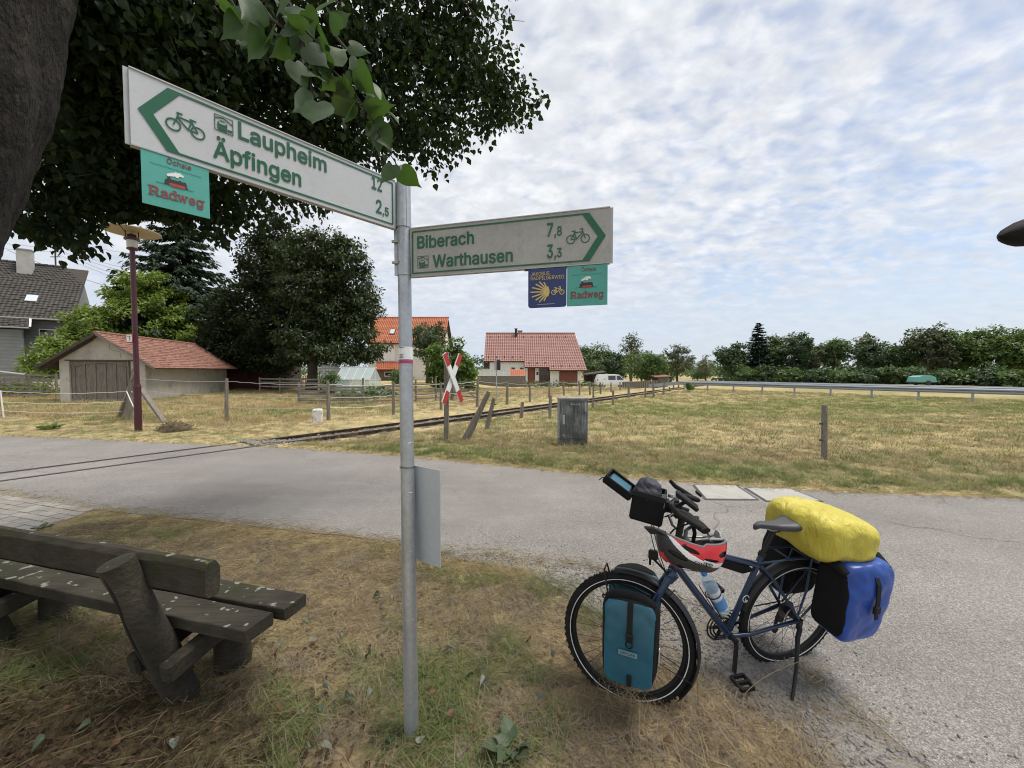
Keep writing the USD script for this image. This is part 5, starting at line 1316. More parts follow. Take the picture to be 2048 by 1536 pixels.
part(cb_, 'body', box(b + [0, cd / 2, 0.20 + (ch - 0.24) / 2], (cw, cd, ch - 0.24), bev=0.012), cab_l)
part(cb_, 'plinth', box(b + [0, cd / 2, 0.09], (cw - 0.02, cd - 0.02, 0.26), bev=0.006), cab_m)
part(cb_, 'lid', box(b + [0, cd / 2, ch - 0.02], (cw + 0.03, cd + 0.04, 0.04), bev=0.008), cab_l)
dr = part(cb_, 'door', box(b + [0, -0.008, 0.21 + (ch - 0.27) / 2], (cw - 0.045, 0.022, ch - 0.275), bev=0.006), cab_m)
part(dr, 'handle', box(b + [-0.225, -0.026, 0.63], (0.045, 0.022, 0.2), bev=0.006), plain('handle_grey', (0.42, 0.42, 0.40), 0.5))
part(dr, 'label_plate', box(b + [0.03, -0.0205, ch - 0.135], (0.2, 0.006, 0.05)), plain('plate_pale', (0.34, 0.35, 0.33), 0.5)); part(dr, 'label_plate', box(b + [0.03, -0.0245, ch - 0.13], (0.16, 0.004, 0.03)), cab_m)
part(dr, 'sticker', box(b + [0.262, -0.0205, ch - 0.2], (0.035, 0.004, 0.2)), plain('sticker_pale', (0.36, 0.36, 0.34), 0.5))
part(dr, 'small_plate', box(b + [-0.225, -0.0205, 0.285], (0.05, 0.004, 0.05)), plain('plate_mid', (0.25, 0.25, 0.24), 0.5))

# ---------------------------------------------------------------- guardrail
grm = mat('guardrail_zinc', (0.27, 0.295, 0.33), (0.22, 0.245, 0.275), scale=1.5, rough=0.6, metal=0.25, fine=0.15, fscale=3)
gA, gB = np.array([14.6, 33.5, 0]), np.array([25.6, 19.2, 0]); gd_ = (gB - gA) / np.linalg.norm(gB - gA); gB = gB + gd_ * 8
gn = np.array([-gd_[1], gd_[0], 0]);
if gn[1] > 0: gn = -gn
gr = thing('guardrail', 'long grey steel guardrail along the far edge of the meadow', 'guardrail', loc=tuple(gA))
prof = [(0.0, .46), (-.02, .50), (-.075, .53), (-.075, .585), (-.015, .61), (-.015, .63), (-.075, .655), (-.075, .71), (-.02, .74), (0, .78)]
prof = sg.Polygon(prof + [(0.012, .78), (-.004, .745), (-.06, .715), (-.06, .655), (.0, .635), (.0, .605), (-.06, .58), (-.06, .53), (-.004, .495), (.012, .46)])
Lr = np.linalg.norm(gB - gA)
m = extr(prof.buffer(0), Lr, O=(0, 0, 0), X=(1, 0, 0), Y=(0, 0, 1)); v, f = m
v = gA + np.abs(v[:, 1:2]) * gd_ - v[:, 0:1] * gn + v[:, 2:3] * np.array([0, 0, 1.0])
part(gr, 'beam', (v, f), grm)
v2 = v + np.array([0, 0, 0.0]) - gn * 2.6 * 1.0 + gd_ * 0.5
part(gr, 'rear_beam', (v2 + np.array([0, 0, 0.02]), f), grm)
part(gr, 'end_beam', bar(gA + [0, 0, .62], gA - gd_ * 3.0 + [0, 0, .25], 0.03, 0.3), grm)
for k in range(int(Lr / 2.0)):
    p = gA + gd_ * (0.4 + 2.0 * k); part(gr, 'post', box(p - gn * 0.06 + [0, 0, .34], (0.1, 0.07, 0.8), rz=math.atan2(gd_[1], gd_[0])), grm)

# ---------------------------------------------------------------- trailer under turquoise cover
p = at(1842, 771, 44)
tr = thing('covered_trailer', 'trailer under a turquoise tarpaulin below the tree row beyond the guardrail', 'trailer', loc=tuple(p * [1, 1, 0]))
tq = mat('turquoise_tarp', (0.13, 0.33, 0.30), (0.10, 0.28, 0.26), scale=2.5, rough=0.6, fine=0.1, bump=0.3, bscale=6)
pts = [(p[0] + x, 44 + y, z) for x, z in ((-1.0, .62), (-.85, .95), (-.45, 1.12), (.55, 1.15), (1.0, .95), (1.1, .62)) for y in (-.6, .6)] + [(p[0] + x, 44 + y, .38) for x in (-1.05, 1.12) for y in (-.66, .66)]
part(tr, 'cover', roughen(hullpts(pts), 0.03, 3), tq, smooth=35)
part(tr, 'bed', box((p[0], 44, .36), (2.1, 1.2, .1)), black_metal)
for s in (-1, 1):
    wl = part(tr, 'wheel', cyl((p[0] + .1, 44 + s * .66 - .08, .28), (p[0] + .1, 44 + s * .66 + .08, .28), .28, n=16), black_metal)

# ---------------------------------------------------------------- white van
VY = 56.0
v0 = at(1193.5, 770, VY)[0]; kx = at(1260.5, 770, VY)[0] - v0
ZV = -0.80
van = thing('white_van', 'white van parked side on in front of the fruit tree', 'van', loc=(v0 + kx / 2, VY, ZV))
def vp(a, h): return (v0 + kx * a, h)
zt_ = at(1220, 748.6, VY)[2] - ZV
_part = part
def part(par, nm, m, mt, **k):
    v, f = join([m]); return _part(par, nm, (v + [0, 0, ZV], f), mt, **k)
vwhite = plain('van_white', (0.74, 0.76, 0.78), 0.25, coat=0.5)
side = [(0.015, .42), (0.0, .9), (0.03, 1.35), (0.06, zt_ - .12), (0.12, zt_), (0.55, zt_ + .02), (0.66, zt_ - .05), (0.70, zt_ - .14), (0.82, 1.12), (0.95, .98), (0.99, .82), (1.0, .42)]
def prism(pts, y0, y1): return extr(sg.Polygon([vp(*q) for q in pts]), y1 - y0, O=(0, y1, 0), X=(1, 0, 0), Y=(0, 0, 1))
body = []
for y0, y1, sc in ((VY, VY + 1.9, 0.0),):
    lo = [vp(*q) for q in side]
    n = len(lo); V = []
    for y, ins in ((VY + .0, 0.04), (VY + .10, 0.0), (VY + 1.8, 0.0), (VY + 1.9, 0.04)):
        for (x, z) in lo:
            tum = max(0, z - 1.05) * 0.13
            yy = y + (tum if y < VY + 1 else -tum)
            V.append((x + (v0 + kx / 2 - x) * ins * 0.5, yy, z - (ins * (z - .9) * .6 if z > 1.2 else 0)))
    V = np.array(V); F = []
    for a in range(3):
        for i in range(n):
            j = (i + 1) % n; F += [[a * n + i, a * n + j, (a + 1) * n + j], [a * n + i, (a + 1) * n + j, (a + 1) * n + i]]
    tri = np.array(trimesh.creation.triangulate_polygon(sg.Polygon(lo), engine="earcut")[1]) % n
    F += [list(t_) for t_ in tri] + [list(np.array(t_)[::-1] + 3 * n) for t_ in tri]
    body = (V, np.array(F))
part(van, 'body', body, vwhite, smooth=35)
def side_patch(q, d=0.012):
    out = []
    for sgn_, yb_ in ((-1, VY), ):
        P = [np.array([vp(a, h)[0], VY + max(0, h - 1.05) * 0.13 - d, h]) for a, h in q]
        out.append(hullpts(P + [p_ + np.array([0, .035, 0]) for p_ in P]))
    return out
part(van, 'window', side_patch([(0.345, 1.13), (0.345, zt_ - .2), (0.565, zt_ - .2), (0.565, 1.13)]), dark_glass)
part(van, 'front_window', side_patch([(0.60, 1.13), (0.60, zt_ - .2), (0.685, zt_ - .2), (0.80, 1.13)]), dark_glass)
part(van, 'windscreen', [slab((vp(.705, 0)[0] + .02, VY + .25, zt_ - .17), (vp(.705, 0)[0] + .02, VY + 1.65, zt_ - .17), (vp(.822, 0)[0] + .02, VY + 1.75, 1.14), (vp(.822, 0)[0] + .02, VY + .15, 1.14), 0.02)], dark_glass)
part(van, 'door_seam', side_patch([(0.578, .6), (0.578, zt_ - .18), (0.583, zt_ - .18), (0.583, .6)], .006) + side_patch([(0.33, .6), (0.33, zt_ - .18), (0.334, zt_ - .18), (0.334, .6)], .006), metal_grey)
part(van, 'side_lettering', side_patch([(0.19, 1.22), (0.19, 1.30), (0.29, 1.30), (0.29, 1.22)], .008), metal_grey)
part(van, 'headlight', side_patch([(0.95, .78), (0.945, .93), (0.985, .88), (0.99, .78)], .01), plain('headlight_glass', (.6, .62, .63), .1))
part(van, 'tail_light', side_patch([(0.005, .95), (0.02, 1.3), (0.035, 1.3), (0.03, .95)], .01), w_red)
part(van, 'bumper', [box((v0 + kx * .5, VY + .95, .42), (kx * 1.0, 1.86, .2), bev=.05)], metal_grey)
for a in (0.2, 0.8):
    for yy in (VY + .12, VY + 1.78):
        wl = part(van, 'wheel', cyl((v0 + kx * a, yy - .1, .33), (v0 + kx * a, yy + .1, .33), .33, n=20), black_metal, smooth=40)
        part(wl, 'rim', cyl((v0 + kx * a, yy - .112, .33), (v0 + kx * a, yy + .112, .33), .2, n=16), metal_grey)

part = _part

# hedge and garden plants in front of the houses
r = np.random.default_rng(41); C = []
for px in np.arange(1050, 1205, 2.4):
    Y = 47 + r.normal(0, .5); C.append([(px - 1024) / FPX * Y, Y, gz((px - 1024) / FPX * Y, Y) + r.uniform(.05, .85)])
v, f = clump_leaves(np.array(C), .38, 26, .2, r, .8, .2)
single('garden_hedge', (v, f), lm_olive, 'low ragged grey green hedge in front of the red roofed house', 'hedge')
cab_leaf = leafmat('cabbage_leaves', (0.13, 0.20, 0.11), (0.19, 0.27, 0.15), (0.27, 0.34, 0.2), transl=0.25)
plants = [(700, 788, .5), (716, 782, .6), (733, 780, .65), (750, 777, .6), (768, 778, .6), (782, 782, .5), (742, 790, .5), (762, 790, .5), (725, 793, .5), (690, 795, .4)]
plab = ['leftmost', 'second', 'third', 'tallest middle', 'fifth', 'rightmost back', 'front middle', 'front right', 'front left', 'outer left low']
for i, (px, py, sz) in enumerate(plants):
    Y = 24.5 - (py - 777) * .12; c = at(px, py, Y); rr = np.random.default_rng(200 + i)
    k = 46; d = unit(k, rr); d[:, 2] = np.abs(d[:, 2]) * .8
    v, f = leaf_faces(np.array([c[0], Y, max(.1, c[2] - .3)]) + d * [sz, sz * .8, sz * .8] * rr.uniform(.3, 1, (k, 1)), d + [0, 0, -.3], unit(k, rr) * .5 + [0, 0, 1], rr.uniform(.22, .42, k), .8)
    t_ = thing('cabbage_plant', '%s pale blue green leafy vegetable plant behind the slatted fence' % plab[i].capitalize(), 'plant', loc=(c[0], Y, 0), group='vegetables in the garden')
    part(t_, 'leaves', (v, f), cab_leaf)
    part(t_, 'stem', cyl((c[0], Y, -.02), (c[0], Y, max(.25, c[2] - .2)), .03, n=6), lm_mid)
vine = np.random.default_rng(44); C = np.array([[at(654 + 9 * vine.random(), 780, 25)[0] + vine.normal(0, .25), 25, vine.uniform(.2, 1.55)] for _ in range(40)])
v, f = clump_leaves(C, .28, 22, .16, vine)
single('climbing_plant', (v, f), lm_mid, 'green climbing plant in front of the greenhouse door', 'plant')
r = np.random.default_rng(46); C = np.array([[a[0] + 0, 0, 0] for a in []] or [[at(r.uniform(5, 108), 780, 24.3)[0], 24.3 + r.normal(0, .3), r.uniform(.1, .95)] for _ in range(60)])
v, f = clump_leaves(C, .3, 22, .18, r)
single('weeds', (v, f), lm_yellow, 'green weeds growing behind the rough plank fence', 'weeds', kind='stuff')

# ---------------------------------------------------------------- roof top power pole and its wires
pq = at(112, 545, 60)
up = thing('power_pole', 'distant power pole with cross arms and wires between farmhouse and spruce', 'power pole', loc=(pq[0], 60, 0))
tpz = at(112, 490, 60)[2]
part(up, 'pole', cyl((pq[0], 60, 0), (pq[0], 60, tpz), .12, .09, n=8), wood_dark)
for k in range(3):
    part(up, 'cross_arm', bar((pq[0] - .75, 60, tpz - .3 - .75 * k), (pq[0] + .75, 60, tpz - .3 - .75 * k), .08, .1), wood_dark)
for k, (x0, y0, x1, y1, Y0, Y1) in enumerate([(120, 494, 330, 552, 60, 45), (104, 494, 330, 560, 60, 45), (120, 503, 330, 575, 60, 45), (104, 503, 330, 583, 60, 45), (104, 494, -60, 470, 60, 60), (104, 503, -60, 482, 60, 60), (14, 500, 330, 600, 40, 40), (160, 490, 420, 520, 70, 60)]):
    s = np.linspace(0, 1, 8)[:, None]; A_, B__ = at(x0, y0, Y0), at(x1, y1, Y1)
    part(up, 'wire', tube(A_ + (B__ - A_) * s - np.column_stack([0 * s, 0 * s, .5 * np.sin(np.pi * s)]), .018, 4), black_metal)

# ================================================================ SIGNPOST
sign_white = mat('sign_white', (0.48, 0.50, 0.525), (0.43, 0.445, 0.465), scale=3, rough=0.4, fine=0.05, fscale=60, dirt=(0.44, 0.44, 0.42), dscale=9, dramp=(0.55, 0.8))
sign_dirty = mat('sign_white_dirty', (0.35, 0.35, 0.335), (0.29, 0.29, 0.275), scale=5, rough=0.55, fine=0.1, fscale=60, dirt=(0.21, 0.21, 0.195), dscale=16, dramp=(0.55, 0.8))
sign_green = mat('sign_green', (0.005, 0.100, 0.048), (0.004, 0.082, 0.040), scale=6, rough=0.4, fine=0.08)
teal = mat('plaque_teal', (0.075, 0.33, 0.285), (0.06, 0.285, 0.245), scale=4, rough=0.45, fine=0.06)
navy = mat('plaque_navy', (0.018, 0.035, 0.14), (0.014, 0.028, 0.115), scale=4, rough=0.4, fine=0.06)
gold = plain('plaque_gold', (0.55, 0.43, 0.16), 0.45)
maroon_ink = plain('ink_maroon', (0.20, 0.045, 0.045), 0.5)
black_ink = plain('ink_black', (0.02, 0.02, 0.022), 0.5)
white_ink = plain('ink_white', (0.70, 0.71, 0.70), 0.5)
red_ink = plain('ink_red', (0.33, 0.04, 0.035), 0.5)
sheet_grey = mat('sheet_grey', (0.40, 0.43, 0.45), (0.36, 0.39, 0.41), scale=3, rough=0.5, metal=0.3, fine=0.05)
alu_edge = plain('sign_edge', (0.40, 0.40, 0.40), 0.5, metal=0.5)

PB = np.array([-0.4671, 1.7284, 0.0])
PTOP = at(806, 344, PB[1] + 0.155)
sp_ = thing('signpost', 'galvanised cycle route signpost with two arrow signs in the grass between bench and bicycle', 'signpost', loc=tuple(PB))
pd_ = (PTOP - PB) / np.linalg.norm(PTOP - PB)
def ptz(z): return PB + pd_ * (z / pd_[2])
part(sp_, 'pole', tube(np.array([ptz(-0.15), ptz(1.0), PTOP]), [0.0325, 0.032, 0.0305], 24), galv, smooth=50)
zA, zB, zC, zD = [at(806, y, PB[1] + .12)[2] for y in (552, 456, 449, 356)]
part(sp_, 'pole_cap', lathe([(0.0, 0.035), (0.018, 0.031), (0.029, 0.018), (0.0325, 0.0), (0.0325, -0.012)][::-1], PTOP - pd_ * 0.005, pd_, 20), plain('cap_grey', (0.20, 0.20, 0.20), 0.6), smooth=50)
for z in (0.55, 0.86, 1.13, 1.36):
    part(sp_, 'weld_line', ring(ptz(z), pd_, 0.0318, 0.0008, 28, 5), galv)

def bicycle_shape(h=1.0, lw=0.055, flip=False):
    """Pictogram of a bicycle facing left, unit wheelbase box; wheels of radius .27."""
    r_ = 0.27; A, B = (0.27, 0.27), (1.13, 0.27)
    parts = [sg.Point(A).buffer(r_, 24).difference(sg.Point(A).buffer(r_ - lw, 24)), sg.Point(B).buffer(r_, 24).difference(sg.Point(B).buffer(r_ - lw, 24))]
    L = lambda *p: sg.LineString(p).buffer(lw / 2, cap_style=2)
    parts += [L(A, (0.43, 0.72), (0.45, 0.80), (0.40, 0.86)), L((0.40, 0.86), (0.60, 0.85)), L((0.42, 0.68), (0.92, 0.66)), L((0.42, 0.64), (0.78, 0.27)), L((0.78, 0.27), (0.94, 0.74)), L((0.78, 0.27), B), L(B, (0.92, 0.64)), L((0.84, 0.76), (1.08, 0.75))]
    s = so.unary_union(parts)
    s = affinity.scale(s, 1 / 1.4, 1 / 1.4, origin=(0, 0))
    if flip:
        s = affinity.translate(affinity.scale(s, -1, 1, origin=(0, 0)), 1.0, 0)
    return affinity.scale(s, h, h, origin=(0, 0))

def station_shape(h=1.0):
    """Pictogram of a train under a roof in a box."""
    lw = 0.035
    fr = sg.box(0, 0, 1, 1).difference(sg.box(lw, lw, 1 - lw, 1 - lw))
    roof = sg.LineString([(0.06, 0.78), (0.45, 0.90), (0.94, 0.66)]).buffer(0.028)
    body = sg.box(0.2, 0.18, 0.62, 0.5).buffer(0.05).union(affinity.scale(sg.Point(0.41, 0.5).buffer(0.23, 16), 1.05, 0.9))
    body = body.difference(sg.box(0.24, 0.48, 0.58, 0.63).buffer(0.02)).difference(sg.Point(0.28, .27).buffer(.045)).difference(sg.Point(0.54, .27).buffer(.045)).difference(sg.box(.24, .36, .58, .385))
    plat = sg.box(0.7, 0.14, 0.93, 0.28); rails = sg.box(0.2, 0.06, 0.66, 0.09)
    return affinity.scale(so.unary_union([fr, roof, body, plat, rails]), h, h, origin=(0, 0))

def sign_board(A, B, h, name_mat, flipped):
    """Plate between A and B (centre height); returns the part and a placer for (u, v) in units of h."""
    X = (B - A); X[2] = 0; L = np.linalg.norm(X); X /= L; Z = np.array([0, 0, 1.0]); N = np.cross(X, Z)      # N towards the viewer
    O = np.array([A[0], A[1], (A[2] + B[2]) / 2 - h / 2])
    if N[1] > 0: N = -N
    pl = part(sp_, 'arrow_sign', extr(sg.box(0, 0, L, h).buffer(-0.006).buffer(0.006), 0.018, O=O - N * 0.019, X=X, Y=Z) if np.cross(X, Z) @ N > 0 else extr(sg.box(0, 0, L, h), 0.018, O=O - N * 0.001, X=X, Y=Z), name_mat)
    part(pl, 'sign_rim', [bar(O - N * .01 + Z * e, O - N * .01 + X * L + Z * e, 0.024, 0.004) for e in (0.0, h)] + [bar(O - N * .01 + X * e, O - N * .01 + X * e + Z * h, 0.024, 0.004, up=tuple(N)) for e in (0.0, L)], alu_edge)
    def ink(name, poly, m, d=0.0012, k=h):
        return part(pl, name, extr(affinity.scale(poly, k, k, origin=(0, 0)), d, O=O + N * 0.0, X=X, Y=Z), m)
    def word(name, s, u, v, cap, m, width=None, bold=True, d=0.0013):
        t_ = text(s, cap * h, d, bold, None if width is None else width * h)
        return part(pl, name, place(t_, O + X * u * h + Z * v * h, X, Z, N), m)
    return pl, O, X, Z, N, ink, word

# left arrow sign
A1, B1, h1 = np.array([-1.12861, 1.16368, 2.4830]), np.array([-0.5512, 1.8484, 2.4830]), 0.2235
pl1, O1, X1, Z1, N1, ink1, word1 = sign_board(A1, B1, h1, sign_white, False)
chev = sg.Polygon([(0.385, 0.935), (0.075, 0.50), (0.36, 0.06), (0.51, 0.06), (0.225, 0.50), (0.535, 0.935)])
bord = sg.box(0.45, 0.06, 3.95, 0.935).buffer(-0.03).buffer(0.03)
bord = bord.difference(bord.buffer(-0.028)).difference(sg.box(0, 0.1, 0.6, 0.9))
ink1('chevron_border', so.unary_union([chev, bord]), sign_green)
ink1('bicycle_symbol', affinity.translate(bicycle_shape(0.445), 0.35, 0.375), sign_green)
ink1('station_symbol', affinity.translate(station_shape(0.235), 0.91, 0.62), sign_green)
word1('lettering', 'Laupheim', 1.21, 0.625, 0.25, sign_green, 1.36); word1('lettering', '\u00c4pfingen', 0.885, 0.21, 0.25, sign_green, 1.24)
word1('lettering', '12', 3.465, 0.66, 0.25, sign_green, 0.225); word1('lettering', '2', 3.555, 0.21, 0.26, sign_green, 0.125); word1('lettering', ',5', 3.70, 0.21, 0.165, sign_green, 0.145)
# right arrow sign
A2, B2, h2 = np.array([-0.4848, 1.8484, 2.2590]), np.array([0.4040, 1.6057, 2.2590]), 0.2279
pl2, O2, X2, Z2, N2, ink2, word2 = sign_board(A2, B2, h2, sign_dirty, True)
chev = sg.Polygon([(3.67, 0.935), (3.97, 0.495), (3.68, 0.055), (3.535, 0.055), (3.825, 0.495), (3.53, 0.935)])
bord = sg.box(0.048, 0.055, 3.60, 0.935).buffer(-0.03).buffer(0.03)
bord = bord.difference(bord.buffer(-0.028)).difference(sg.box(3.5, 0.1, 4, 0.9))
ink2('chevron_border', so.unary_union([chev, bord]), sign_green)
ink2('bicycle_symbol', affinity.translate(bicycle_shape(0.43, 0.05, True), 3.255, 0.395), sign_green)
ink2('station_symbol', affinity.translate(station_shape(0.245), 0.175, 0.165), sign_green)
word2('lettering', 'Biberach', 0.17, 0.575, 0.24, sign_green, 1.25); word2('lettering', 'Warthausen', 0.52, 0.165, 0.24, sign_green, 1.70)
word2('lettering', '7', 2.89, 0.575, 0.24, sign_green, 0.115); word2('lettering', ',8', 3.03, 0.575, 0.165, sign_green, 0.14)
word2('lettering', '3', 2.89, 0.175, 0.24, sign_green, 0.115); word2('lettering', ',3', 3.03, 0.175, 0.165, sign_green, 0.14)

# clamps holding the signs
def half_sleeve(z0, z1, phase):
    return [tube(np.array([ptz(z0), ptz(z1)]), 0.0345, 24)]
sl1 = part(sp_, 'clamp', half_sleeve(O1[2] + .01, O1[2] + h1 - .01, 0), galv, smooth=50)
sl2 = part(sp_, 'clamp', half_sleeve(O2[2] + .005, O2[2] + h2 - .005, 0), galv, smooth=50)
zm = O2[2] + h2 * .5; c_ = ptz(zm)
part(sl2, 'flange', [bar(ptz(O2[2] + .005) + [-.033, -.014, 0], ptz(O2[2] + h2 - .005) + [-.033, -.014, 0], 0.02, 0.006, up=(0.3, 1, 0))], galv)
part(sl2, 'bolt', [cyl(ptz(O2[2] + h2 * q) + [-.05, -.022, 0], ptz(O2[2] + h2 * q) + [-.018, -.030, 0], 0.007, n=8) for q in (.28, .72)], galv)
part(sl1, 'flange', [bar(ptz(O1[2] + .01) + [.022, -.026, 0], ptz(O1[2] + h1 - .01) + [.022, -.026, 0], 0.004, 0.006, up=(0.3, 1, 0))], alu_edge)

# plaques under the signs
def serif_word(s, h):
    """Slab serif lettering: plain letters with feet and heads added."""
    x, out = 0.0, []
    adv = {'R': .92, 'a': .70, 'd': .78, 'w': .98, 'e': .70, 'g': .74}
    for ch in s:
        v, f = text(ch, h, 0.001, True); w = v[:, 0].max()
        k = adv[ch] * h / w * 0.86; v = v * [k, 1, 1] + [x, 0, 0]; out.append((v, f)); W = w * k
        bx = lambda a, b, y0, y1: out.append(box(((x + a * W + x + b * W) / 2, (y0 + y1) * h / 2, 0.0006), (abs(b - a) * W, (y1 - y0) * h, 0.0012)))
        if ch == 'R': bx(-.14, .42, 0, .09); bx(.72, 1.16, 0, .09); bx(-.14, .3, .91, 1.0)
        if ch == 'a': bx(.72, 1.18, 0, .08)
        if ch == 'd': bx(.72, 1.2, 0, .08); bx(.5, .95, .96, 1.04)
        if ch == 'w': bx(-.1, .28, .66, .74); bx(.42, .62, .66, .74); bx(.76, 1.1, .66, .74)
        if ch == 'g': bx(.7, 1.2, .66, .75)
        x += adv[ch] * h
    v, f = join(out); v[:, 0] -= v[:, 0].min(); return v, f

def gothic_word(h):
    """The small black letter word at the top of the plaque."""
    v, f = text('\u00d6chsle', h, 0.001, False); return v * [.85, 1.12, 1], f

def route_plaque(O, X, Z, N, S, flip=False):
    """Square turquoise plaque with a little steam train; O its lower left corner, S its side."""
    p = part(sp_, 'route_plaque', extr(sg.box(0, 0, S, S), 0.004, O=O - N * .004, X=X, Y=Z), teal)
    def put(name, m3, m): return part(p, name, place(m3, O + N * .0005, X, Z, N), m)
    w = text('a', 1)
    g = gothic_word(0.085 * S); g = (g[0] * [0.36 * S / g[0][:, 0].max(), 1, 1] + [0.36 * S, 0.855 * S, 0], g[1]); put('lettering', g, maroon_ink)
    s_ = serif_word('Radweg', 0.17 * S); s_ = (s_[0] * [0.83 * S / s_[0][:, 0].max(), 1, 1] + [0.085 * S, 0.19 * S, 0], s_[1]); put('lettering', s_, maroon_ink)
    put('dotted_line', [box(((0.13 + .028 * k) * S, .775 * S + (.006 * S if k % 4 == 0 else 0), .0004), (.015 * S, .008 * S, .0008)) for k in range(27)], sign_green)
    en = sg.Polygon([(.31, .46), (.33, .55), (.36, .56), (.36, .60), (.40, .60), (.41, .57), (.52, .57), (.53, .585), (.56, .585), (.57, .57), (.62, .58), (.64, .555), (.645, .50), (.665, .47), (.62, .46)])
    en = affinity.scale(en, S, S, origin=(0, 0)); put('train', extr(en, .0008), black_ink)
    un = affinity.scale(sg.Polygon([(.37, .465), (.40, .50), (.60, .505), (.635, .47), (.60, .445), (.42, .44)]), S, S, origin=(0, 0)); put('train_wheels', extr(un, .0013), red_ink)
    sm_ = so.unary_union([sg.Point(x, y).buffer(r, 10) for x, y, r in ((.37, .635, .022), (.40, .65, .028), (.44, .665, .034), (.49, .685, .04), (.54, .695, .034), (.58, .685, .022), (.50, .655, .03))])
    put('smoke', extr(affinity.scale(sm_, S, S, origin=(0, 0)), .0009), white_ink)
    put('ground_line', [box((.47 * S, .452 * S, .0003), (.55 * S, .005 * S, .0006))], sign_green)
    return p
route_plaque(O2 + X2 * 3.272 * h2 - Z2 * 0.752 * h2, X2, Z2, N2, 0.735 * h2)
route_plaque(O1 + X1 * 0.09 * h1 - Z1 * 0.735 * h1, X1, Z1, N1, 0.735 * h1)
S = 0.735 * h2; Oj = O2 + X2 * 2.527 * h2 - Z2 * 0.755 * h2
pj = part(sp_, 'pilgrim_plaque', extr(so.unary_union([sg.box(0, 0, S, S).buffer(-.012).buffer(.012), sg.box(0, S * .5, S, S)]), 0.004, O=Oj - N2 * .004, X=X2, Y=Z2), navy)
def putj(name, m3, m): return part(pj, name, place(m3, Oj + N2 * .0005, X2, Z2, N2), m)
t1 = text('JAKOBUS', .092 * S, .001, False, .49 * S); putj('lettering', (t1[0] + [.07 * S, .825 * S, 0], t1[1]), gold)
t1 = text('RADPILGERWEG', .092 * S, .001, False, .87 * S); putj('lettering', (t1[0] + [.07 * S, .715 * S, 0], t1[1]), gold)
c0 = np.array([.545, .405]); rays = []
for a in np.linspace(118, 242, 9):
    l = .50 if 140 < a < 220 else .40
    l = {0: .27, 1: .36, 2: .40, 3: .46, 4: .48, 5: .46, 6: .40, 7: .36, 8: .27}[int(round((a - 118) / 15.5))]
    d = np.array([math.cos(math.radians(a)), math.sin(math.radians(a))]); rays.append(sg.LineString([tuple(c0), tuple(c0 + d * l)]).buffer(.0165, cap_style=2))
sh_ = so.unary_union(rays + [sg.Polygon([(.44, .47), (.50, .53), (.54, .53), (.54, .50), (.565, .44), (.565, .37), (.54, .31), (.54, .285), (.50, .28), (.44, .34)])])
putj('shell_symbol', extr(affinity.scale(sh_, S, S, origin=(0, 0)), .001), gold)
putj('bicycle_symbol', extr(affinity.translate(bicycle_shape(.34 * S, .075, True), .61 * S, .31 * S), .001), gold)
putj('small_print', [box((.47 * S, .085 * S, .0003), (.46 * S, .012 * S, .0006))], alu_edge)
part(sp_, 'hanger_strip', [bar(O2 + X2 * 2.45 * h2 - Z2 * .012 * h2 - N2 * .006, O2 + X2 * 4.0 * h2 - Z2 * .012 * h2 - N2 * .006, .008, .012)], black_metal)

# band sticker on the pole
zs0, zs1 = ptz(0)[2] + at(810, 722, 1.80)[2], at(810, 694, 1.80)[2]
stw = part(sp_, 'band_sticker', tube(np.array([ptz(zs0), ptz(zs1)]), 0.0326, 28, cap=False), white_ink)
part(stw, 'red_band', tube(np.array([ptz(zs0 - .012), ptz(zs0 + .001)]), 0.0328, 28, cap=False), plain('band_red', (.40, .03, .09), .5)); part(stw, 'blue_band', tube(np.array([ptz(zs0 + .0015), ptz(zs0 + .006)]), 0.0328, 28, cap=False), plain('band_blue', (.05, .05, .25), .5))
part(stw, 'print_line', [(lambda c: box(c + np.array([-.012, -.031, 0]), (.020, .003, .0022)))(ptz(zs0 + .016 + .007 * k)) for k in range(3)] + [(lambda c: box(c + np.array([-.010, -.0312, 0]), (.026, .003, .0022)))(ptz(zs1 - .003))], black_ink)
# board strapped behind the pole
YB = ptz(0.8)[1]
def bp(px, py, Y): return at(px, py, Y)
bl, br_ = bp(799, 932, YB + .06), bp(873, 945, YB - .07)
h_l = bp(803, 1100, YB + .06)
X3 = np.array([br_[0] - bl[0], br_[1] - bl[1], 0]); L3 = np.linalg.norm(X3); X3 /= L3
zt3, zb3 = br_[2], bp(873, 1145, YB - .07)[2]
bd = part(sp_, 'strapped_board', box(((bl[0] + br_[0]) / 2 , (bl[1] + br_[1]) / 2 + .045, (zt3 + zb3) / 2), (L3 + .02, 0.004, zt3 - zb3), rz=math.atan2(X3[1], X3[0])), sheet_grey, label='grey back of a small board strapped behind the pole')
zst = at(815, 936, YB)[2]
part(sp_, 'cable_tie', [ring(ptz(zst), pd_ + np.array([.02, 0, 0]), 0.034, 0.0022, 28, 5)], black_metal)

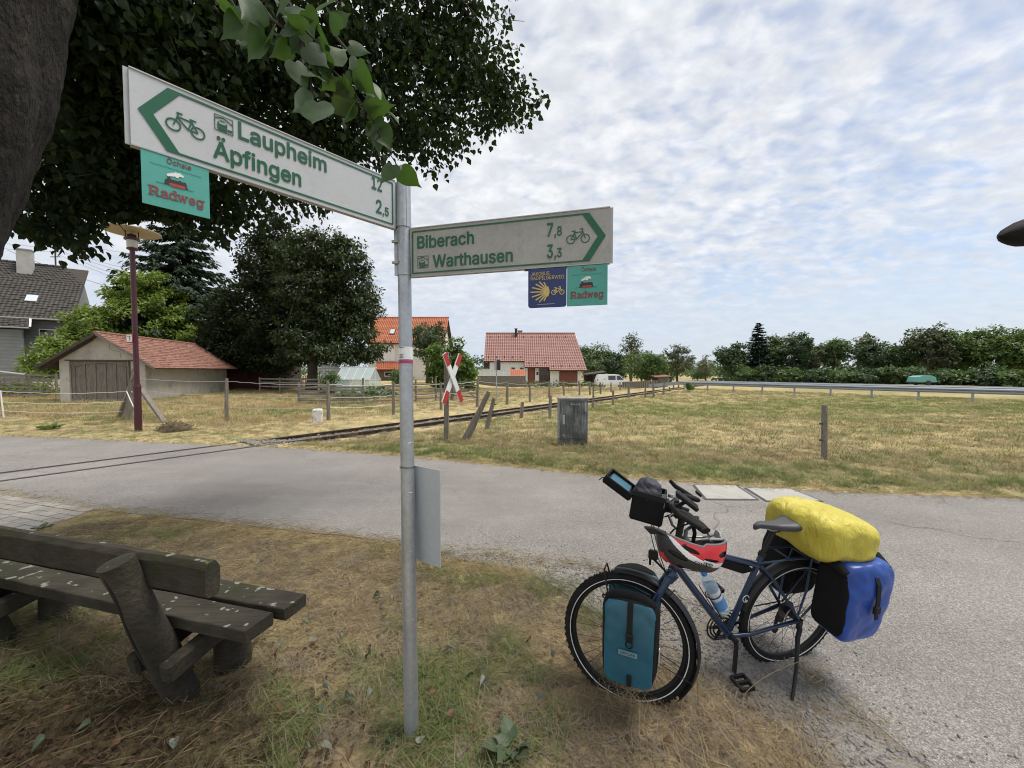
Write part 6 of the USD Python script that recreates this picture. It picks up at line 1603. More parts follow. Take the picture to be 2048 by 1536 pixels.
# ================================================================ BENCH (half logs and thick planks)
bench_wood = usdkit.material(stage, '/World/Looks/bench_wood', {
    'g': ('geometry', {}), 'n1': ('noise_texture', {'scale': 3.0, 'detail': 5.0}), 'r1': ('rgb_ramp', {'ramp': [(0.3, (0.019, 0.016, 0.011)), (0.5, (0.036, 0.031, 0.022)), (0.7, (0.058, 0.052, 0.039))]}),
    'mp': ('mapping', {'scale': (3, 30, 30), 'rotation': (0, 0, 0.26)}), 'n2': ('noise_texture', {'scale': 1.6, 'detail': 6.0, 'roughness': 0.65}), 'r2': ('map_range', {'range_type': 'linear', 'from_min': 0.25, 'from_max': 0.75, 'to_min': 0.55, 'to_max': 1.4, 'clamp': True}),
    's': ('vector_math', {'math_type': 'scale'}),
    'v': ('noise_texture', {'scale': 16.0, 'detail': 3.0, 'roughness': 0.45}), 'lr': ('map_range', {'range_type': 'smoothstep', 'from_min': 0.635, 'from_max': 0.66, 'to_min': 0.0, 'to_max': 0.9, 'clamp': True}),
    'sn': ('separate_xyz', {}), 'nm': ('map_range', {'range_type': 'smoothstep', 'from_min': 0.6, 'from_max': 0.85, 'to_min': 0.0, 'to_max': 1.0, 'clamp': True}), 'lm': ('math', {'math_type': 'multiply'}), 'lc': ('mix', {'mix_type': 'mix', 'color2': (0.20, 0.215, 0.18)}),
    'v2': ('noise_texture', {'scale': 11.0, 'detail': 5.0, 'roughness': 0.6}), 'yr': ('map_range', {'range_type': 'smoothstep', 'from_min': 0.67, 'from_max': 0.72, 'to_min': 0.0, 'to_max': 0.9, 'clamp': True}), 'yc': ('mix', {'mix_type': 'mix', 'color2': (0.20, 0.19, 0.03)}),
    'gn': ('noise_texture', {'scale': 2.0, 'detail': 3.0}), 'gr': ('map_range', {'range_type': 'smoothstep', 'from_min': 0.5, 'from_max': 0.7, 'to_min': 0.0, 'to_max': 0.6, 'clamp': True}), 'gc': ('mix', {'mix_type': 'mix', 'color2': (0.026, 0.031, 0.010)}),
    'b': ('bump', {'strength': 0.7, 'distance': 0.012}), 'p': ('principled_bsdf', {'roughness': 0.85, 'specular_ior_level': 0.3})},
    [('g.position', 'n1.vector'), ('n1.fac', 'r1.fac'), ('g.position', 'mp.vector'), ('mp.vector', 'n2.vector'), ('n2.fac', 'r2.value'), ('r1.color', 's.vector1'), ('r2.result', 's.scale'),
     ('g.position', 'gn.vector'), ('gn.fac', 'gr.value'), ('gr.result', 'gc.fac'), ('s.vector', 'gc.color1'), ('g.position', 'v.vector'), ('v.fac', 'lr.value'), ('g.normal', 'sn.vector'), ('sn.z', 'nm.value'), ('lr.result', 'lm.value1'), ('nm.result', 'lm.value2'), ('lm.value', 'lc.fac'), ('gc.color', 'lc.color1'),
     ('g.position', 'v2.vector'), ('v2.fac', 'yr.value'), ('yr.result', 'yc.fac'), ('lc.color', 'yc.color1'), ('yc.color', 'p.base_color'), ('n2.fac', 'b.height'), ('b.normal', 'p.normal')], surface='p.BSDF')
BA, BN = np.array([-0.967, 0.254, 0]), np.array([0.254, 0.967, 0]); BO = np.array([-1.267, 1.797, 0])
def bw(a, n, z): return BO + BA * a + BN * n + np.array([0, 0, z])
bench = thing('bench', 'weathered mossy log bench seen from behind, lichen spots on its planks', 'bench', loc=tuple(bw(0.9, 0.15, 0)))
def profile_bar(prof, a0, a1, n0, z0, seed, amp=0.004, seg=26, tilt=0.0):
    """A beam along the bench with the given (n, z) section."""
    pr = np.array(sg.Polygon(prof).buffer(-.008).buffer(.008, 4).exterior.segmentize(0.02).coords)[:-1]
    s = np.linspace(a0, a1, seg); k = len(pr)
    V = np.array([[bw(a, n0 + p[0], z0 + p[1]) for p in pr] for a in s]).reshape(-1, 3)
    F = []
    for i in range(seg - 1):
        for j in range(k):
            q = (j + 1) % k; F += [[i * k + j, i * k + q, (i + 1) * k + q], [i * k + j, (i + 1) * k + q, (i + 1) * k + j]]
    m = len(V); V = np.vstack([V, V[:k].mean(0), V[-k:].mean(0)])
    F += [[m, (j + 1) % k, j] for j in range(k)] + [[m + 1, (seg - 1) * k + j, (seg - 1) * k + (j + 1) % k] for j in range(k)]
    return roughen((V, np.array(F)), amp, 7.0, seed)
part(bench, 'seat_plank', profile_bar([(0, 0), (.155, 0), (.155, .065), (0, .065)], 0.01, 2.9, 0.0, 0.385, 1), bench_wood, smooth=35)
part(bench, 'seat_plank', profile_bar([(0, 0), (.150, 0), (.150, .065), (0, .065)], -0.035, 2.85, 0.178, 0.39, 2), bench_wood, smooth=35)
part(bench, 'backrest', profile_bar([(-.022, 0), (.02, -.004), (.038, .02), (.038, .125), (.018, .162), (-.012, .162), (-.03, .135), (-.032, .03)], 0.125, 2.9, -0.065, 0.645, 3, 0.006), bench_wood, smooth=40)
def support(a, seed):
    s = np.linspace(0, 1, 14)[:, None]
    p = bw(a - .03, .05, -.08) * (1 - s) + bw(a + .085, -.172, .80) * s
    post = tube(p, 0.069 + 0.004 * np.sin(np.linspace(0, 6, 14)), 22); v, f = roughen(post, .006, 6, seed)
    part(bench, 'backrest_post', (v, f), bench_wood, smooth=45)
    part(bench, 'crack', [tube(np.array([bw(a - .03 + .115 * t, .05 - .222 * t, -.08 + .88 * t) + np.array([.012 * math.sin(t * 9), 0, 0]) + np.array([-.02, -.065, .0]) for t in np.linspace(.12, .97, 12)]), [.002] + [.0065] * 10 + [.003], 5)], plain('crack_black_%d' % seed, (.012, .011, .01), .95))
    for k, da in enumerate((-.115, .10)):
        part(bench, 'cross_beam', roughen(bar(bw(a + da, -.12, .255), bw(a + da, .30, .325), .07, .10, bev=.012), .003, 9, seed + k), bench_wood)
    leg = roughen(tube(np.array([bw(a - .06, .262, -.08), bw(a - .06, .262, .1), bw(a - .06, .262, .28), bw(a - .06, .262, .40)]), [.095, .09, .088, .086], 20), .005, 6, seed + 5)
    part(bench, 'leg', leg, bench_wood, smooth=45)
support(0.48, 11); support(1.98, 21)

# ================================================================ LINDEN TREE AT THE LEFT
def heart_leaf(L, r, fold=0.22, curl=0.25):
    """A heart shaped linden leaf with toothed edge and folded midrib; lies in xy, base at the origin, tip along +x."""
    out = [(0.0, 0.0), (-0.11, 0.16), (-0.06, 0.33), (0.10, 0.43), (0.30, 0.44), (0.50, 0.36), (0.70, 0.22), (0.86, 0.075), (1.08, 0.0)]
    out = np.array(out); V, F = [], []
    mid = np.array([[x, 0] for x in (0.0, 0.06, 0.14, 0.24, 0.36, 0.52, 0.70, 0.86, 1.02)])
    jag = 1 + 0.06 * (np.arange(9) % 2) * np.array([0, 1, 1, 1, 1, 1, 1, 1, 0])
    for sgn in (1, -1):
        V.append(np.column_stack([out[:, 0], sgn * out[:, 1] * jag, fold * out[:, 1]])); V.append(np.column_stack([(out[:, 0] + mid[:, 0]) / 2, sgn * out[:, 1] * .5, fold * .35 * out[:, 1]]))
    V.append(np.column_stack([mid, 0 * mid[:, :1]]))
    V = np.vstack(V); m = 36
    for o in (0, 18):
        for i in range(8):
            a, b, c, d = o + i, o + i + 1, o + 9 + i, o + 9 + i + 1
            e, g = m + i, m + i + 1
            t = [[a, b, d], [a, d, c], [c, d, g], [c, g, e]]
            F += t if o else [x[::-1] for x in t]
    V[:, 2] -= curl * V[:, 0] ** 2 * 0.5 + 0.05 * np.sin(V[:, 0] * 9 + r.uniform(0, 6)) * np.abs(V[:, 1])
    return V * L, np.array(F)

def leaf_at(P, tipdir, nrm, L, r):
    v, f = heart_leaf(L, r, r.uniform(.1, .3), r.uniform(.05, .5))
    x = np.asarray(tipdir, float); x /= np.linalg.norm(x); z = np.asarray(nrm, float); z = z - x * (z @ x); z /= np.linalg.norm(z); y = np.cross(z, x)
    return (P + v[:, :1] * x + v[:, 1:2] * y + v[:, 2:] * z, f)

lm_linden = usdkit.material(stage, '/World/Looks/linden_leaf', {
    'g': ('geometry', {}), 'r': ('rgb_ramp', {'ramp': [(0.0, (0.040, 0.075, 0.024)), (0.6, (0.062, 0.105, 0.030)), (1.0, (0.10, 0.135, 0.038))]}),
    'u': ('rgb_ramp', {'ramp': [(0.0, (0.052, 0.082, 0.042)), (1.0, (0.082, 0.112, 0.058))]}), 'mix': ('mix', {'mix_type': 'mix'}),
    'n': ('noise_texture', {'scale': 45.0, 'detail': 4.0}), 'rn': ('map_range', {'range_type': 'linear', 'from_min': 0.25, 'from_max': 0.75, 'to_min': 0.75, 'to_max': 1.25, 'clamp': True}), 's': ('vector_math', {'math_type': 'scale'}),
    'tm': ('vector_math', {'math_type': 'multiply', 'vector2': (1.5, 1.75, 0.55)}), 't': ('translucent_bsdf', {}), 'b': ('bump', {'strength': 0.25, 'distance': 0.004}),
    'p': ('principled_bsdf', {'roughness': 0.5, 'specular_ior_level': 0.4}), 'm': ('mix_closure', {'fac': 0.36})},
    [('g.random_per_island', 'r.fac'), ('g.random_per_island', 'u.fac'), ('g.backfacing', 'mix.fac'), ('r.color', 'mix.color1'), ('u.color', 'mix.color2'), ('g.position', 'n.vector'), ('n.fac', 'rn.value'), ('mix.color', 's.vector1'), ('rn.result', 's.scale'),
     ('s.vector', 'p.base_color'), ('r.color', 'tm.vector1'), ('tm.vector', 't.color'), ('n.fac', 'b.height'), ('b.normal', 'p.normal'), ('p.BSDF', 'm.closure1'), ('t.BSDF', 'm.closure2')], surface='m.closure')
twig_m = plain('twig_brown', (0.045, 0.034, 0.026), 0.8)
LB = np.array([-4.10, 2.05, 0])
lin = thing('linden_tree', 'big linden tree at the left edge whose dark leafy boughs hang over bench and signpost', 'tree', loc=tuple(LB))
s = np.linspace(0, 1, 110)
tp = np.column_stack([np.interp(s * 4.6, [0, 1.2, 2.3, 3.4, 4.6], [-4.10, -3.86, -3.47, -3.10, -2.86]), np.interp(s * 4.6, [0, 2.3, 4.6], [2.05, 2.0, 2.15]), s * 4.6 - .15])
rd_ = np.interp(s * 4.6, [0, .3, 1.0, 2.3, 3.4, 4.6], [.60, .50, .46, .44, .43, .40])
tv, tf = tube(tp, rd_, 120)
ctr = np.array([tp[np.argmin(abs(tp[:, 2] - z))] for z in tv[:, 2]])
ang = np.arctan2(tv[:, 1] - ctr[:, 1], tv[:, 0] - ctr[:, 0])
rid = 0.02 * np.sin(ang * 7 + 2.2 * np.sin(tv[:, 2] * 2.1)) + 0.06 * (meshkit.fbm(tv * 3.1, 4, 3) - .5) + .05 * np.abs(meshkit.fbm(tv * [9, 9, 4], 3, 7) - .5)
tv = tv + (tv - ctr) / (np.linalg.norm(tv - ctr, axis=1, keepdims=True) + 1e-9) * rid[:, None]
rl = np.random.default_rng(17)
limb_ends = []
def limb(p, w):
    p = np.array(p, float); t = np.linspace(0, 1, 14); q = np.linspace(0, 1, len(p))
    pts = np.column_stack([np.interp(t, q, p[:, k]) for k in range(3)]); pts[1:-1] = (pts[:-2] + pts[1:-1] * 2 + pts[2:]) / 4
    return tube(pts, np.linspace(w, w * .2, 14), 8, cap=False)
fork = tp[-1]
wood = [(tv, tf), limb([fork - [0, 0, .2], (-1.9, 3.0, 6.4), (-1.1, 4.4, 6.6), (-.5, 5.2, 6.2)], .12), limb([fork - [0, 0, .1], (-2.4, 3.0, 6.4), (-1.7, 4.6, 6.8), (-1.2, 5.6, 6.6)], .12), limb([fork, (-2.0, 1.8, 5.8), (-1.2, 1.3, 7.2)], .2), limb([fork, (-3.0, 2.6, 6.0), (-3.4, 3.2, 7.6)], .2),
        limb([fork, (-2.4, 0.9, 5.2), (-1.6, -0.6, 5.6), (0, -2.0, 5.6)], .16), limb([fork, (-3.6, 1.0, 5.4), (-4.4, -1.0, 6.0)], .16)]
trunk_part = part(lin, 'trunk', wood, bark_near, smooth=60)

# hanging twig close to the viewer with big single leaves
twigs = [[(470, -60, 1.06), (545, 40, 1.10), (590, 70, 1.12), (650, 125, 1.16), (705, 180, 1.22), (742, 235, 1.30), (775, 300, 1.42), (797, 335, 1.56)],
         [(560, -30, 1.12), (600, 50, 1.15), (640, 90, 1.2), (650, 140, 1.22)],
         [(430, -50, 1.05), (480, 30, 1.08), (520, 60, 1.1)], [(600, 80, 1.13), (622, 160, 1.12), (624, 215, 1.1)], [(660, 60, 1.25), (720, 130, 1.3), (760, 200, 1.38), (790, 250, 1.45)]]
tw = []
for tpx in twigs:
    p = np.array([at(*q) for q in tpx]); tw.append(tube(p, np.linspace(.0042, .0016, len(p)), 6))
part(lin, 'twig', tw, twig_m)
big = [  # base px, tip px, distance, which way the blade faces (towards viewer tilt)
    ((520, 5), (455, 60), 1.05), ((500, 45), (440, 75), 1.07), ((545, 55), (520, 110), 1.08), ((560, 70), (590, 40), 1.08), ((575, 90), (545, 115), 1.12), ((610, 20), (640, 55), 1.1),
    ((600, 15), (565, 45), 1.12), ((590, 125), (612, 185), 1.07), ((618, 140), (645, 185), 1.12), ((634, 205), (626, 305), 1.03), ((628, 200), (585, 225), 1.1), ((650, 100), (625, 135), 1.13),
    ((655, 120), (700, 85), 1.15), ((665, 150), (645, 180), 1.17), ((690, 150), (705, 205), 1.19), ((700, 170), (668, 190), 1.2), ((715, 135), (770, 230), 1.24), ((700, 200), (660, 225), 1.22), ((712, 205), (685, 250), 1.24),
    ((735, 225), (790, 205), 1.3), ((730, 160), (775, 215), 1.3), ((745, 250), (765, 320), 1.35), ((755, 255), (795, 320), 1.37), ((748, 240), (742, 305), 1.33), ((785, 330), (767, 372), 1.5), ((803, 340), (840, 377), 1.56),
    ((470, 20), (430, 20), 1.04), ((640, 70), (665, 95), 1.16), ((680, 60), (655, 20), 1.2), ((700, 90), (740, 110), 1.24), ((560, 10), (585, -20), 1.1), ((530, 70), (480, 120), 1.08), ((668, 40), (700, 30), 1.22), ((640, 10), (690, -10), 1.2), ((610, 60), (570, 20), 1.1), ((480, 60), (520, 20), 1.1), ((590, 60), (640, 30), 1.16)]
for k in range(15):
    tq = twigs[0] if k % 2 else twigs[4]; t = rl.uniform(.3, .85) * (len(tq) - 1.001); i0 = int(t); q = np.array(tq[i0]) * (1 - t + i0) + np.array(tq[i0 + 1]) * (t - i0)
    big.append(((q[0], q[1]), (q[0] + rl.uniform(-38, 42), q[1] + rl.uniform(8, 55)), q[2] + rl.uniform(-.03, .05)))
for i, (a, b, Y) in enumerate(big):
    A_, B__ = at(a[0], a[1], Y), at(b[0], b[1], Y + rl.uniform(-.06, .06)); L = np.linalg.norm(B__ - A_)
    L = float(np.clip(L, .05, .092)); view = np.array([0, 0, EYE]) - A_; view /= np.linalg.norm(view)
    nn = -view * rl.uniform(.5, 1.0) * (1 if rl.random() < .6 else -1) + unit(1, rl)[0] * .8
    lf = part(lin, 'leaf', leaf_at(A_, B__ - A_, nn, L, rl), lm_linden, smooth=True)

# the dark mass of the crown: leaves on clumps through its volume
blobs = []   # centre px, distance, radii (across, deep, high), clumps
def blob(px, py, Y, rx, ry, rz, n): blobs.append((at(px, py, Y), np.array([rx, ry, rz]), n))
for q in [(940, 70, 5.4, .75, .8, .75, 85), (870, 130, 5.2, .75, .8, .8, 90), (960, 165, 5.2, .5, .6, .45, 50), (1015, 205, 5.2, .34, .4, .28, 26), (1050, 190, 5.3, .20, .25, .10, 8), (900, 230, 5.0, .5, .6, .5, 46), (860, 300, 4.9, .25, .3, .22, 14), (985, 240, 5.1, .3, .4, .18, 14), (880, 30, 5.2, .8, .8, .6, 90), (800, 60, 4.9, .8, .8, .7, 95), (780, 170, 4.8, .7, .8, .7, 80), (800, 255, 4.7, .45, .5, .35, 34),
          (700, 60, 4.5, .8, .8, .7, 95), (690, 200, 4.5, .75, .8, .6, 85), (720, 290, 4.4, .45, .5, .3, 34), (600, 120, 4.2, .8, .8, .7, 95), (560, 20, 4.0, .9, .8, .6, 95), (520, 150, 4.0, .7, .8, .55, 80), (460, 90, 3.6, .75, .7, .6, 95), (400, 40, 3.4, .7, .7, .6, 95), (620, 260, 4.3, .5, .6, .35, 45), (480, 230, 4.0, .55, .6, .35, 45),
          (330, 60, 3.2, .65, .7, .5, 90), (240, 60, 3.0, .6, .6, .5, 90), (300, 150, 3.2, .6, .7, .4, 70), (200, 170, 3.1, .5, .6, .4, 60), (180, 60, 2.9, .5, .6, .4, 70), (230, 260, 3.4, .5, .6, .4, 62), (170, 330, 3.6, .5, .6, .4, 60), (250, 350, 3.6, .55, .6, .38, 66), (345, 390, 3.9, .45, .6, .22, 36), (225, 380, 3.8, .45, .6, .2, 36), (150, 400, 3.6, .45, .5, .3, 44), (110, 430, 3.5, .3, .4, .2, 20), (400, 410, 4.0, .4, .5, .22, 24), (450, 390, 4.1, .35, .4, .16, 16), (350, 330, 3.8, .5, .6, .35, 46), (420, 300, 4.0, .5, .6, .3, 40), (310, 240, 3.5, .55, .6, .4, 56),
          (500, 420, 4.6, .25, .3, .14, 9), (600, 405, 5.2, .4, .4, .16, 14), (540, 380, 4.8, .4, .4, .15, 14), (640, 380, 5.0, .35, .4, .15, 12), (70, 460, 3.3, .2, .3, .09, 9), (130, 480, 3.4, .16, .2, .08, 7), (200, 440, 3.8, .2, .3, .08, 5), (420, 455, 4.2, .2, .2, .12, 7), (450, 430, 4.3, .2, .2, .1, 6), (60, 0, 2.7, .6, .6, .3, 40), (130, -20, 2.8, .6, .6, .4, 60)]:
    blob(*q)
# overhead and behind the viewer, out of the frame: the rest of the round crown that shades the grass
for c, rr3, n in [((-2.6, 1.2, 6.4), (2.2, 2.2, 1.4), 60), ((-1.4, -0.6, 6.2), (2.3, 2.2, 1.3), 45), ((-3.8, -0.8, 6.0), (2.2, 2.2, 1.4), 90), ((0.2, 0.2, 6.6), (1.6, 1.6, 0.9), 24), ((-5.0, 2.2, 5.6), (2.0, 2.2, 1.5), 130), ((-3.2, 3.4, 7.0), (2.2, 2.0, 1.4), 90), ((-2.4, 1.6, 8.6), (2.4, 2.4, 1.2), 60), ((-5.4, 4.2, 5.2), (1.6, 1.6, 1.3), 110), ((-0.6, 2.6, 7.2), (1.8, 1.8, 0.8), 25), ((0.2, -2.2, 6.0), (1.6, 1.6, 1.0), 30)]:
    blobs.append((np.array(c), np.array(rr3), n))
LP, LA, LN, LL = [], [], [], []
for c, rr3, n in blobs:
    d = unit(n, rl) * (rl.random((n, 1)) ** .5); ctrs = c + d * rr3
    per = 13 if c[1] > 2.2 and c[2] < 6.5 else 12; k = n * per
    cc = np.repeat(ctrs, per, 0); e = unit(k, rl) * (rl.random((k, 1)) ** .5) * [.19, .19, .16]
    LP.append(cc + e); a = unit(k, rl) * .8 + e * 3; a[:, 2] -= .8; LA.append(a); nn = unit(k, rl) * .75; nn[:, 2] += 1.0; LN.append(nn)
    LL.append(rl.uniform(.045, .085, k))
LP, LA, LN, LL = np.vstack(LP), np.vstack(LA), np.vstack(LN), np.concatenate(LL)
keep = ~((LP[:, 1] > -.3) & (LP[:, 1] < 1.7) & (LP[:, 2] < 4.0) & (LP[:, 0] > -1.9))          # nothing right in front of the lens
dcam = np.linalg.norm(LP - [0, 0, EYE], axis=1); keep &= dcam > 2.0
LP, LA, LN, LL, dcam = LP[keep], LA[keep], LN[keep], LL[keep], dcam[keep]

def many_leaves(P, A, N, L):
    """Six-sided pointed leaves, folded along the midrib."""
    A = A / np.linalg.norm(A, axis=1, keepdims=True); B = np.cross(A, N); B /= np.linalg.norm(B, axis=1, keepdims=True) + 1e-9; N = np.cross(B, A); L = L[:, None]
    q = [(0, 0, 0), (.08, .33, .10), (.38, .46, .14), (.72, .24, .06), (1.05, 0, -.12), (.72, -.24, .06), (.38, -.46, .14), (.08, -.33, .10), (.4, 0, 0)]
    v = np.stack([P + A * L * x + B * L * y + N * L * z for x, y, z in q], 1); k = np.arange(len(P))[:, None] * 9
    t = [(8, 0, 1), (8, 1, 2), (8, 2, 3), (8, 3, 4), (8, 4, 5), (8, 5, 6), (8, 6, 7), (8, 7, 0)]
    return v.reshape(-1, 3), np.concatenate([k + np.array(x)[::-1] for x in t], 1).reshape(-1, 3)
# the leaves hanging lowest at the fringe are parts of their own
pxs = np.column_stack([1024 + FPX * (LP[:, 0]) / ((LP - [0, 0, EYE]) @ CF), 768 - FPX * ((LP - [0, 0, EYE]) @ CU) / ((LP - [0, 0, EYE]) @ CF)])
infr = (LP[:, 1] > .5) & (pxs[:, 0] > 0) & (pxs[:, 0] < 2048) & (pxs[:, 1] > 400) & (dcam < 4.8)
lampm = (pxs[:, 0] > 215) & (pxs[:, 0] < 330) & (pxs[:, 1] > 440) & (pxs[:, 1] < 520); infr &= ~lampm
own = np.where(infr)[0][:150]
rest = ~lampm; rest[own] = False
for i in own:
    part(lin, 'leaf', leaf_at(LP[i], LA[i], LN[i], float(LL[i]) * 1.0, rl), lm_linden, smooth=True)
part(lin, 'crown', many_leaves(LP[rest], LA[rest], LN[rest], LL[rest]), leafmat('linden_crown', (.022, .038, .013), (.036, .058, .018), (.064, .088, .027), transl=.28, rough=.55, spec=.2), kind='stuff')
tws = []
for c, rr3, n in blobs:
    for _ in range(max(2, n // 9)):
        a = c + unit(1, rl)[0] * rr3 * .3; b = c + unit(1, rl)[0] * rr3 * rl.uniform(.8, 1.1); m = (a + b) / 2 + [0, 0, .06]
        if min(np.linalg.norm(a - [0, 0, EYE]), np.linalg.norm(b - [0, 0, EYE])) > 1.9: tws.append(tube(np.array([a, m, b - [0, 0, .05]]), [.009, .006, .003], 4, cap=False))
part(lin, 'twigs', tws, twig_m, kind='stuff')

# ================================================================ TOURING BICYCLE AND ITS LUGGAGE
BP0 = np.array([1.6026, 2.2289, -0.0314]); BSC = 0.942
BF, BL_, BU = np.array([-0.97977513, -0.20010169, 0.0]), np.array([0.1982585, -0.97075018, -0.13541657]), np.array([0.02709708, -0.13267778, 0.99078875])
HUB = np.array([0.60561, 1.97943, 0.29724]); HF, HL, HUp = np.array([-0.92396971, 0.38222512, 0.0135624]), np.array([-0.37951602, -0.92066277, 0.09136554]), np.array([0.0474086, 0.07927184, 0.99572506])
def frameM(O, X, Y, Z, s):
    M = np.eye(4); M[:3, 0], M[:3, 1], M[:3, 2], M[:3, 3] = np.asarray(X) * s, np.asarray(Y) * s, np.asarray(Z) * s, O; return M
MB = frameM(BP0, BF, BL_, BU, BSC)            # bicycle: x forward, y to its left (towards the viewer), z up
MH = frameM(HUB, HF, HL, HUp, BSC)            # steered front: origin at the front hub
def shiftM(M, o):
    T = np.eye(4); T[:3, 3] = o; return M @ T
def bthing(name, label, cat, M, base, group=None):
    n = thing(name, label, cat, M=shiftM(M, base), group=group); n.loc = np.asarray(base, float); return n
H2B = np.linalg.inv(MB) @ MH
def hb(p):
    p = np.atleast_2d(np.asarray(p, float)); q = (H2B @ np.column_stack([p, np.ones(len(p))]).T).T[:, :3]; return q if len(q) > 1 else q[0]
def hbm(m):
    v, f = join([m]); return (hb(v), f)

blue_p = plain('frame_blue', (0.008, 0.024, 0.060), 0.28, metal=0.3, coat=0.5)
rubber = mat('tyre_rubber', (0.010, 0.010, 0.010), (0.016, 0.0155, 0.015), scale=20, rough=0.8, fine=0.2, spec=0.2)
blackm = plain('component_black', (0.008, 0.008, 0.0085), 0.45, spec=0.35)
blackp = plain('black_plastic', (0.008, 0.008, 0.0085), 0.6, spec=0.25)
fabric_black = mat('bag_black', (0.005, 0.005, 0.0055), (0.008, 0.008, 0.0085), scale=12, rough=0.8, spec=0.18, fine=0.15, bump=0.25, bscale=90, bdist=0.004, space='object')
silver = plain('silver_part', (0.45, 0.45, 0.46), 0.3, metal=0.85)
reflect = plain('reflective_white', (0.72, 0.73, 0.74), 0.35)
pann_teal = mat('pannier_teal', (0.014, 0.092, 0.140), (0.011, 0.075, 0.115), scale=9, rough=0.36, fine=0.1, spec=0.5, space='object')
pann_blue = mat('pannier_blue', (0.012, 0.058, 0.28), (0.010, 0.045, 0.22), scale=8, rough=0.34, fine=0.08, spec=0.5, space='object')
rain_yellow = usdkit.material(stage, '/World/Looks/rain_cover_yellow', {
    'g': ('geometry', {}), 'n': ('noise_texture', {'scale': 5.0, 'detail': 5.0, 'roughness': 0.6, 'distortion': 0.6}), 'r': ('rgb_ramp', {'ramp': [(0.3, (0.52, 0.44, 0.055)), (0.7, (0.60, 0.52, 0.085))]}),
    'm': ('mapping', {'scale': (9, 9, 3.5), 'rotation': (0.5, 0.2, 0.4)}), 'n2': ('noise_texture', {'scale': 1.7, 'detail': 4.0, 'distortion': 1.4, 'roughness': 0.55}), 'b': ('bump', {'strength': 0.7, 'distance': 0.03}), 'p': ('principled_bsdf', {'roughness': 0.42, 'specular_ior_level': 0.4}), 't': ('translucent_bsdf', {'color': (0.6, 0.48, 0.03)}), 'mx': ('mix_closure', {'fac': 0.12})},
    [('g.position', 'n.vector'), ('n.fac', 'r.fac'), ('g.position', 'm.vector'), ('m.vector', 'n2.vector'), ('n2.fac', 'b.height'), ('r.color', 'p.base_color'), ('b.normal', 'p.normal'), ('p.BSDF', 'mx.closure1'), ('t.BSDF', 'mx.closure2')], surface='mx.closure')

bike = thing('bicycle', 'dark blue touring bicycle on its kickstand, loaded with bags, at the edge of the road', 'bicycle', M=MB)
R_T, WB = 0.352, 1.09
def wheel(c, rot, front):
    """Wheel in its own plane xz round c, mapped by rot."""
    c = np.asarray(c, float); ax_ = (0, 1, 0)
    w = part(bike, 'wheel', rot(ring(c, ax_, R_T - .026, .026, 72, 12)), rubber, smooth=True, label='front wheel' if front else 'rear wheel')
    part(w, 'tread', [rot(box(c + [(R_T - .001) * math.cos(a), y, (R_T - .001) * math.sin(a)], (.010, .012, .006), R=Rot.from_euler('y', 90 - math.degrees(a), degrees=True).as_matrix())) for k, a in enumerate(np.arange(0, 6.283, .052)) for y in ((-.012, .012) if k % 2 else (0.0,))], rubber, kind='stuff')
    part(w, 'rim', rot(ring(c, ax_, .300, .011, 72, 8, sq=(1.3, 1.0))), blackm, smooth=True)
    for s in (-1, 1):
        part(w, 'reflective_stripe', rot(ring(c + [0, s * .0235, 0], ax_, .3165, .0026, 72, 6, sq=(1, .9))), reflect, smooth=True)
    part(w, 'hub', rot(cyl(c + [0, -.05, 0], c + [0, .05, 0], .022 if not front else .03, n=16)), blackm, smooth=40)
    sp = []
    for k in range(32):
        a = k * 2 * math.pi / 32; b = a + (0.55 if k % 4 < 2 else -0.55); y = .032 * (1 if k % 2 else -1)
        sp.append(rot(tube(np.array([c + [.024 * math.cos(b), y, .024 * math.sin(b)], c + [.295 * math.cos(a), y * .15, .295 * math.sin(a)]]), .0012, 4, cap=False)))
    part(w, 'spokes', sp, blackm, kind='stuff')
    return w
ident = lambda m: join([m])
wheel((0, 0, R_T), ident, False); wheel((0, 0, 0), hbm, True)
def tb(pts, r, n=14): return tube(np.array(pts, float), r, n)
BBk, SC = np.array([.434, 0, .28]), np.array([.283, 0, .725])
HTb, HTt = np.array([.842, 0, .752]), np.array([.788, 0, .905])
fr_ = part(bike, 'frame', [tb([BBk, SC, SC + (SC - BBk) * .12], [.017, .0165, .0165]), tb([BBk, BBk + [0.1, 0, .115], HTb + (HTt - HTb) * .12], [.019, .021, .021]), tb([SC - [0, 0, .02], HTt - (HTt - HTb) * .2], .0175),
      tb([HTb, HTt], .022), tb([BBk + [0, -.034, 0], BBk + [0, .034, 0]], .023)] +
     [tb([SC + [0, s * .012, -.01], [.2, s * .05, .62], [.0, s * .066, R_T]], [.010, .010, .009], 10) for s in (-1, 1)] +
     [tb([BBk + [0, s * .03, 0], [.32, s * .048, .292], [.17, s * .055, .32], [.0, s * .066, R_T]], [.012, .012, .011, .011], 10) for s in (-1, 1)], blue_p, smooth=50)
part(fr_, 'frame_emblem', [place(text('L', .028, .001, True), (.357, .019, .49), (.0, 0, 1), (-1, 0, 0), (0, 1, 0)), ring((.352, .0175, .505), (0, 1, 0), .021, .0022, 24, 5)], reflect)
part(fr_, 'top_tube_mark', box((.33, .018, .748), (.035, .003, .008), R=Rot.from_euler('y', -20, degrees=True).as_matrix()), silver)
fk = part(bike, 'fork', [hbm(tb([(-.235, 0, .40), (-.2, 0, .36)], [.03, .033]))] + [hbm(tb([(-.21, s * .042, .385), (-.15, s * .058, .27), (-.06, s * .06, .09), (0, s * .058, 0)], [.019, .018, .014, .011], 12)) for s in (-1, 1)], blue_p, smooth=50)
part(fk, 'bolt', hbm(cyl((-.125, .073, .215), (-.125, .079, .215), .006, n=10)), silver)
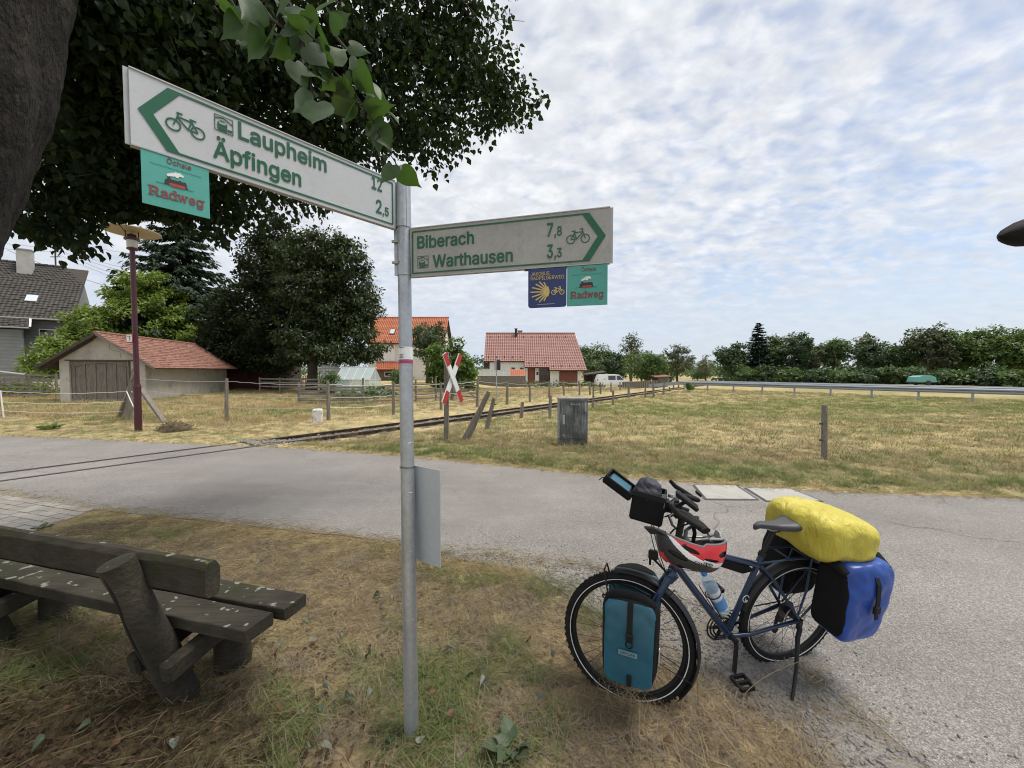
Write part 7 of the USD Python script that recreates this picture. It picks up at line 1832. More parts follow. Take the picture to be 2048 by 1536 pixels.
part(bike, 'headset', [tb([HTt, HTt + (HTt - HTb) * .12], .0235), tb([HTb - (HTt - HTb) * .1, HTb], .0245)], blackm, smooth=40)
# cockpit in the steered frame
STt = np.array([-.265, 0, .70])
part(bike, 'stem', hbm([tb([np.array([-.245, 0, .56]), STt], .018), tb([STt, (-.205, 0, .745)], .0165), tb([(-.205, -.03, .745), (-.205, .03, .745)], .023)]), blackm, smooth=50)
hbr = part(bike, 'handlebar', hbm(tb([(-.34, -.31, .742), (-.26, -.2, .775), (-.215, -.09, .755), (-.205, 0, .745), (-.215, .09, .755), (-.26, .2, .775), (-.34, .31, .742)], .0125)), blackm, smooth=50)
for s in (-1, 1):
    part(hbr, 'grip', hbm(tube(np.array([(-.255, s * .19, .776), (-.28, s * .225, .771), (-.33, s * .295, .750), (-.355, s * .325, .737)]), [.016, .019, .022, .019], 14, sq=(1.35, .8))), rubber, smooth=50)
    part(hbr, 'bar_end', hbm(tube(np.array([(-.345, s * .318, .742), (-.30, s * .335, .765), (-.235, s * .335, .80), (-.20, s * .325, .835)]), [.012, .014, .014, .011], 10)), rubber, smooth=50)
    part(hbr, 'brake_lever', hbm([tube(np.array([(-.235, s * .13, .76), (-.20, s * .16, .735), (-.215, s * .23, .715), (-.25, s * .27, .70)]), [.011, .008, .006, .005], 8), box((-.235, s * .12, .755), (.035, .04, .03), bev=.006)]), blackm, smooth=50)
    part(hbr, 'shifter', hbm([box((-.245, s * .095, .735), (.05, .045, .035), bev=.01), tube(np.array([(-.26, s * .1, .73), (-.30, s * .12, .715)]), [.008, .011], 8)]), blackp)
part(bike, 'phone_holder', hbm([box((-.285, .03, .80), (.025, .085, .13), R=Rot.from_euler('y', 55, degrees=True).as_matrix(), bev=.006), box((-.34, .03, .845), (.012, .05, .03), R=Rot.from_euler('y', 55, degrees=True).as_matrix()), tb([(-.22, .03, .75), (-.275, .03, .79)], .01)]), blackp)
part(bike, 'bell', hbm(lathe([(0, .02), (.018, .014), (.022, 0), (0.02, -.004)], (-.21, -.12, .78), (0, 0, 1), 14)), silver, smooth=50)
cab_ = [[(-.2, .06, .72), (-.10, .07, .66), (-.13, .05, .52), (-.19, .035, .40)], [(-.2, -.06, .72), (-.11, -.05, .64), (-.15, .0, .50), (-.21, .03, .36)], [(-.22, .1, .73), (-.14, .09, .70), (-.16, .045, .56), (-.24, .03, .42)], [(-.21, .0, .43), (-.18, .04, .35), (-.2, .06, .28), (-.24, .04, .33)]]
for c in cab_:
    t = np.linspace(0, 1, 12); q = np.array(c); P = np.column_stack([np.interp(t, np.linspace(0, 1, 4), q[:, k]) for k in range(3)]); P[1:-1] = (P[:-2] + P[1:-1] + P[2:]) / 3
    part(bike, 'cable', hbm(tube(P, .0026, 6)), blackp, smooth=True)
lt = part(bike, 'headlight', hbm([box((-.125, .0, .475), (.05, .042, .048), bev=.008), tb([(-.13, 0, .45), (-.19, 0, .40)], .006), box((-.11, .005, .437), (.012, .02, .03))]), blackp)
part(lt, 'lens', hbm(box((-.0985, 0, .475), (.004, .036, .04))), silver)
# saddle
def saddle():
    us = np.linspace(.345, .045, 22); V = []
    for u in us:
        t = (.345 - u) / .30; w = np.interp(t, [0, .12, .45, .7, .9, 1], [.012, .022, .032, .062, .078, .066]); zt = np.interp(t, [0, .1, .5, .85, 1], [.972, .985, .972, .985, .978]); th = np.interp(t, [0, .5, 1], [.04, .055, .07])
        for a in np.linspace(0, 2 * np.pi, 16, endpoint=False):
            y, z = math.cos(a), math.sin(a)
            V.append((u, w * np.sign(y) * abs(y) ** .8, zt - th * .45 + (th * .5) * (z if z > 0 else z * 1.0) - .012 * (1 - abs(y)) * (z > 0)))
    V = np.array(V); n = 16; F = []
    for i in range(21):
        for j in range(n):
            q = (j + 1) % n; F += [[i * n + j, (i + 1) * n + j, (i + 1) * n + q], [i * n + j, (i + 1) * n + q, i * n + q]]
    m = len(V); V = np.vstack([V, V[:n].mean(0), V[-n:].mean(0)])
    F += [[m, j, (j + 1) % n] for j in range(n)] + [[m + 1, 21 * n + (j + 1) % n, 21 * n + j] for j in range(n)]
    return V, np.array(F)
sd = part(bike, 'saddle', saddle(), mat('saddle_black', (.035, .036, .042), (.045, .046, .052), scale=9, rough=.55, fine=.08), smooth=True)
part(sd, 'saddle_rails', [tb([(.30, s * .015, .95), (.24, s * .022, .93), (.13, s * .022, .93), (.08, s * .035, .95)], .0035, 8) for s in (-1, 1)], silver, smooth=True)
part(bike, 'seat_post', [tb([SC + (SC - BBk) * .1, (.205, 0, .93)], .0145), box((.2, 0, .925), (.05, .04, .03), bev=.008)], blackm, smooth=50)
part(bike, 'seat_clamp', tb([SC + (SC - BBk) * .08, SC + (SC - BBk) * .135], .021), blackm, smooth=50)
# drive train on the far side, cranks
dtm = plain('chain_steel', (.06, .058, .055), .4, metal=.7)
for k, (r_ch, y) in enumerate(((.095, -.05), (.078, -.045), (.06, -.04))):
    part(bike, 'chainring', [ring(BBk + [0, y, 0], (0, 1, 0), r_ch, .004, 56, 6, sq=(1.4, .6))] + [bar(BBk + [.02 * math.cos(a), y, .02 * math.sin(a)], BBk + [r_ch * math.cos(a), y, r_ch * math.sin(a)], .004, .014, up=(0, 1, 0)) for a in np.arange(5) * 1.2566], blackm)
part(bike, 'chain', [tb([BBk + [.0, -.047, .095], (0.02, -.045, R_T + .045)], .004, 6), tb([BBk + [-.01, -.047, -.095], (-.02, -.045, R_T - .14)], .004, 6)], dtm)
part(bike, 'cassette', [lathe([(.0, y), (r_, y), (r_, y - .0018), (0, y - .0018)], (0, 0, R_T), (0, 1, 0), 26) for r_, y in zip((.058, .052, .046, .040, .034, .028, .023), np.linspace(-.024, -.05, 7))], dtm)
part(bike, 'rear_derailleur', [tb([(-.01, -.06, R_T - .02), (.0, -.07, R_T - .09), (.03, -.055, R_T - .15)], [.012, .012, .008], 8), cyl((.0, -.052, R_T - .09), (.0, -.044, R_T - .09), .022, n=14), cyl((.032, -.052, R_T - .16), (.032, -.044, R_T - .16), .022, n=14)], blackm)
part(bike, 'brake_disc', [ring((0, .04, R_T), (0, 1, 0), .072, .004, 40, 5, sq=(1.6, .25))] + [bar((0, .04, R_T), (.07 * math.cos(a), .04, R_T + .07 * math.sin(a)), .002, .008, up=(0, 1, 0)) for a in np.arange(5) * 1.2566], silver)
for s, a in ((1, math.radians(-84)), (-1, math.radians(96))):
    e = BBk + [.172 * math.cos(a), s * .105, .172 * math.sin(a)]
    part(bike, 'crank_arm', bar(BBk + [0, s * .075, 0], e, .016, .03, up=(0, s, 0), bev=.006), blackm)
    pe = part(bike, 'pedal', [bar(e + [x, s * .02, 0], e + [x * .9, s * .105, 0], .012, .02) for x in (-.042, .042)] + [bar(e + [-.042, s * y, 0], e + [.042, s * y, 0], .012, .022) for y in (.022, .062, .102)], blackp)
part(bike, 'bottom_bracket', cyl(BBk + [0, -.065, 0], BBk + [0, .075, 0], .016, n=14), blackm)
# kickstand on the left side
kb = part(bike, 'kickstand', [box((.0, .07, .33), (.035, .022, .07), bev=.006), tube(np.array([(.0, .078, .31), (.035, .10, .27), (.13, .195, .165), (.225, .272, .075), (.245, .29, .055), (.25, .315, .05)]), [.013, .013, .0095, .008, .008, .006], 10)], blackm, smooth=50)
part(kb, 'bolt', [cyl((.072, .135, .228), (.072, .141, .226), .006, n=8)], silver)
# mudguards
def guard(c, R, a0, a1, w, rot, th=.0022):
    a = np.radians(np.linspace(a0, a1, 40)); ys = np.linspace(-1, 1, 9); V = []
    for r0 in (0, th):
        for q in a:
            for y in ys:
                r = R + r0 - .016 * y * y; V.append((c[0] + r * math.cos(q), y * w / 2, c[2] + r * math.sin(q)))
    V = np.array(V); F = []; n = 9; m = len(a) * n
    for o in (0, m):
        for i in range(len(a) - 1):
            for j in range(n - 1):
                k = o + i * n + j; F += [[k, k + 1, k + n + 1], [k, k + n + 1, k + n]]
    for i in range(len(a) - 1):
        for j in (0, n - 1):
            k = i * n + j; F += [[k, k + n, k + n + m], [k, k + n + m, k + m]]
    return rot((V, np.array(F)))
gm = plain('mudguard_black', (.012, .012, .013), .4, spec=.35)
part(bike, 'mudguard', guard((0, 0, R_T), R_T + .02, 12, 168, .062, ident), gm, smooth=True)
mg = part(bike, 'mudguard', guard((0, 0, 0), R_T + .02, 78, 205, .062, hbm), gm, smooth=True)
part(mg, 'mud_flap', guard((0, 0, 0), R_T + .018, 203, 222, .075, hbm), rubber)
part(bike, 'mudguard_stay', [tb([(0, s * .06, R_T), (-.27, s * .035, R_T + .26)], .0022, 6) for s in (-1, 1)] + [hbm(tb([(0, s * .062, 0), (-.33, s * .036, -.13)], .0022, 6)) for s in (-1, 1)], blackm)
# racks
rk = plain('rack_blue', (.012, .034, .075), .3, metal=.3, coat=.4)
part(bike, 'rear_rack', [tb([SC + [.0, s * .014, .0], (.21, s * .05, .755), (.16, s * .058, .765), (-.36, s * .058, .745), (-.40, s * .0, .745)], .0062, 8) for s in (-1, 1)] + [tb([(.02, s * .066, R_T + .02), (.0, s * .075, .55), (-.02, s * .06, .755)], .006, 8) for s in (-1, 1)] + [tb([(-.01, s * .066, R_T + .02), (-.2, s * .075, .60), (-.28, s * .06, .748)], .006, 8) for s in (-1, 1)] + [tb([(x, -.058, .757), (x, .058, .757)], .005, 8) for x in (.12, .0, -.12, -.24)], rk, smooth=True)
part(bike, 'front_rack', [hbm(tb([(-.12, s * .075, .215), (-.02, s * .085, .24), (.10, s * .085, .245), (.13, s * .08, .235), (.125, s * .078, .22)], .005, 8)) for s in (-1, 1)] + [hbm(tb([(-.12, s * .075, .21), (-.02, s * .085, .05), (.10, s * .085, .24)], .005, 8)) for s in (-1, 1)] + [hbm(tb([(.10, -.085, .245), (.13, -.05, .36), (.13, .05, .36), (.10, .085, .245)], .005, 8))], blackm, smooth=True)
part(bike, 'bottle_cage', [tb([(.66 - .25 * t + .012, s * .033, .62 - .36 * t + .02 + .06 * 0) for t in (0.15, .5, .9)], .0028, 6) for s in (-1, 1)] + [ring((.565, 0, .56), (.54, 0, .84), .043, .003, 26, 5), tb([(.50, -.03, .41), (.475, 0, .40), (.50, .03, .41)], .003, 6)], blackm)
part(bike, 'tool_pouch', [roughen(hullpts([(u, y, z + (.783 - .34 * (.62 - u)) * 0) for u, z in ((.60, .80), (.45, .745), (.34, .70), (.33, .685), (.40, .675), (.58, .745)) for y in (-.02, .02)]), .006, 18, 3)], fabric_black, smooth=40)

def pillow(half, e=5.0, n=4, fn=None):
    m = trimesh.creation.box(extents=(2, 2, 2))
    for _ in range(n): m = m.subdivide()
    m.merge_vertices(); p = np.array(m.vertices); q = p / (np.sum(np.abs(p) ** e, 1, keepdims=True) ** (1 / e)); v = q * np.asarray(half)
    if fn is not None: v = fn(v, q)
    return v, np.array(m.faces), q
def split(v, f, mask):
    """Two meshes of one surface, by a per-face mask."""
    return (v, f[mask]), (v, f[~mask])
def tri_c(q, f): return q[f].mean(1)

# front panniers (low rider)
def front_pannier(s, label):
    base = np.array([-.02, s * .15, -.13])
    rz_ = .045 if s < 0 else 0.0
    t = bthing('front_pannier', label, 'pannier', MH, base, None)
    def fn(v, q):
        v = v.copy(); up = (q[:, 2] + 1) / 2; inn = (1 - s * q[:, 1]) / 2
        v[:, 0] = v[:, 0] * (0.93 + .07 * up) * (1 + .22 * inn); v[:, 1] *= (0.95 - .30 * np.clip(up - .72, 0, 1) * 2.2); d = meshkit.fbm(v * 9 + 3, 3, 5)
        fold = .010 * np.sin(v[:, 0] * 34 + 9 * v[:, 2]) * np.clip(q[:, 2] - .15, 0, 1); v[:, 1] += s * (fold + .016 * (d - .5)) * (s * q[:, 1] > -.5)
        v[:, 2] += (q[:, 2] > .5) * (-.028 * np.abs(q[:, 0]) ** 2 + .012)
        return v
    v, f, q = pillow((.128, .072, .205), 7, 5, fn); v = v + [-.025, s * .150, .075 + rz_]
    c = tri_c(q, f); nrm_ = np.cross(v[f[:, 1]] - v[f[:, 0]], v[f[:, 2]] - v[f[:, 0]]); nrm_ /= np.linalg.norm(nrm_, axis=1, keepdims=True) + 1e-9
    col = ((s * c[:, 1] > .55) | (s < 0)) & (np.abs(c[:, 0]) < .955) & (c[:, 2] < .97)
    a, b = split(v, f, col)
    part(t, 'body', a, pann_teal, smooth=True); part(t, 'black_sides', b, fabric_black, smooth=True)
    o = .150 + .076
    part(t, 'roll_top', roughen(tube(np.array([(-.145, s * .145, .262), (-.09, s * .150, .285), (-.02, s * .150, .292), (.05, s * .150, .285), (.095, s * .145, .262)]), [.022, .03, .03, .03, .022], 12), .004, 15, 3), fabric_black, smooth=True)
    part(t, 'strap', [bar((-.03, s * (o - .012), .29), (-.03, s * (o + .003), .16), .028, .005, up=(0, s, 0)), bar((-.03, s * (o + .003), .16), (-.03, s * (o + .004), .10), .028, .004, up=(0, s, 0))], blackp)
    part(t, 'buckle', [box((-.03, s * (o + .006), .125), (.034, .012, .035), bev=.004), ring((-.03, s * (o + .006), .09), (0, 1, 0), .016, .0035, 20, 6)], blackp)
    part(t, 'hook_tab', box((-.035, s * (o + .001), -.085), (.024, .012, .055), bev=.005), blackp)
    part(t, 'logo_plate', [extr(sg.box(-.042, -.008, .042, .008).buffer(.004), .002, O=(-.025, s * (o + .0025), .045), X=(-1, 0, -.02) if s > 0 else (1, 0, 0), Y=(0, 0, 1))], plain('logo_grey_%d' % (s + 1), (.16, .24, .27), .4))
    if s > 0:
        tx = text('ORTLIEB', .010, .0012, True, .072); part(t, 'logo_lettering', place(tx, (.011, o + .0046, .040), (-1, 0, 0), (0, 0, 1), (0, 1, 0)), pann_teal)
        part(t, 'side_reflector', box((-.172, .135, .02), (.003, .02, .075)), reflect)
front_pannier(1, 'teal front pannier with black strap hanging on the near side of the front wheel')
front_pannier(-1, 'teal front pannier mostly hidden behind the front wheel')

# rear panniers
def rear_pannier(s, label):
    base = np.array([-.15, s * .18, .37])
    t = bthing('rear_pannier', label, 'pannier', MB, base, None)
    def fn(v, q):
        v = v.copy(); up = (q[:, 2] + 1) / 2; d = meshkit.fbm(v * 7 + 1, 3, 8) - .5
        v[:, 0] = v[:, 0] * (0.84 + .16 * up) - .03 * up; v[:, 1] *= 1 - .22 * np.clip(up - .75, 0, 1) * 2; v[:, 1] += s * .02 * d * 2 * (s * q[:, 1] > -.4)
        v[:, 1] += s * .008 * np.sin(v[:, 2] * 26 + v[:, 0] * 11) * np.clip(q[:, 2], 0, 1); v[:, 2] += .02 * d
        return v
    v, f, q = pillow((.168, .105, .228), 6, 5, fn); v = v + [-.155, s * .187, .600]
    c = tri_c(q, f); col = (np.abs(c[:, 0]) < .90) & (s * c[:, 1] > -.75) & (c[:, 2] > -.97) | ((s * c[:, 1] > .6) & (c[:, 0] < .93)) & (c[:, 0] > -.985)
    a, b = split(v, f, col)
    part(t, 'body', a, pann_blue, smooth=True); part(t, 'black_ends', b, fabric_black, smooth=True)
    for e in (-1, 1):
        part(t, 'end_roll', roughen(tube(np.array([(-.165 + e * .142, s * .12, .80), (-.165 + e * .15, s * .18, .815), (-.165 + e * .142, s * .25, .785)]), [.02, .03, .02], 10), .005, 14, 4), fabric_black, smooth=True)
    pts = [(-.18, s * .10, .822), (-.18, s * .18, .835), (-.18, s * .255, .822), (-.18, s * .303, .74), (-.18, s * .312, .65), (-.18, s * .313, .585)]
    part(t, 'strap', [bar(a_, b_, .026, .006, up=(0, s * .7, .7)) for a_, b_ in zip(pts[:-1], pts[1:])], blackp)
    part(t, 'buckle', [box((-.18, s * .314, .60), (.04, .018, .045), bev=.005), bar((-.18, s * .314, .58), (-.188, s * .314, .545), .02, .005, up=(0, 1, 0))], blackp)
rear_pannier(1, 'blue rear pannier with black ends hanging on the near side of the rear rack')
rear_pannier(-1, 'blue rear pannier on the far side, only its top showing by the saddle')

# yellow rain cover
ybase = np.array([-.15, .02, .755])
yb_ = bthing('yellow_rain_bag', 'yellow rain covered bag lying across the rear rack', 'bag', MB, ybase)
def fy(v, q):
    v = v.copy(); up = (q[:, 2] + 1) / 2; P = v * 7.0
    cr = .030 * (np.abs(meshkit.fbm(P * .8 + 2, 3, 4) - .5) * 2 - .25) + .008 * np.abs(meshkit.fbm(v * 11 + 5, 2, 14) - .5) * 2 + .012 * np.sin(v[:, 0] * 27 + 17 * v[:, 1] + 5 * meshkit.fbm(P, 2, 9)) * (1 - up) ** 1
    n_ = v / (np.linalg.norm(v, axis=1, keepdims=True) + 1e-9); v = v - n_ * cr[:, None] * .8
    v[:, 2] += -.035 * (q[:, 0] < 0) * np.abs(q[:, 0]) + .018 * q[:, 1] * (q[:, 2] > 0) + .015 * q[:, 0]; v[:, 0] *= 1 + .06 * (1 - up); v[:, :2] *= (1 + .07 * np.sin(up * 3))[:, None]
    return v
v, f, q = pillow((.200, .215, .136), 4.0, 5, fy)
part(yb_, 'cover', (v + [-.118, -.005, .912], f), rain_yellow, smooth=True)
part(yb_, 'strap', tube(np.array([(-.05, .20, .775), (-.05, .1, .768), (-.05, -.1, .768)]), .006, 8), blackp)

# bottle
botm = usdkit.material(stage, '/World/Looks/bottle_plastic', {'tr': ('transparent_bsdf', {'color': (.86, .92, .95)}), 'p': ('principled_bsdf', {'base_color': (.55, .68, .76), 'roughness': .08, 'specular_ior_level': .6}), 'fr': ('layer_weight', {'blend': .25}), 'mx': ('mix_closure', {})}, [('fr.facing', 'mx.fac'), ('tr.BSDF', 'mx.closure1'), ('p.BSDF', 'mx.closure2')], surface='mx.closure')
C0, C1 = np.array([.478, 0, .425]), np.array([.655, 0, .712]); ca_ = (C1 - C0) / np.linalg.norm(C1 - C0)
bo = bthing('water_bottle', 'clear plastic water bottle with blue cap and label in the frame triangle', 'bottle', MB, C0)
part(bo, 'bottle', lathe([(0.0, .0), (.030, .0), (.038, .012), (.038, .06), (.0365, .075), (.038, .09), (.038, .17), (.0365, .18), (.038, .195), (.038, .235), (.032, .265), (.018, .295), (.0135, .305), (.0135, .318)], C0, ca_, 26), botm, smooth=40)
part(bo, 'label', lathe([(.0388, .05), (.0388, .125)], C0, ca_, 26), mat('bottle_label', (.06, .20, .46), (.10, .28, .55), scale=14, rough=.3, space='object'), smooth=True)
part(bo, 'label_panel', lathe([(.0386, .13), (.0386, .195)], C0, ca_, 26), plain('label_pale', (.52, .58, .64), .3), smooth=True)
part(bo, 'cap', lathe([(0.0145, .305), (.0155, .308), (.0155, .33), (.012, .334), (0, .335)], C0, ca_, 20), plain('cap_blue', (.03, .18, .62), .35), smooth=40)

# handlebar bag with open lid and a dark jacket
hbase = np.array([-.09, .0, .66])
hg = bthing('handlebar_bag', 'black handlebar bag with its lid flipped open showing blue lining', 'bag', MH, hbase)
w2 = .115
def shell(c0, size, t, R, openz=1):
    """An open box: floor and four walls."""
    sx, sy, sz = size; ms = [box((0, 0, -sz / 2 * openz), (sx, sy, t)), box((-sx / 2, 0, 0), (t, sy, sz), bev=.004), box((sx / 2, 0, 0), (t, sy, sz), bev=.004), box((0, -sy / 2, 0), (sx, t, sz), bev=.004), box((0, sy / 2, 0), (sx, t, sz), bev=.004)]
    v, f = join(ms); return (v @ R.T + np.asarray(c0), f)
Rb = Rot.from_euler('y', -8, degrees=True).as_matrix()
part(hg, 'body', roughen(shell((-.092, 0, .755), (.158, .235, .150), .012, Rb), .002, 20, 3), fabric_black)
Rl = Rot.from_euler('y', 128, degrees=True).as_matrix()
lid = part(hg, 'lid', roughen(shell((.064, 0, .842), (.165, .245, .04), .012, Rot.from_euler('y', -32, degrees=True).as_matrix()), .003, 15, 4), fabric_black)
vL = np.array([[-.07, -.11, -.008], [.07, -.11, -.008], [.07, .11, -.008], [-.07, .11, -.008], [-.06, -.1, .006], [.06, -.1, .006], [.06, .1, .006], [-.06, .1, .006]]) @ Rot.from_euler('y', -32, degrees=True).as_matrix().T + [.064, 0, .842]
part(lid, 'lining', hullpts(vL), pann_teal)
part(lid, 'zip_pull', [tube(np.array([(.13, .123, .89), (.15, .125, .885), (.165, .125, .87)]), .003, 5)], blackp)
part(hg, 'side_loop', [bar((-.18, .122, .80), (-.01, .122, .825), .004, .02), box((-.085, .124, .795), (.012, .006, .012))], blackp)
part(hg, 'mount', [box((-.185, 0, .755), (.03, .09, .06), bev=.006)], blackp)
part(hg, 'side_plate', box((-.168, .119, .80), (.022, .006, .07), R=Rb), plain('bag_grey_trim', (.18, .18, .19), .5))
jk = bthing('folded_jacket', 'dark crumpled jacket stuffed in the open handlebar bag', 'jacket', MH, (-.1, 0, .78))
v, f, q = pillow((.068, .09, .075), 2.6, 4, lambda v, q: v * (1 + .55 * (meshkit.fbm(q * 1.9 + 7, 4, 6)[:, None] - .5)))
part(jk, 'cloth', (v + [-.085, .005, .815], f), mat('jacket_navy', (.022, .023, .034), (.03, .031, .042), scale=10, rough=.7, bump=.4, bscale=25, space='object'), smooth=True)

# ---------------------------------------------------------------- helmet hanging upside down from the near grip
HC = at(1381, 1083, 1.66)
hx = np.array([.975, 0.06, -.20]); hx /= np.linalg.norm(hx); hz = np.array([.10, .36, .92]); hz -= hx * (hz @ hx); hz /= np.linalg.norm(hz); hy = np.cross(hz, hx)
MHe = frameM(HC, hx, hy, hz, 1.0)
hm = thing('bicycle_helmet', 'red, white and black bicycle helmet hanging upside down from the handlebar grip', 'helmet', M=MHe)
na, nb2 = 150, 64; V, Q = [], []
for j in range(nb2):
    t = j / (nb2 - 1.0)                                   # 0 rim .. 1 crown (down)
    for i in range(na):
        a = 2 * math.pi * i / na; ca2, sa2 = math.cos(a), math.sin(a)
        ph = t * math.pi / 2; rim = .018 * math.cos(2 * a) + (.012 if ca2 > 0 else 0)
        r = math.cos(ph) ** .55; x = .150 * ca2 * r * (1.0 if ca2 > 0 else 1.03); y = .108 * sa2 * r * (1 + .10 * ca2)
        z = -.118 * math.sin(ph) ** .95 + rim * (1 - t) ** 1.5 - .02 * ca2 * 0
        V.append((x, y, z)); Q.append((a, t))
V, Q = np.array(V), np.array(Q)
F = np.array([[j * na + i, (j + 1) * na + i, (j + 1) * na + (i + 1) % na] for j in range(nb2 - 1) for i in range(na)] + [[j * na + i, (j + 1) * na + (i + 1) % na, j * na + (i + 1) % na] for j in range(nb2 - 1) for i in range(na)])
# creases along the shell
cosA, T = np.cos(Q[:, 0]), Q[:, 1]; X_, Y_ = V[:, 0] / .15, V[:, 1] / .108
ridge_ = .006 * np.cos(Y_ * 9) * np.sin(np.clip(T * 2.2, 0, 1) * math.pi) ; V2 = V * (1 + ridge_[:, None] * 1.2)
fc = F; xc, yc_, tc_ = X_[fc].mean(1), Y_[fc].mean(1), T[fc].mean(1)
def ell(x0, t0, rx, rt, sl=0.0): return ((xc - x0) / rx) ** 2 + ((tc_ - t0 - sl * (xc - x0)) / rt) ** 2 < 1
side_ = np.abs(yc_) > .22
vent = side_ & (ell(.62, .19, .17, .062, -.08) | ell(-.36, .13, .22, .055, .14) | ell(.22, .33, .24, .035, .05) | ell(-.62, .36, .22, .07, .25)) | (~side_ & (np.abs(np.abs(yc_) - .0) < .10) & (tc_ > .5) & (np.abs(xc) < .7))
vent |= (np.abs(np.abs(yc_) - .42) < .09) & (tc_ > .62) & (np.abs(xc) < .55)
tR = np.interp(xc, [-.8, -.7, -.4, 0, .4, .8, 1], [0, .05, .20, .33, .40, .38, .30]); tW = np.interp(xc, [-.9, -.75, -.4, 0, .4, .8, 1], [.0, .14, .36, .46, .53, .52, .62])
redm = (tc_ < tR) & (xc > -.8) & ~vent & side_ | (~side_ & (np.abs(yc_) < .2) & (tc_ > .4) & (tc_ < .9) & (np.abs(xc) > .3) & ~vent)
whm = (~redm) & (tc_ < tW) & (xc > -.9) & ~vent
blk = ~(redm | whm | vent)
hred, hwht, hblk = plain('helmet_red', (.50, .016, .024), .22, coat=.5), plain('helmet_white', (.72, .72, .73), .25, coat=.5), plain('helmet_black', (.018, .018, .02), .35)
part(hm, 'red_shell', (V2, F[redm]), hred, smooth=True); part(hm, 'white_shell', (V2, F[whm]), hwht, smooth=True); part(hm, 'black_shell', (V2, F[blk]), hblk, smooth=True)
part(hm, 'vents', (V2 * .955, F[vent]), plain('helmet_vent', (.008, .008, .008), .8), smooth=True)
part(hm, 'liner', (V * [.90, .87, .86] + [0, 0, .002], F[:, ::-1]), plain('liner_grey', (.03, .03, .032), .85), smooth=True)
rimI = [np.array([.150 * math.cos(a) * .955 * (1 if math.cos(a) > 0 else 1.03), .108 * math.sin(a) * .94 * (1 + .1 * math.cos(a)), .018 * math.cos(2 * a) + (.012 if math.cos(a) > 0 else 0) + .001]) for a in np.linspace(0, 2 * math.pi, 60)]
part(hm, 'rim_trim', tube(np.array(rimI), .0065, 8), plain('rim_grey', (.10, .10, .105), .6), smooth=True)
part(hm, 'visor', hullpts([(-.150, y, .02) for y in (-.07, .07)] + [(-.192, y, .032) for y in (-.045, .045)] + [(-.15, y, .004) for y in (-.075, .075)] + [(-.19, y, .024) for y in (-.05, .05)]), hblk)
part(hm, 'straps', [tube(np.array([(s1 * .07 - .01, s2 * .088, -.02), (s1 * .05, s2 * .05, .04), (.02, s2 * .02, .085), (.03, 0, .11)]), .0055, 6, sq=(1.6, .5)) for s1 in (-1, 1) for s2 in (-1, 1)], blackp)
part(hm, 'fit_dial', [lathe([(0, .012), (.02, .01), (.022, 0), (0, 0)], (.125, 0.0, .045), (1, 0, .2), 16), tube(np.array([(.125, -.02, .045), (.10, -.07, .03), (.03, -.088, .02)]), .005, 6), tube(np.array([(.125, .02, .045), (.10, .07, .03), (.03, .088, .02)]), .005, 6)], plain('dial_grey', (.28, .28, .29), .4))
# maker's lettering along the white band, upside down as the helmet hangs
tv_, tf_ = text('GIRO', .020, .0008, True, .085)
u = tv_[:, 0] / .085; hgt = tv_[:, 1] / .020
def on_shell(xn, t, side=-1, push=.0012):
    ph = t * math.pi / 2; r = math.cos(ph) ** .55; ca2 = np.clip(xn / r, -1, 1); sa2 = side * math.sqrt(max(0, 1 - ca2 ** 2)); a = math.atan2(sa2, ca2)
    rim = .018 * math.cos(2 * a) + (.012 if ca2 > 0 else 0)
    p = np.array([.15 * ca2 * r, .108 * sa2 * r * (1 + .10 * ca2), -.118 * math.sin(ph) ** .95 + rim * (1 - t) ** 1.5]); return p * (1 + push / np.linalg.norm(p) * 2)
P = np.array([on_shell(.25 - .50 * uu, .375 + .065 * hh + .05 * (1 - uu) - .03, -1, .0022 + float(zz)) for uu, hh, zz in zip(u, hgt, tv_[:, 2])])
part(hm, 'lettering', (P, tf_), black_ink)

# tip of a dark strap that hangs into the view at the right edge
sc_ = at(2016, 470, .30); e_ = at(2130, 452, .31)
d_ = (e_ - sc_) / np.linalg.norm(e_ - sc_)
single('dark_strap', roughen(tube(np.array([sc_ - d_ * .008, sc_ - d_ * .004, sc_ + d_ * .004, sc_ + d_ * .016, sc_ + d_ * .03, e_]), [.0008, .0042, .0085, .0125, .0145, .015], 16, sq=(1.0, .8)), .0006, 60, 4), fabric_black, 'dark rounded strap end poking into the sky at the right picture edge', 'strap', smooth=True)

# ================================================================ GRASS, LITTER, GRAVEL
def ribbon(P, D, Nn, L, W, bend, r):
    """Grass blades: root P, direction D, bending towards Nn; three segments and a point."""
    k = len(P); D = D / np.linalg.norm(D, axis=1, keepdims=True); S = np.cross(D, Nn); S /= np.linalg.norm(S, axis=1, keepdims=True) + 1e-9
    v = []
    for t, w in ((0, .75), (.38, 1.0), (.72, .7)):
        c = P + D * (L * t)[:, None] + Nn * (L * bend * t * t)[:, None] - np.array([0, 0, 1.0]) * (L * bend * .45 * t ** 2.2)[:, None]
        v += [c - S * (W * w / 2)[:, None], c + S * (W * w / 2)[:, None]]
    c = P + D * L[:, None] + Nn * (L * bend)[:, None] - np.array([0, 0, 1.0]) * (L * bend * .45)[:, None]; v.append(c)
    v = np.stack(v, 1); b = np.arange(k)[:, None] * 7
    t = [(0, 1, 3), (0, 3, 2), (2, 3, 5), (2, 5, 4), (4, 5, 6)]
    return v.reshape(-1, 3), np.concatenate([b + np.array(x) for x in t], 1).reshape(-1, 3)

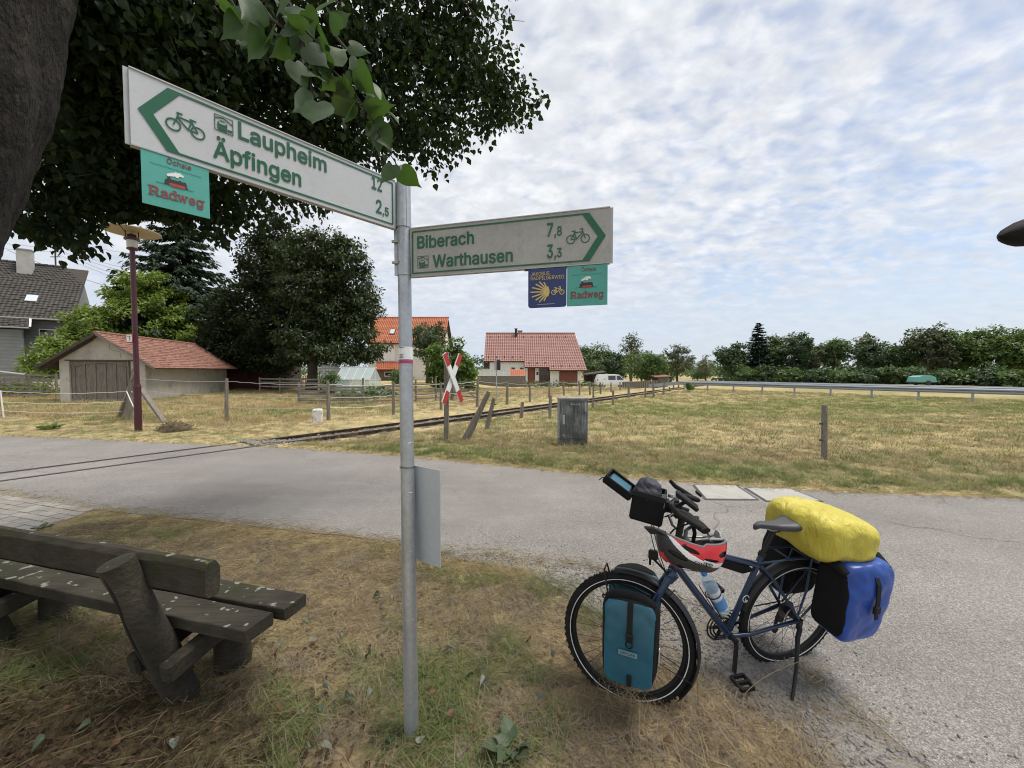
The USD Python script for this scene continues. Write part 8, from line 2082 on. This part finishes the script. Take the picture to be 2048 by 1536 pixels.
def clump(n, rad, h0, h1, w0, w1, lean, bend, seed, zflat=0.0):
    r = np.random.default_rng(seed); a = r.uniform(0, 6.283, n); q = rad * np.sqrt(r.random(n))
    P = np.column_stack([q * np.cos(a), q * np.sin(a), np.full(n, -.012)])
    b = r.uniform(0, 6.283, n); o = np.column_stack([np.cos(b), np.sin(b), 0 * b])
    D = o * (lean * r.uniform(.2, 1.6, n))[:, None] + [0, 0, 1.0]; L = r.uniform(h0, h1, n)
    v, f = ribbon(P, D, o, L, r.uniform(w0, w1, n), bend * r.uniform(.2, 1.5, n), r)
    v[:, 2] = np.maximum(v[:, 2], -.012)
    return v, f

g_dry = leafmat('grass_dry', (0.302, 0.241, 0.147), (0.524, 0.430, 0.255), (0.693, 0.700, 0.470), transl=.25, rough=.7, spec=.2, nscale=1.2, tcol=(1.1, 1.0, .7))
g_brown = leafmat('grass_brown', (0.202, 0.171, 0.141), (0.336, 0.289, 0.246), (0.538, 0.478, 0.411), transl=.2, rough=.8, spec=.15, nscale=1.2, tcol=(1.1, 1.0, .7))
g_green = leafmat('grass_green', (0.135, 0.172, 0.059), (0.238, 0.265, 0.097), (0.514, 0.429, 0.189), transl=.35, rough=.6, spec=.25, nscale=1.2)
g_straw = leafmat('grass_straw', (0.327, 0.267, 0.151), (0.457, 0.380, 0.214), (0.566, 0.487, 0.316), transl=.3, rough=.7, spec=.2, nscale=.5, tcol=(1.1, 1.0, .7))
g_mead = leafmat('grass_meadow', (0.171, 0.187, 0.073), (0.342, 0.307, 0.138), (0.605, 0.484, 0.253), transl=.3, rough=.7, spec=.2, nscale=.4, tcol=(1.1, 1.1, .6))

def instancer(name, protos, pos, idx, rz, sc, label, cat, tilt=0.12, seed=1):
    """protos: (mesh, material) pairs."""
    path = '/World/' + numbered('/World', name)
    pi = UsdGeom.PointInstancer.Define(stage, path)
    rel = pi.CreatePrototypesRel()
    for k, (m, mt) in enumerate(protos):
        usdkit.mesh(stage, '%s/tuft_%03d' % (path, k), m, mt); rel.AddTarget('%s/tuft_%03d' % (path, k))
    r = np.random.default_rng(seed); n = len(pos)
    q = Rot.from_euler('xyz', np.column_stack([r.normal(0, tilt, n), r.normal(0, tilt, n), rz])).as_quat()
    pi.CreatePositionsAttr(Vt.Vec3fArray.FromNumpy(np.asarray(pos, np.float32)))
    pi.CreateProtoIndicesAttr(Vt.IntArray.FromNumpy(np.asarray(idx, np.int32)))
    pi.CreateOrientationsAttr(Vt.QuathArray([Gf.Quath(float(a[3]), float(a[0]), float(a[1]), float(a[2])) for a in q]))
    s = np.asarray(sc, np.float32); s = s if s.ndim == 2 else np.repeat(s[:, None], 3, 1)
    pi.CreateScalesAttr(Vt.Vec3fArray.FromNumpy(s.astype(np.float32)))
    meta(pi.GetPrim(), label, cat, None, 'stuff'); return pi

rg = np.random.default_rng(99)
hard = so.unary_union([road_poly, paver_poly]).buffer(0)
def scatter(n, x0, x1, y0, y1, ok):
    x, y = rg.uniform(x0, x1, n), rg.uniform(y0, y1, n)
    px = 1024 + FPX * x / np.maximum(y, .2); m = (px > -160) & (px < 2210) & ok(x, y); return x[m], y[m]
def off_road(x, y, e=0.0): return ~shp_inside(hard.buffer(-e if e else 0), x, y)
def nz(x, y, s, seed): return meshkit.fbm(np.stack([x * s, y * s, 0 * x], -1), 3, seed)

# 1. half-dry lawn under the linden
near_ok = lambda x, y: off_road(x, y, .03) & (y < 5.2) & ~shp_inside(gravel_poly.buffer(-.05), x, y)
x, y = scatter(13000, -5.2, 2.2, .55, 5.0, near_ok)
dn = np.hypot(x, y); kp = rg.random(len(x)) < np.clip(1.25 - .1 * dn, .4, 1); x, y = x[kp], y[kp]
bare = np.exp(-(((x + 2.0) / 1.0) ** 2 + ((y - 1.45) / .55) ** 2)); kp = rg.random(len(x)) > .72 * bare; x, y, bare = x[kp], y[kp], bare[kp]
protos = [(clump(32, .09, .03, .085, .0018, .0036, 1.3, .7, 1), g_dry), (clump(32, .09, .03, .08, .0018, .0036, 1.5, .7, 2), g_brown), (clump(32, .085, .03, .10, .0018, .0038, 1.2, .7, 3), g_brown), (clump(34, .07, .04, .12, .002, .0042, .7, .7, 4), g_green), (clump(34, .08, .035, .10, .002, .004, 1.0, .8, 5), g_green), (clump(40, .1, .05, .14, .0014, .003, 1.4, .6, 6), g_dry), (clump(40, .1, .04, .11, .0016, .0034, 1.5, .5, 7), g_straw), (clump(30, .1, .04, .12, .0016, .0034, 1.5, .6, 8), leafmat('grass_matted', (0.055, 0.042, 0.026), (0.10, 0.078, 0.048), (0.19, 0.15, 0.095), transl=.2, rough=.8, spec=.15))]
g = nz(x, y, 1.1, 5) + .25 * (nz(x, y, 4, 8) - .5); u = rg.random(len(x))
edge = shp_dist(hard, x, y)
idx = np.where((g > .56) & (u < .6), rg.choice([3, 4], len(x)), np.where(u < .42, rg.choice([0, 5], len(x)), rg.choice([1, 2], len(x))))
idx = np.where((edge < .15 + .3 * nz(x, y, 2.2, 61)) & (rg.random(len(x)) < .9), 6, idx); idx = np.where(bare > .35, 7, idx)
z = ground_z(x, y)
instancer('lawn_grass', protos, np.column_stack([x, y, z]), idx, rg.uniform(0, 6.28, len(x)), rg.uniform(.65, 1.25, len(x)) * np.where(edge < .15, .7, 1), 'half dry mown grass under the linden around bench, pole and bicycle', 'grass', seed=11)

# 2. verge beyond the road, greener along its edge on the right
far_ok = lambda x, y: off_road(x, y, .02) & (y > 4.2 - .0 * x)
x, y = scatter(60000, -20, 13, 3.5, 15.5, lambda x, y: far_ok(x, y) & ~((x < 3) & (y < 5.6)) )
e = shp_dist(road_poly, x, y); s_, t_ = track_q(x, y)
kp = (e < 3.2) & (e > 0) & (np.abs(t_) > .75) & (rg.random(len(x)) < np.clip(1.15 - .25 * e, .3, 1)) & (rg.random(len(x)) < np.clip(7.0 / np.hypot(x, y), .3, 1)); x, y, e, t_ = x[kp], y[kp], e[kp], t_[kp]
pv = [(clump(32, .12, .05, .16, .003, .006, 1.2, .7, 21), g_dry), (clump(32, .11, .06, .18, .003, .006, .9, .8, 22), g_green), (clump(34, .12, .05, .15, .003, .006, 1.2, .8, 23), g_mead), (clump(14, .12, .22, .48, .002, .004, .45, .5, 24), g_straw), (clump(40, .12, .03, .09, .003, .006, 1.3, .5, 25), g_straw)]
g = nz(x, y, .9, 15); u = rg.random(len(x)); right = sstep(1.0, 2.6, t_)
pg = np.clip((.15 + .42 * right) * np.exp(-((e - .45) / .55) ** 2) + .35 * (g > .55), 0, .9)
idx = np.where(u < pg, 1, np.where(rg.random(len(x)) < .35, 2, np.where(rg.random(len(x)) < .12, 3, 0)))
idx = np.where((e < .13), 4, idx)
sc = rg.uniform(.6, 1.15, len(x)) * (1 - .35 * (t_ < .5)) * np.where(e < .25, .7, 1)
instancer('verge_grass', pv, np.column_stack([x, y, ground_z(x, y)]), idx, rg.uniform(0, 6.28, len(x)), sc, 'dry and green verge grass along the far side of the road', 'grass', seed=12)

# 3. meadow on the right and dry field on the left
x, y = scatter(42000, -2, 48, 6, 36, lambda x, y: True)
s_, t_ = track_q(x, y); e = shp_dist(road_poly, x, y)
gl_t = (x - gA[0]) * gd_[0] + (y - gA[1]) * gd_[1]; gl_n = (x - gA[0]) * gn[0] + (y - gA[1]) * gn[1]
kp = (t_ > 1.1) & (e > 1.4) & (gl_n > -4) & (rg.random(len(x)) < np.clip(11.0 / y, .25, 1)); x, y = x[kp], y[kp]
n2 = meshkit.fbm(np.stack([x * .12, y * .35, 0 * x], -1), 4, 31); n3 = nz(x, y, .55, 41)
pm = [(clump(34, .24, .05, .14, .006, .012, .9, .6, 31), g_dry), (clump(34, .24, .06, .15, .006, .012, .8, .6, 32), g_green), (clump(34, .26, .05, .14, .006, .012, .9, .6, 33), g_mead), (clump(10, .2, .2, .4, .004, .007, .6, .5, 34), g_straw)]
u = rg.random(len(x)); pgr = sstep(.44, .62, n2) * .32 + .2 * (n3 > .55)
idx = np.where(u < pgr, 1, np.where(u < pgr + .45, 2, np.where(u > .985, 3, 0)))
instancer('meadow_grass', pm, np.column_stack([x, y, ground_z(x, y)]), idx, rg.uniform(0, 6.28, len(x)), rg.uniform(.6, 1.2, len(x)), 'mown meadow of mixed straw and green grass right of the track', 'grass', seed=13)
x, y = scatter(34000, -40, 12, 10, 42, lambda x, y: True)
s_, t_ = track_q(x, y); e = shp_dist(road_poly, x, y)
kp = (t_ < -.9) & (e > 1.2) & (rg.random(len(x)) < np.clip(13.0 / y, .25, 1)); x, y, t_, e = x[kp], y[kp], t_[kp], e[kp]
pl_ = [(clump(30, .22, .12, .32, .005, .010, .5, .6, 41), g_straw), (clump(34, .24, .06, .18, .006, .011, .9, .6, 42), g_dry), (clump(30, .22, .10, .24, .006, .011, .6, .6, 43), g_green), (clump(12, .2, .25, .5, .004, .007, .4, .5, 44), g_straw)]
u = rg.random(len(x)); n3 = nz(x, y, .4, 51); tall = sstep(1.5, 4.5, -t_) * sstep(1.6, 3.2, e)
idx = np.where((n3 > .56) & (u < .5), 2, np.where(u < .55 * tall, 0, np.where((u > .94), 3, 1)))
sc = rg.uniform(.6, 1.1, len(x)) * (.55 + .55 * tall)
instancer('pasture_grass', pl_, np.column_stack([x, y, ground_z(x, y)]), idx, rg.uniform(0, 6.28, len(x)), sc, 'tall sun bleached grass of the pasture left of the track', 'grass', seed=14)

# 4. cut straw along the road edges, litter under the bench, gravel
def lying(x, y, L, W, r, lift=.012, zf=None):
    k = len(x); a = r.uniform(0, 6.283, k); D = np.column_stack([np.cos(a), np.sin(a), r.normal(0, .12, k)]); P = np.column_stack([x, y, (ground_z(x, y) if zf is None else zf) + lift * r.random(k) + .006])
    o = np.column_stack([-np.sin(a), np.cos(a), 0 * a]); return ribbon(P, D, o * .6 + [0, 0, .3], L, W, r.normal(0, .25, k), r)
ln = road_poly.boundary
xs_, ys_ = [], []
c = np.array(ln.coords if ln.geom_type == 'LineString' else max(ln.geoms, key=lambda g_: g_.length).coords)
seg = np.linalg.norm(np.diff(c, axis=0), axis=1); nearm = (np.hypot(c[:-1, 0], c[:-1, 1]) < 26); wseg = seg * nearm / np.maximum(3, np.hypot(c[:-1, 0], c[:-1, 1])); wseg /= wseg.sum()
k = 17000; i = rg.choice(len(seg), k, p=wseg); t = rg.random(k); p = c[i] + (c[i + 1] - c[i]) * t[:, None] + rg.normal(0, .085, (k, 2))
inside = shp_inside(road_poly, p[:, 0], p[:, 1]); zf = np.where(inside, .006, ground_z(p[:, 0], p[:, 1])); dd_ = np.hypot(p[:, 0], p[:, 1])
gk = ~((p[:, 0] > 1.0) & (p[:, 1] < 3.2)) | (rg.random(k) < .25)
p, zf, dd_ = p[gk], zf[gk], dd_[gk]
v, f = lying(p[:, 0], p[:, 1], rg.uniform(.03, .13, len(p)), rg.uniform(.002, .0045, len(p)) * np.clip(dd_ / 4.5, 1, 3), rg, .02, zf)
single('cut_straw', (v, f), leafmat('cut_straw', (0.36, 0.29, 0.16), (0.50, 0.41, 0.23), (0.62, 0.53, 0.33), transl=.15, rough=.7, spec=.2, nscale=2, tcol=(1, .95, .8)), 'pale cut straw lying along the edges of the road', 'straw', kind='stuff')
k = 24000; x, y = rg.uniform(-4.6, 1.6, k), rg.uniform(.6, 4.2, k); m = near_ok(x, y) & (rg.random(k) > .82 * np.exp(-(((x + 2.15) / 1.15) ** 2 + ((y - 1.4) / .6) ** 2))); x, y = x[m], y[m]
v, f = lying(x, y, rg.uniform(.05, .16, len(x)), rg.uniform(.0016, .0036, len(x)), rg, .06)
single('dead_stalks', (v, f), leafmat('stalk_mixed', (0.20, 0.15, 0.085), (0.36, 0.29, 0.17), (0.62, 0.53, 0.34), transl=.2, rough=.7, spec=.2, nscale=1.5, tcol=(1, .95, .8)), 'dead grass stalks strewn over the lawn', 'stalks', kind='stuff')
k = 2600; x, y = rg.normal(-2.1, .8, k), rg.normal(1.42, .42, k); m = near_ok(x, y) & (y > .6); x, y = x[m], y[m]
P = np.column_stack([x, y, ground_z(x, y) + .004 + .02 * rg.random(len(x))]); A_ = unit(len(x), rg) * [1, 1, .25]; N_ = unit(len(x), rg) * .5 + [0, 0, 1]
v, f = leaf_faces(P, A_, N_, rg.uniform(.018, .045, len(x)), .75, .2)
single('leaf_litter', (v, f), leafmat('litter_brown', (0.07, 0.045, 0.028), (0.13, 0.08, 0.045), (0.24, 0.145, 0.085), transl=.1, rough=.8, spec=.15), 'brown leaf crumbs on the bare earth behind the bench', 'leaf litter', kind='stuff')
def stones(n, poly, lo, hi, seed, zb):
    r = np.random.default_rng(seed); b = poly.bounds; out = []; x, y = r.uniform(max(b[0], -1.6), min(b[2], 3.2), n), r.uniform(max(b[1], .8), min(b[3], 4.2), n); m = shp_inside(poly, x, y); x, y = x[m], y[m]
    k = len(x); rr = lo + (hi - lo) * r.random(k) ** 3; q = Rot.random(k, random_state=seed).as_matrix()
    v = (iv[None] * r.uniform(.6, 1.25, (k, 12, 1))) * rr[:, None, None] * np.array([1, .85, .6]); v = np.einsum('kij,knj->kni', q, v); v[:, :, 2] *= .75; v += np.column_stack([x, y, np.full(k, zb) + rr * .2])[:, None, :]
    return v.reshape(-1, 3), (ifc[None] + (np.arange(k) * 12)[:, None, None]).reshape(-1, 3)
stone_m = mat('loose_stone', (0.38, 0.36, 0.335), (0.26, 0.245, 0.225), scale=25, rough=.9, fine=.25, fscale=160, island=.45)
v, f = stones(30000, gravel_poly.buffer(.07), .004, .016, 5, .001); v2, f2 = stones(4500, gravel_poly.buffer(.45).intersection(road_poly), .003, .012, 6, .004)
single('gravel', [(v, f), (v2, f2)], stone_m, 'loose grey gravel along the road edge under the bicycle', 'gravel', kind='stuff')

# 5. fallen linden leaves, each by itself
fall_pale = leafmat('fallen_pale', (0.15, 0.165, 0.125), (0.21, 0.225, 0.175), (0.30, 0.31, 0.25), transl=.15, rough=.6, tcol=(1, 1, .7)); fall_brown = leafmat('fallen_brown', (0.13, 0.07, 0.035), (0.21, 0.12, 0.065), (0.30, 0.185, 0.11), transl=.15, rough=.7, tcol=(1, .8, .5)); fall_green = leafmat('fallen_green', (0.06, 0.085, 0.045), (0.085, 0.115, 0.06), (0.12, 0.15, 0.08), transl=.2, rough=.55)
srcs = []
for k in range(6):
    nd = klass('fallen_leaf_%d' % k); v, f = heart_leaf(.05 if k != 2 else .04, rl, [.5, .9, .3, 1.1, .6, .8][k], [.9, 1.6, .4, 1.2, 2.0, .7][k]); v[:, 2] += .4 * v[:, 1] ** 2 / .05
    usdkit.mesh(stage, nd.path + '/blade', (v, f), [fall_pale, fall_green, fall_brown, fall_pale, fall_brown, fall_green][k], True)
    usdkit.mesh(stage, nd.path + '/stalk', tube(np.array([(0, 0, 0), (-.02, .004, .008), (-.04, .01, .004)]), .0009, 4), twig_m); srcs.append((nd.path, ['pale grey green', 'curled dark green', 'small brown', 'pale rolled', 'brown rolled', 'dull green'][k], [0, 1, 2, 0, 2, 1][k]))
spots = [(640, 1178, 0), (612, 1246, 0), (684, 1272, 0), (672, 1240, 1), (763, 1222, 3), (770, 1238, 0), (758, 1200, 1), (788, 1205, 3), (622, 1290, 0), (560, 1302, 3), (545, 1322, 4), (652, 1305, 5), (592, 1318, 2), (740, 1322, 1), (770, 1318, 5), (895, 1310, 3), (960, 1352, 1), (972, 1378, 3), (945, 1362, 5), (957, 1245, 3), (965, 1258, 2), (590, 1395, 0), (636, 1410, 5), (648, 1388, 3), (690, 1412, 1), (640, 1432, 5), (668, 1425, 1), (608, 1440, 3), (530, 1500, 5), (645, 1510, 0), (700, 1515, 4), (620, 1518, 3), (745, 1400, 3), (860, 1395, 2), (1110, 1320, 3), (835, 1370, 3), (850, 1360, 0), (500, 1310, 4), (515, 1298, 2), (630, 1148, 2), (700, 1186, 2), (870, 1282, 2), (320, 1398, 2), (285, 1420, 2), (170, 1388, 2), (130, 1430, 2), (210, 1440, 5), (180, 1470, 5), (90, 1500, 1), (240, 1500, 4), (430, 1480, 2), (60, 1460, 2), (120, 1248, 2), (200, 1290, 2), (260, 1330, 2), (300, 1310, 4), (1000, 1440, 2), (1080, 1400, 3), (900, 1450, 2), (950, 1480, 4), (1180, 1470, 2), (1060, 1290, 4), (930, 1200, 2), (520, 1140, 3), (460, 1110, 2), (560, 1190, 4), (410, 1420, 5), (480, 1390, 2), (350, 1490, 0), (560, 1420, 2), (760, 1470, 2), (780, 1500, 5), (840, 1505, 0), (700, 1340, 4), (1120, 1450, 4), (1260, 1480, 2), (1340, 1500, 4)]
for px, py, k in spots:
    p = G(px, py); p[2] = gz(p[0], p[1]) + .035 + .012 * (k in (1, 3))
    pth, nm, g_ = srcs[k]
    where = ('on the bare earth behind the bench' if py > 1420 else 'beside the bench post') if px < 330 else 'in front of the bench leg' if px < 530 and py > 1290 else 'beyond the plank ends' if px < 600 and py < 1260 else 'near the plank ends' if px < 600 else 'midway between bench and pole, far side' if px < 720 and py < 1340 else 'midway between bench and pole, near side' if px < 720 else 'just left of the pole, higher up' if px < 815 and py < 1290 else 'just left of the pole, lower down' if px < 815 else 'right of the pole, far side' if px < 990 and py < 1300 else 'right of the pole, near side' if px < 990 else 'near the front wheel of the bicycle'
    copy_of(pth, 'fallen_leaf', p, rg.uniform(0, 6.28), float(rg.uniform(.55, .95)), '%s fallen leaf %s' % (nm.capitalize(), where), 'leaf', '%s fallen leaves %s' % (nm, where), tilt=rg.normal(0, 22, 2))
for i, (px, py, n, lab) in enumerate([(1025, 1512, 15, 'low broad leaved weed at the bottom edge in front of the bicycle'), (85, 1062, 9, 'dark little weed at the edge of the block paving'), (100, 860, 26, 'green weed tuft at the far road edge near the street lamp')]):
    p = G(px, py); r = np.random.default_rng(300 + i); k = n; a = r.uniform(0, 6.28, k); d = np.column_stack([np.cos(a), np.sin(a), r.uniform(.2, .9, k)]); big_ = 1.0 if i == 0 else (.8 if i == 1 else 2.6)
    ms = [leaf_at(p + d[j] * [.05 * big_, .05 * big_, .01] * r.uniform(.3, 1.4) + [0, 0, gz(p[0], p[1]) + .03], d[j], [0, 0, 1] + unit(1, r)[0] * .4, r.uniform(.045, .085) * big_, r) for j in range(k)]
    t_ = thing('weed', lab, 'weed', loc=tuple(p))
    for m in ms: part(t_, 'leaf', m, fall_green if i < 2 else lm_bright, smooth=True)

# long bleached stalks standing out of the grass
for i, (px, py, h_, lean) in enumerate([(945, 1470, .20, .25), (722, 1440, .22, -.2), (1378, 1400, .28, .15), (1480, 1400, .3, 1.1), (1395, 1420, .26, -.1), (560, 1130, .30, -.05), (900, 1255, .18, .3)]):
    p = G(px, py); p[2] = gz(p[0], p[1]); r = np.random.default_rng(400 + i); s = np.linspace(0, 1, 7)[:, None]
    pts = p + np.column_stack([h_ * lean * s ** 1.4, h_ * .2 * s * math.sin(i), h_ * s * (1 - .25 * abs(lean) * s)])
    st_ = thing('grass_stalk', ['straw stalk right of the pole foot', 'straw stalk left of the pole foot', 'straw stalk by the mudguard flap of the bicycle', 'long straw stalk bending towards the kickstand', 'bent straw stalk in front of the pedal', 'thin brown stalk at the road edge behind the bench', 'short straw stalk between pole and bicycle'][i], 'grass stalk', loc=tuple(p))
    part(st_, 'stem', tube(pts, np.linspace(.0022, .0012, 7), 5), g_straw); part(st_, 'ear', tube(np.array([pts[-1], pts[-1] + (pts[-1] - pts[-2]) * .6]), [.004, .001], 6), g_straw)
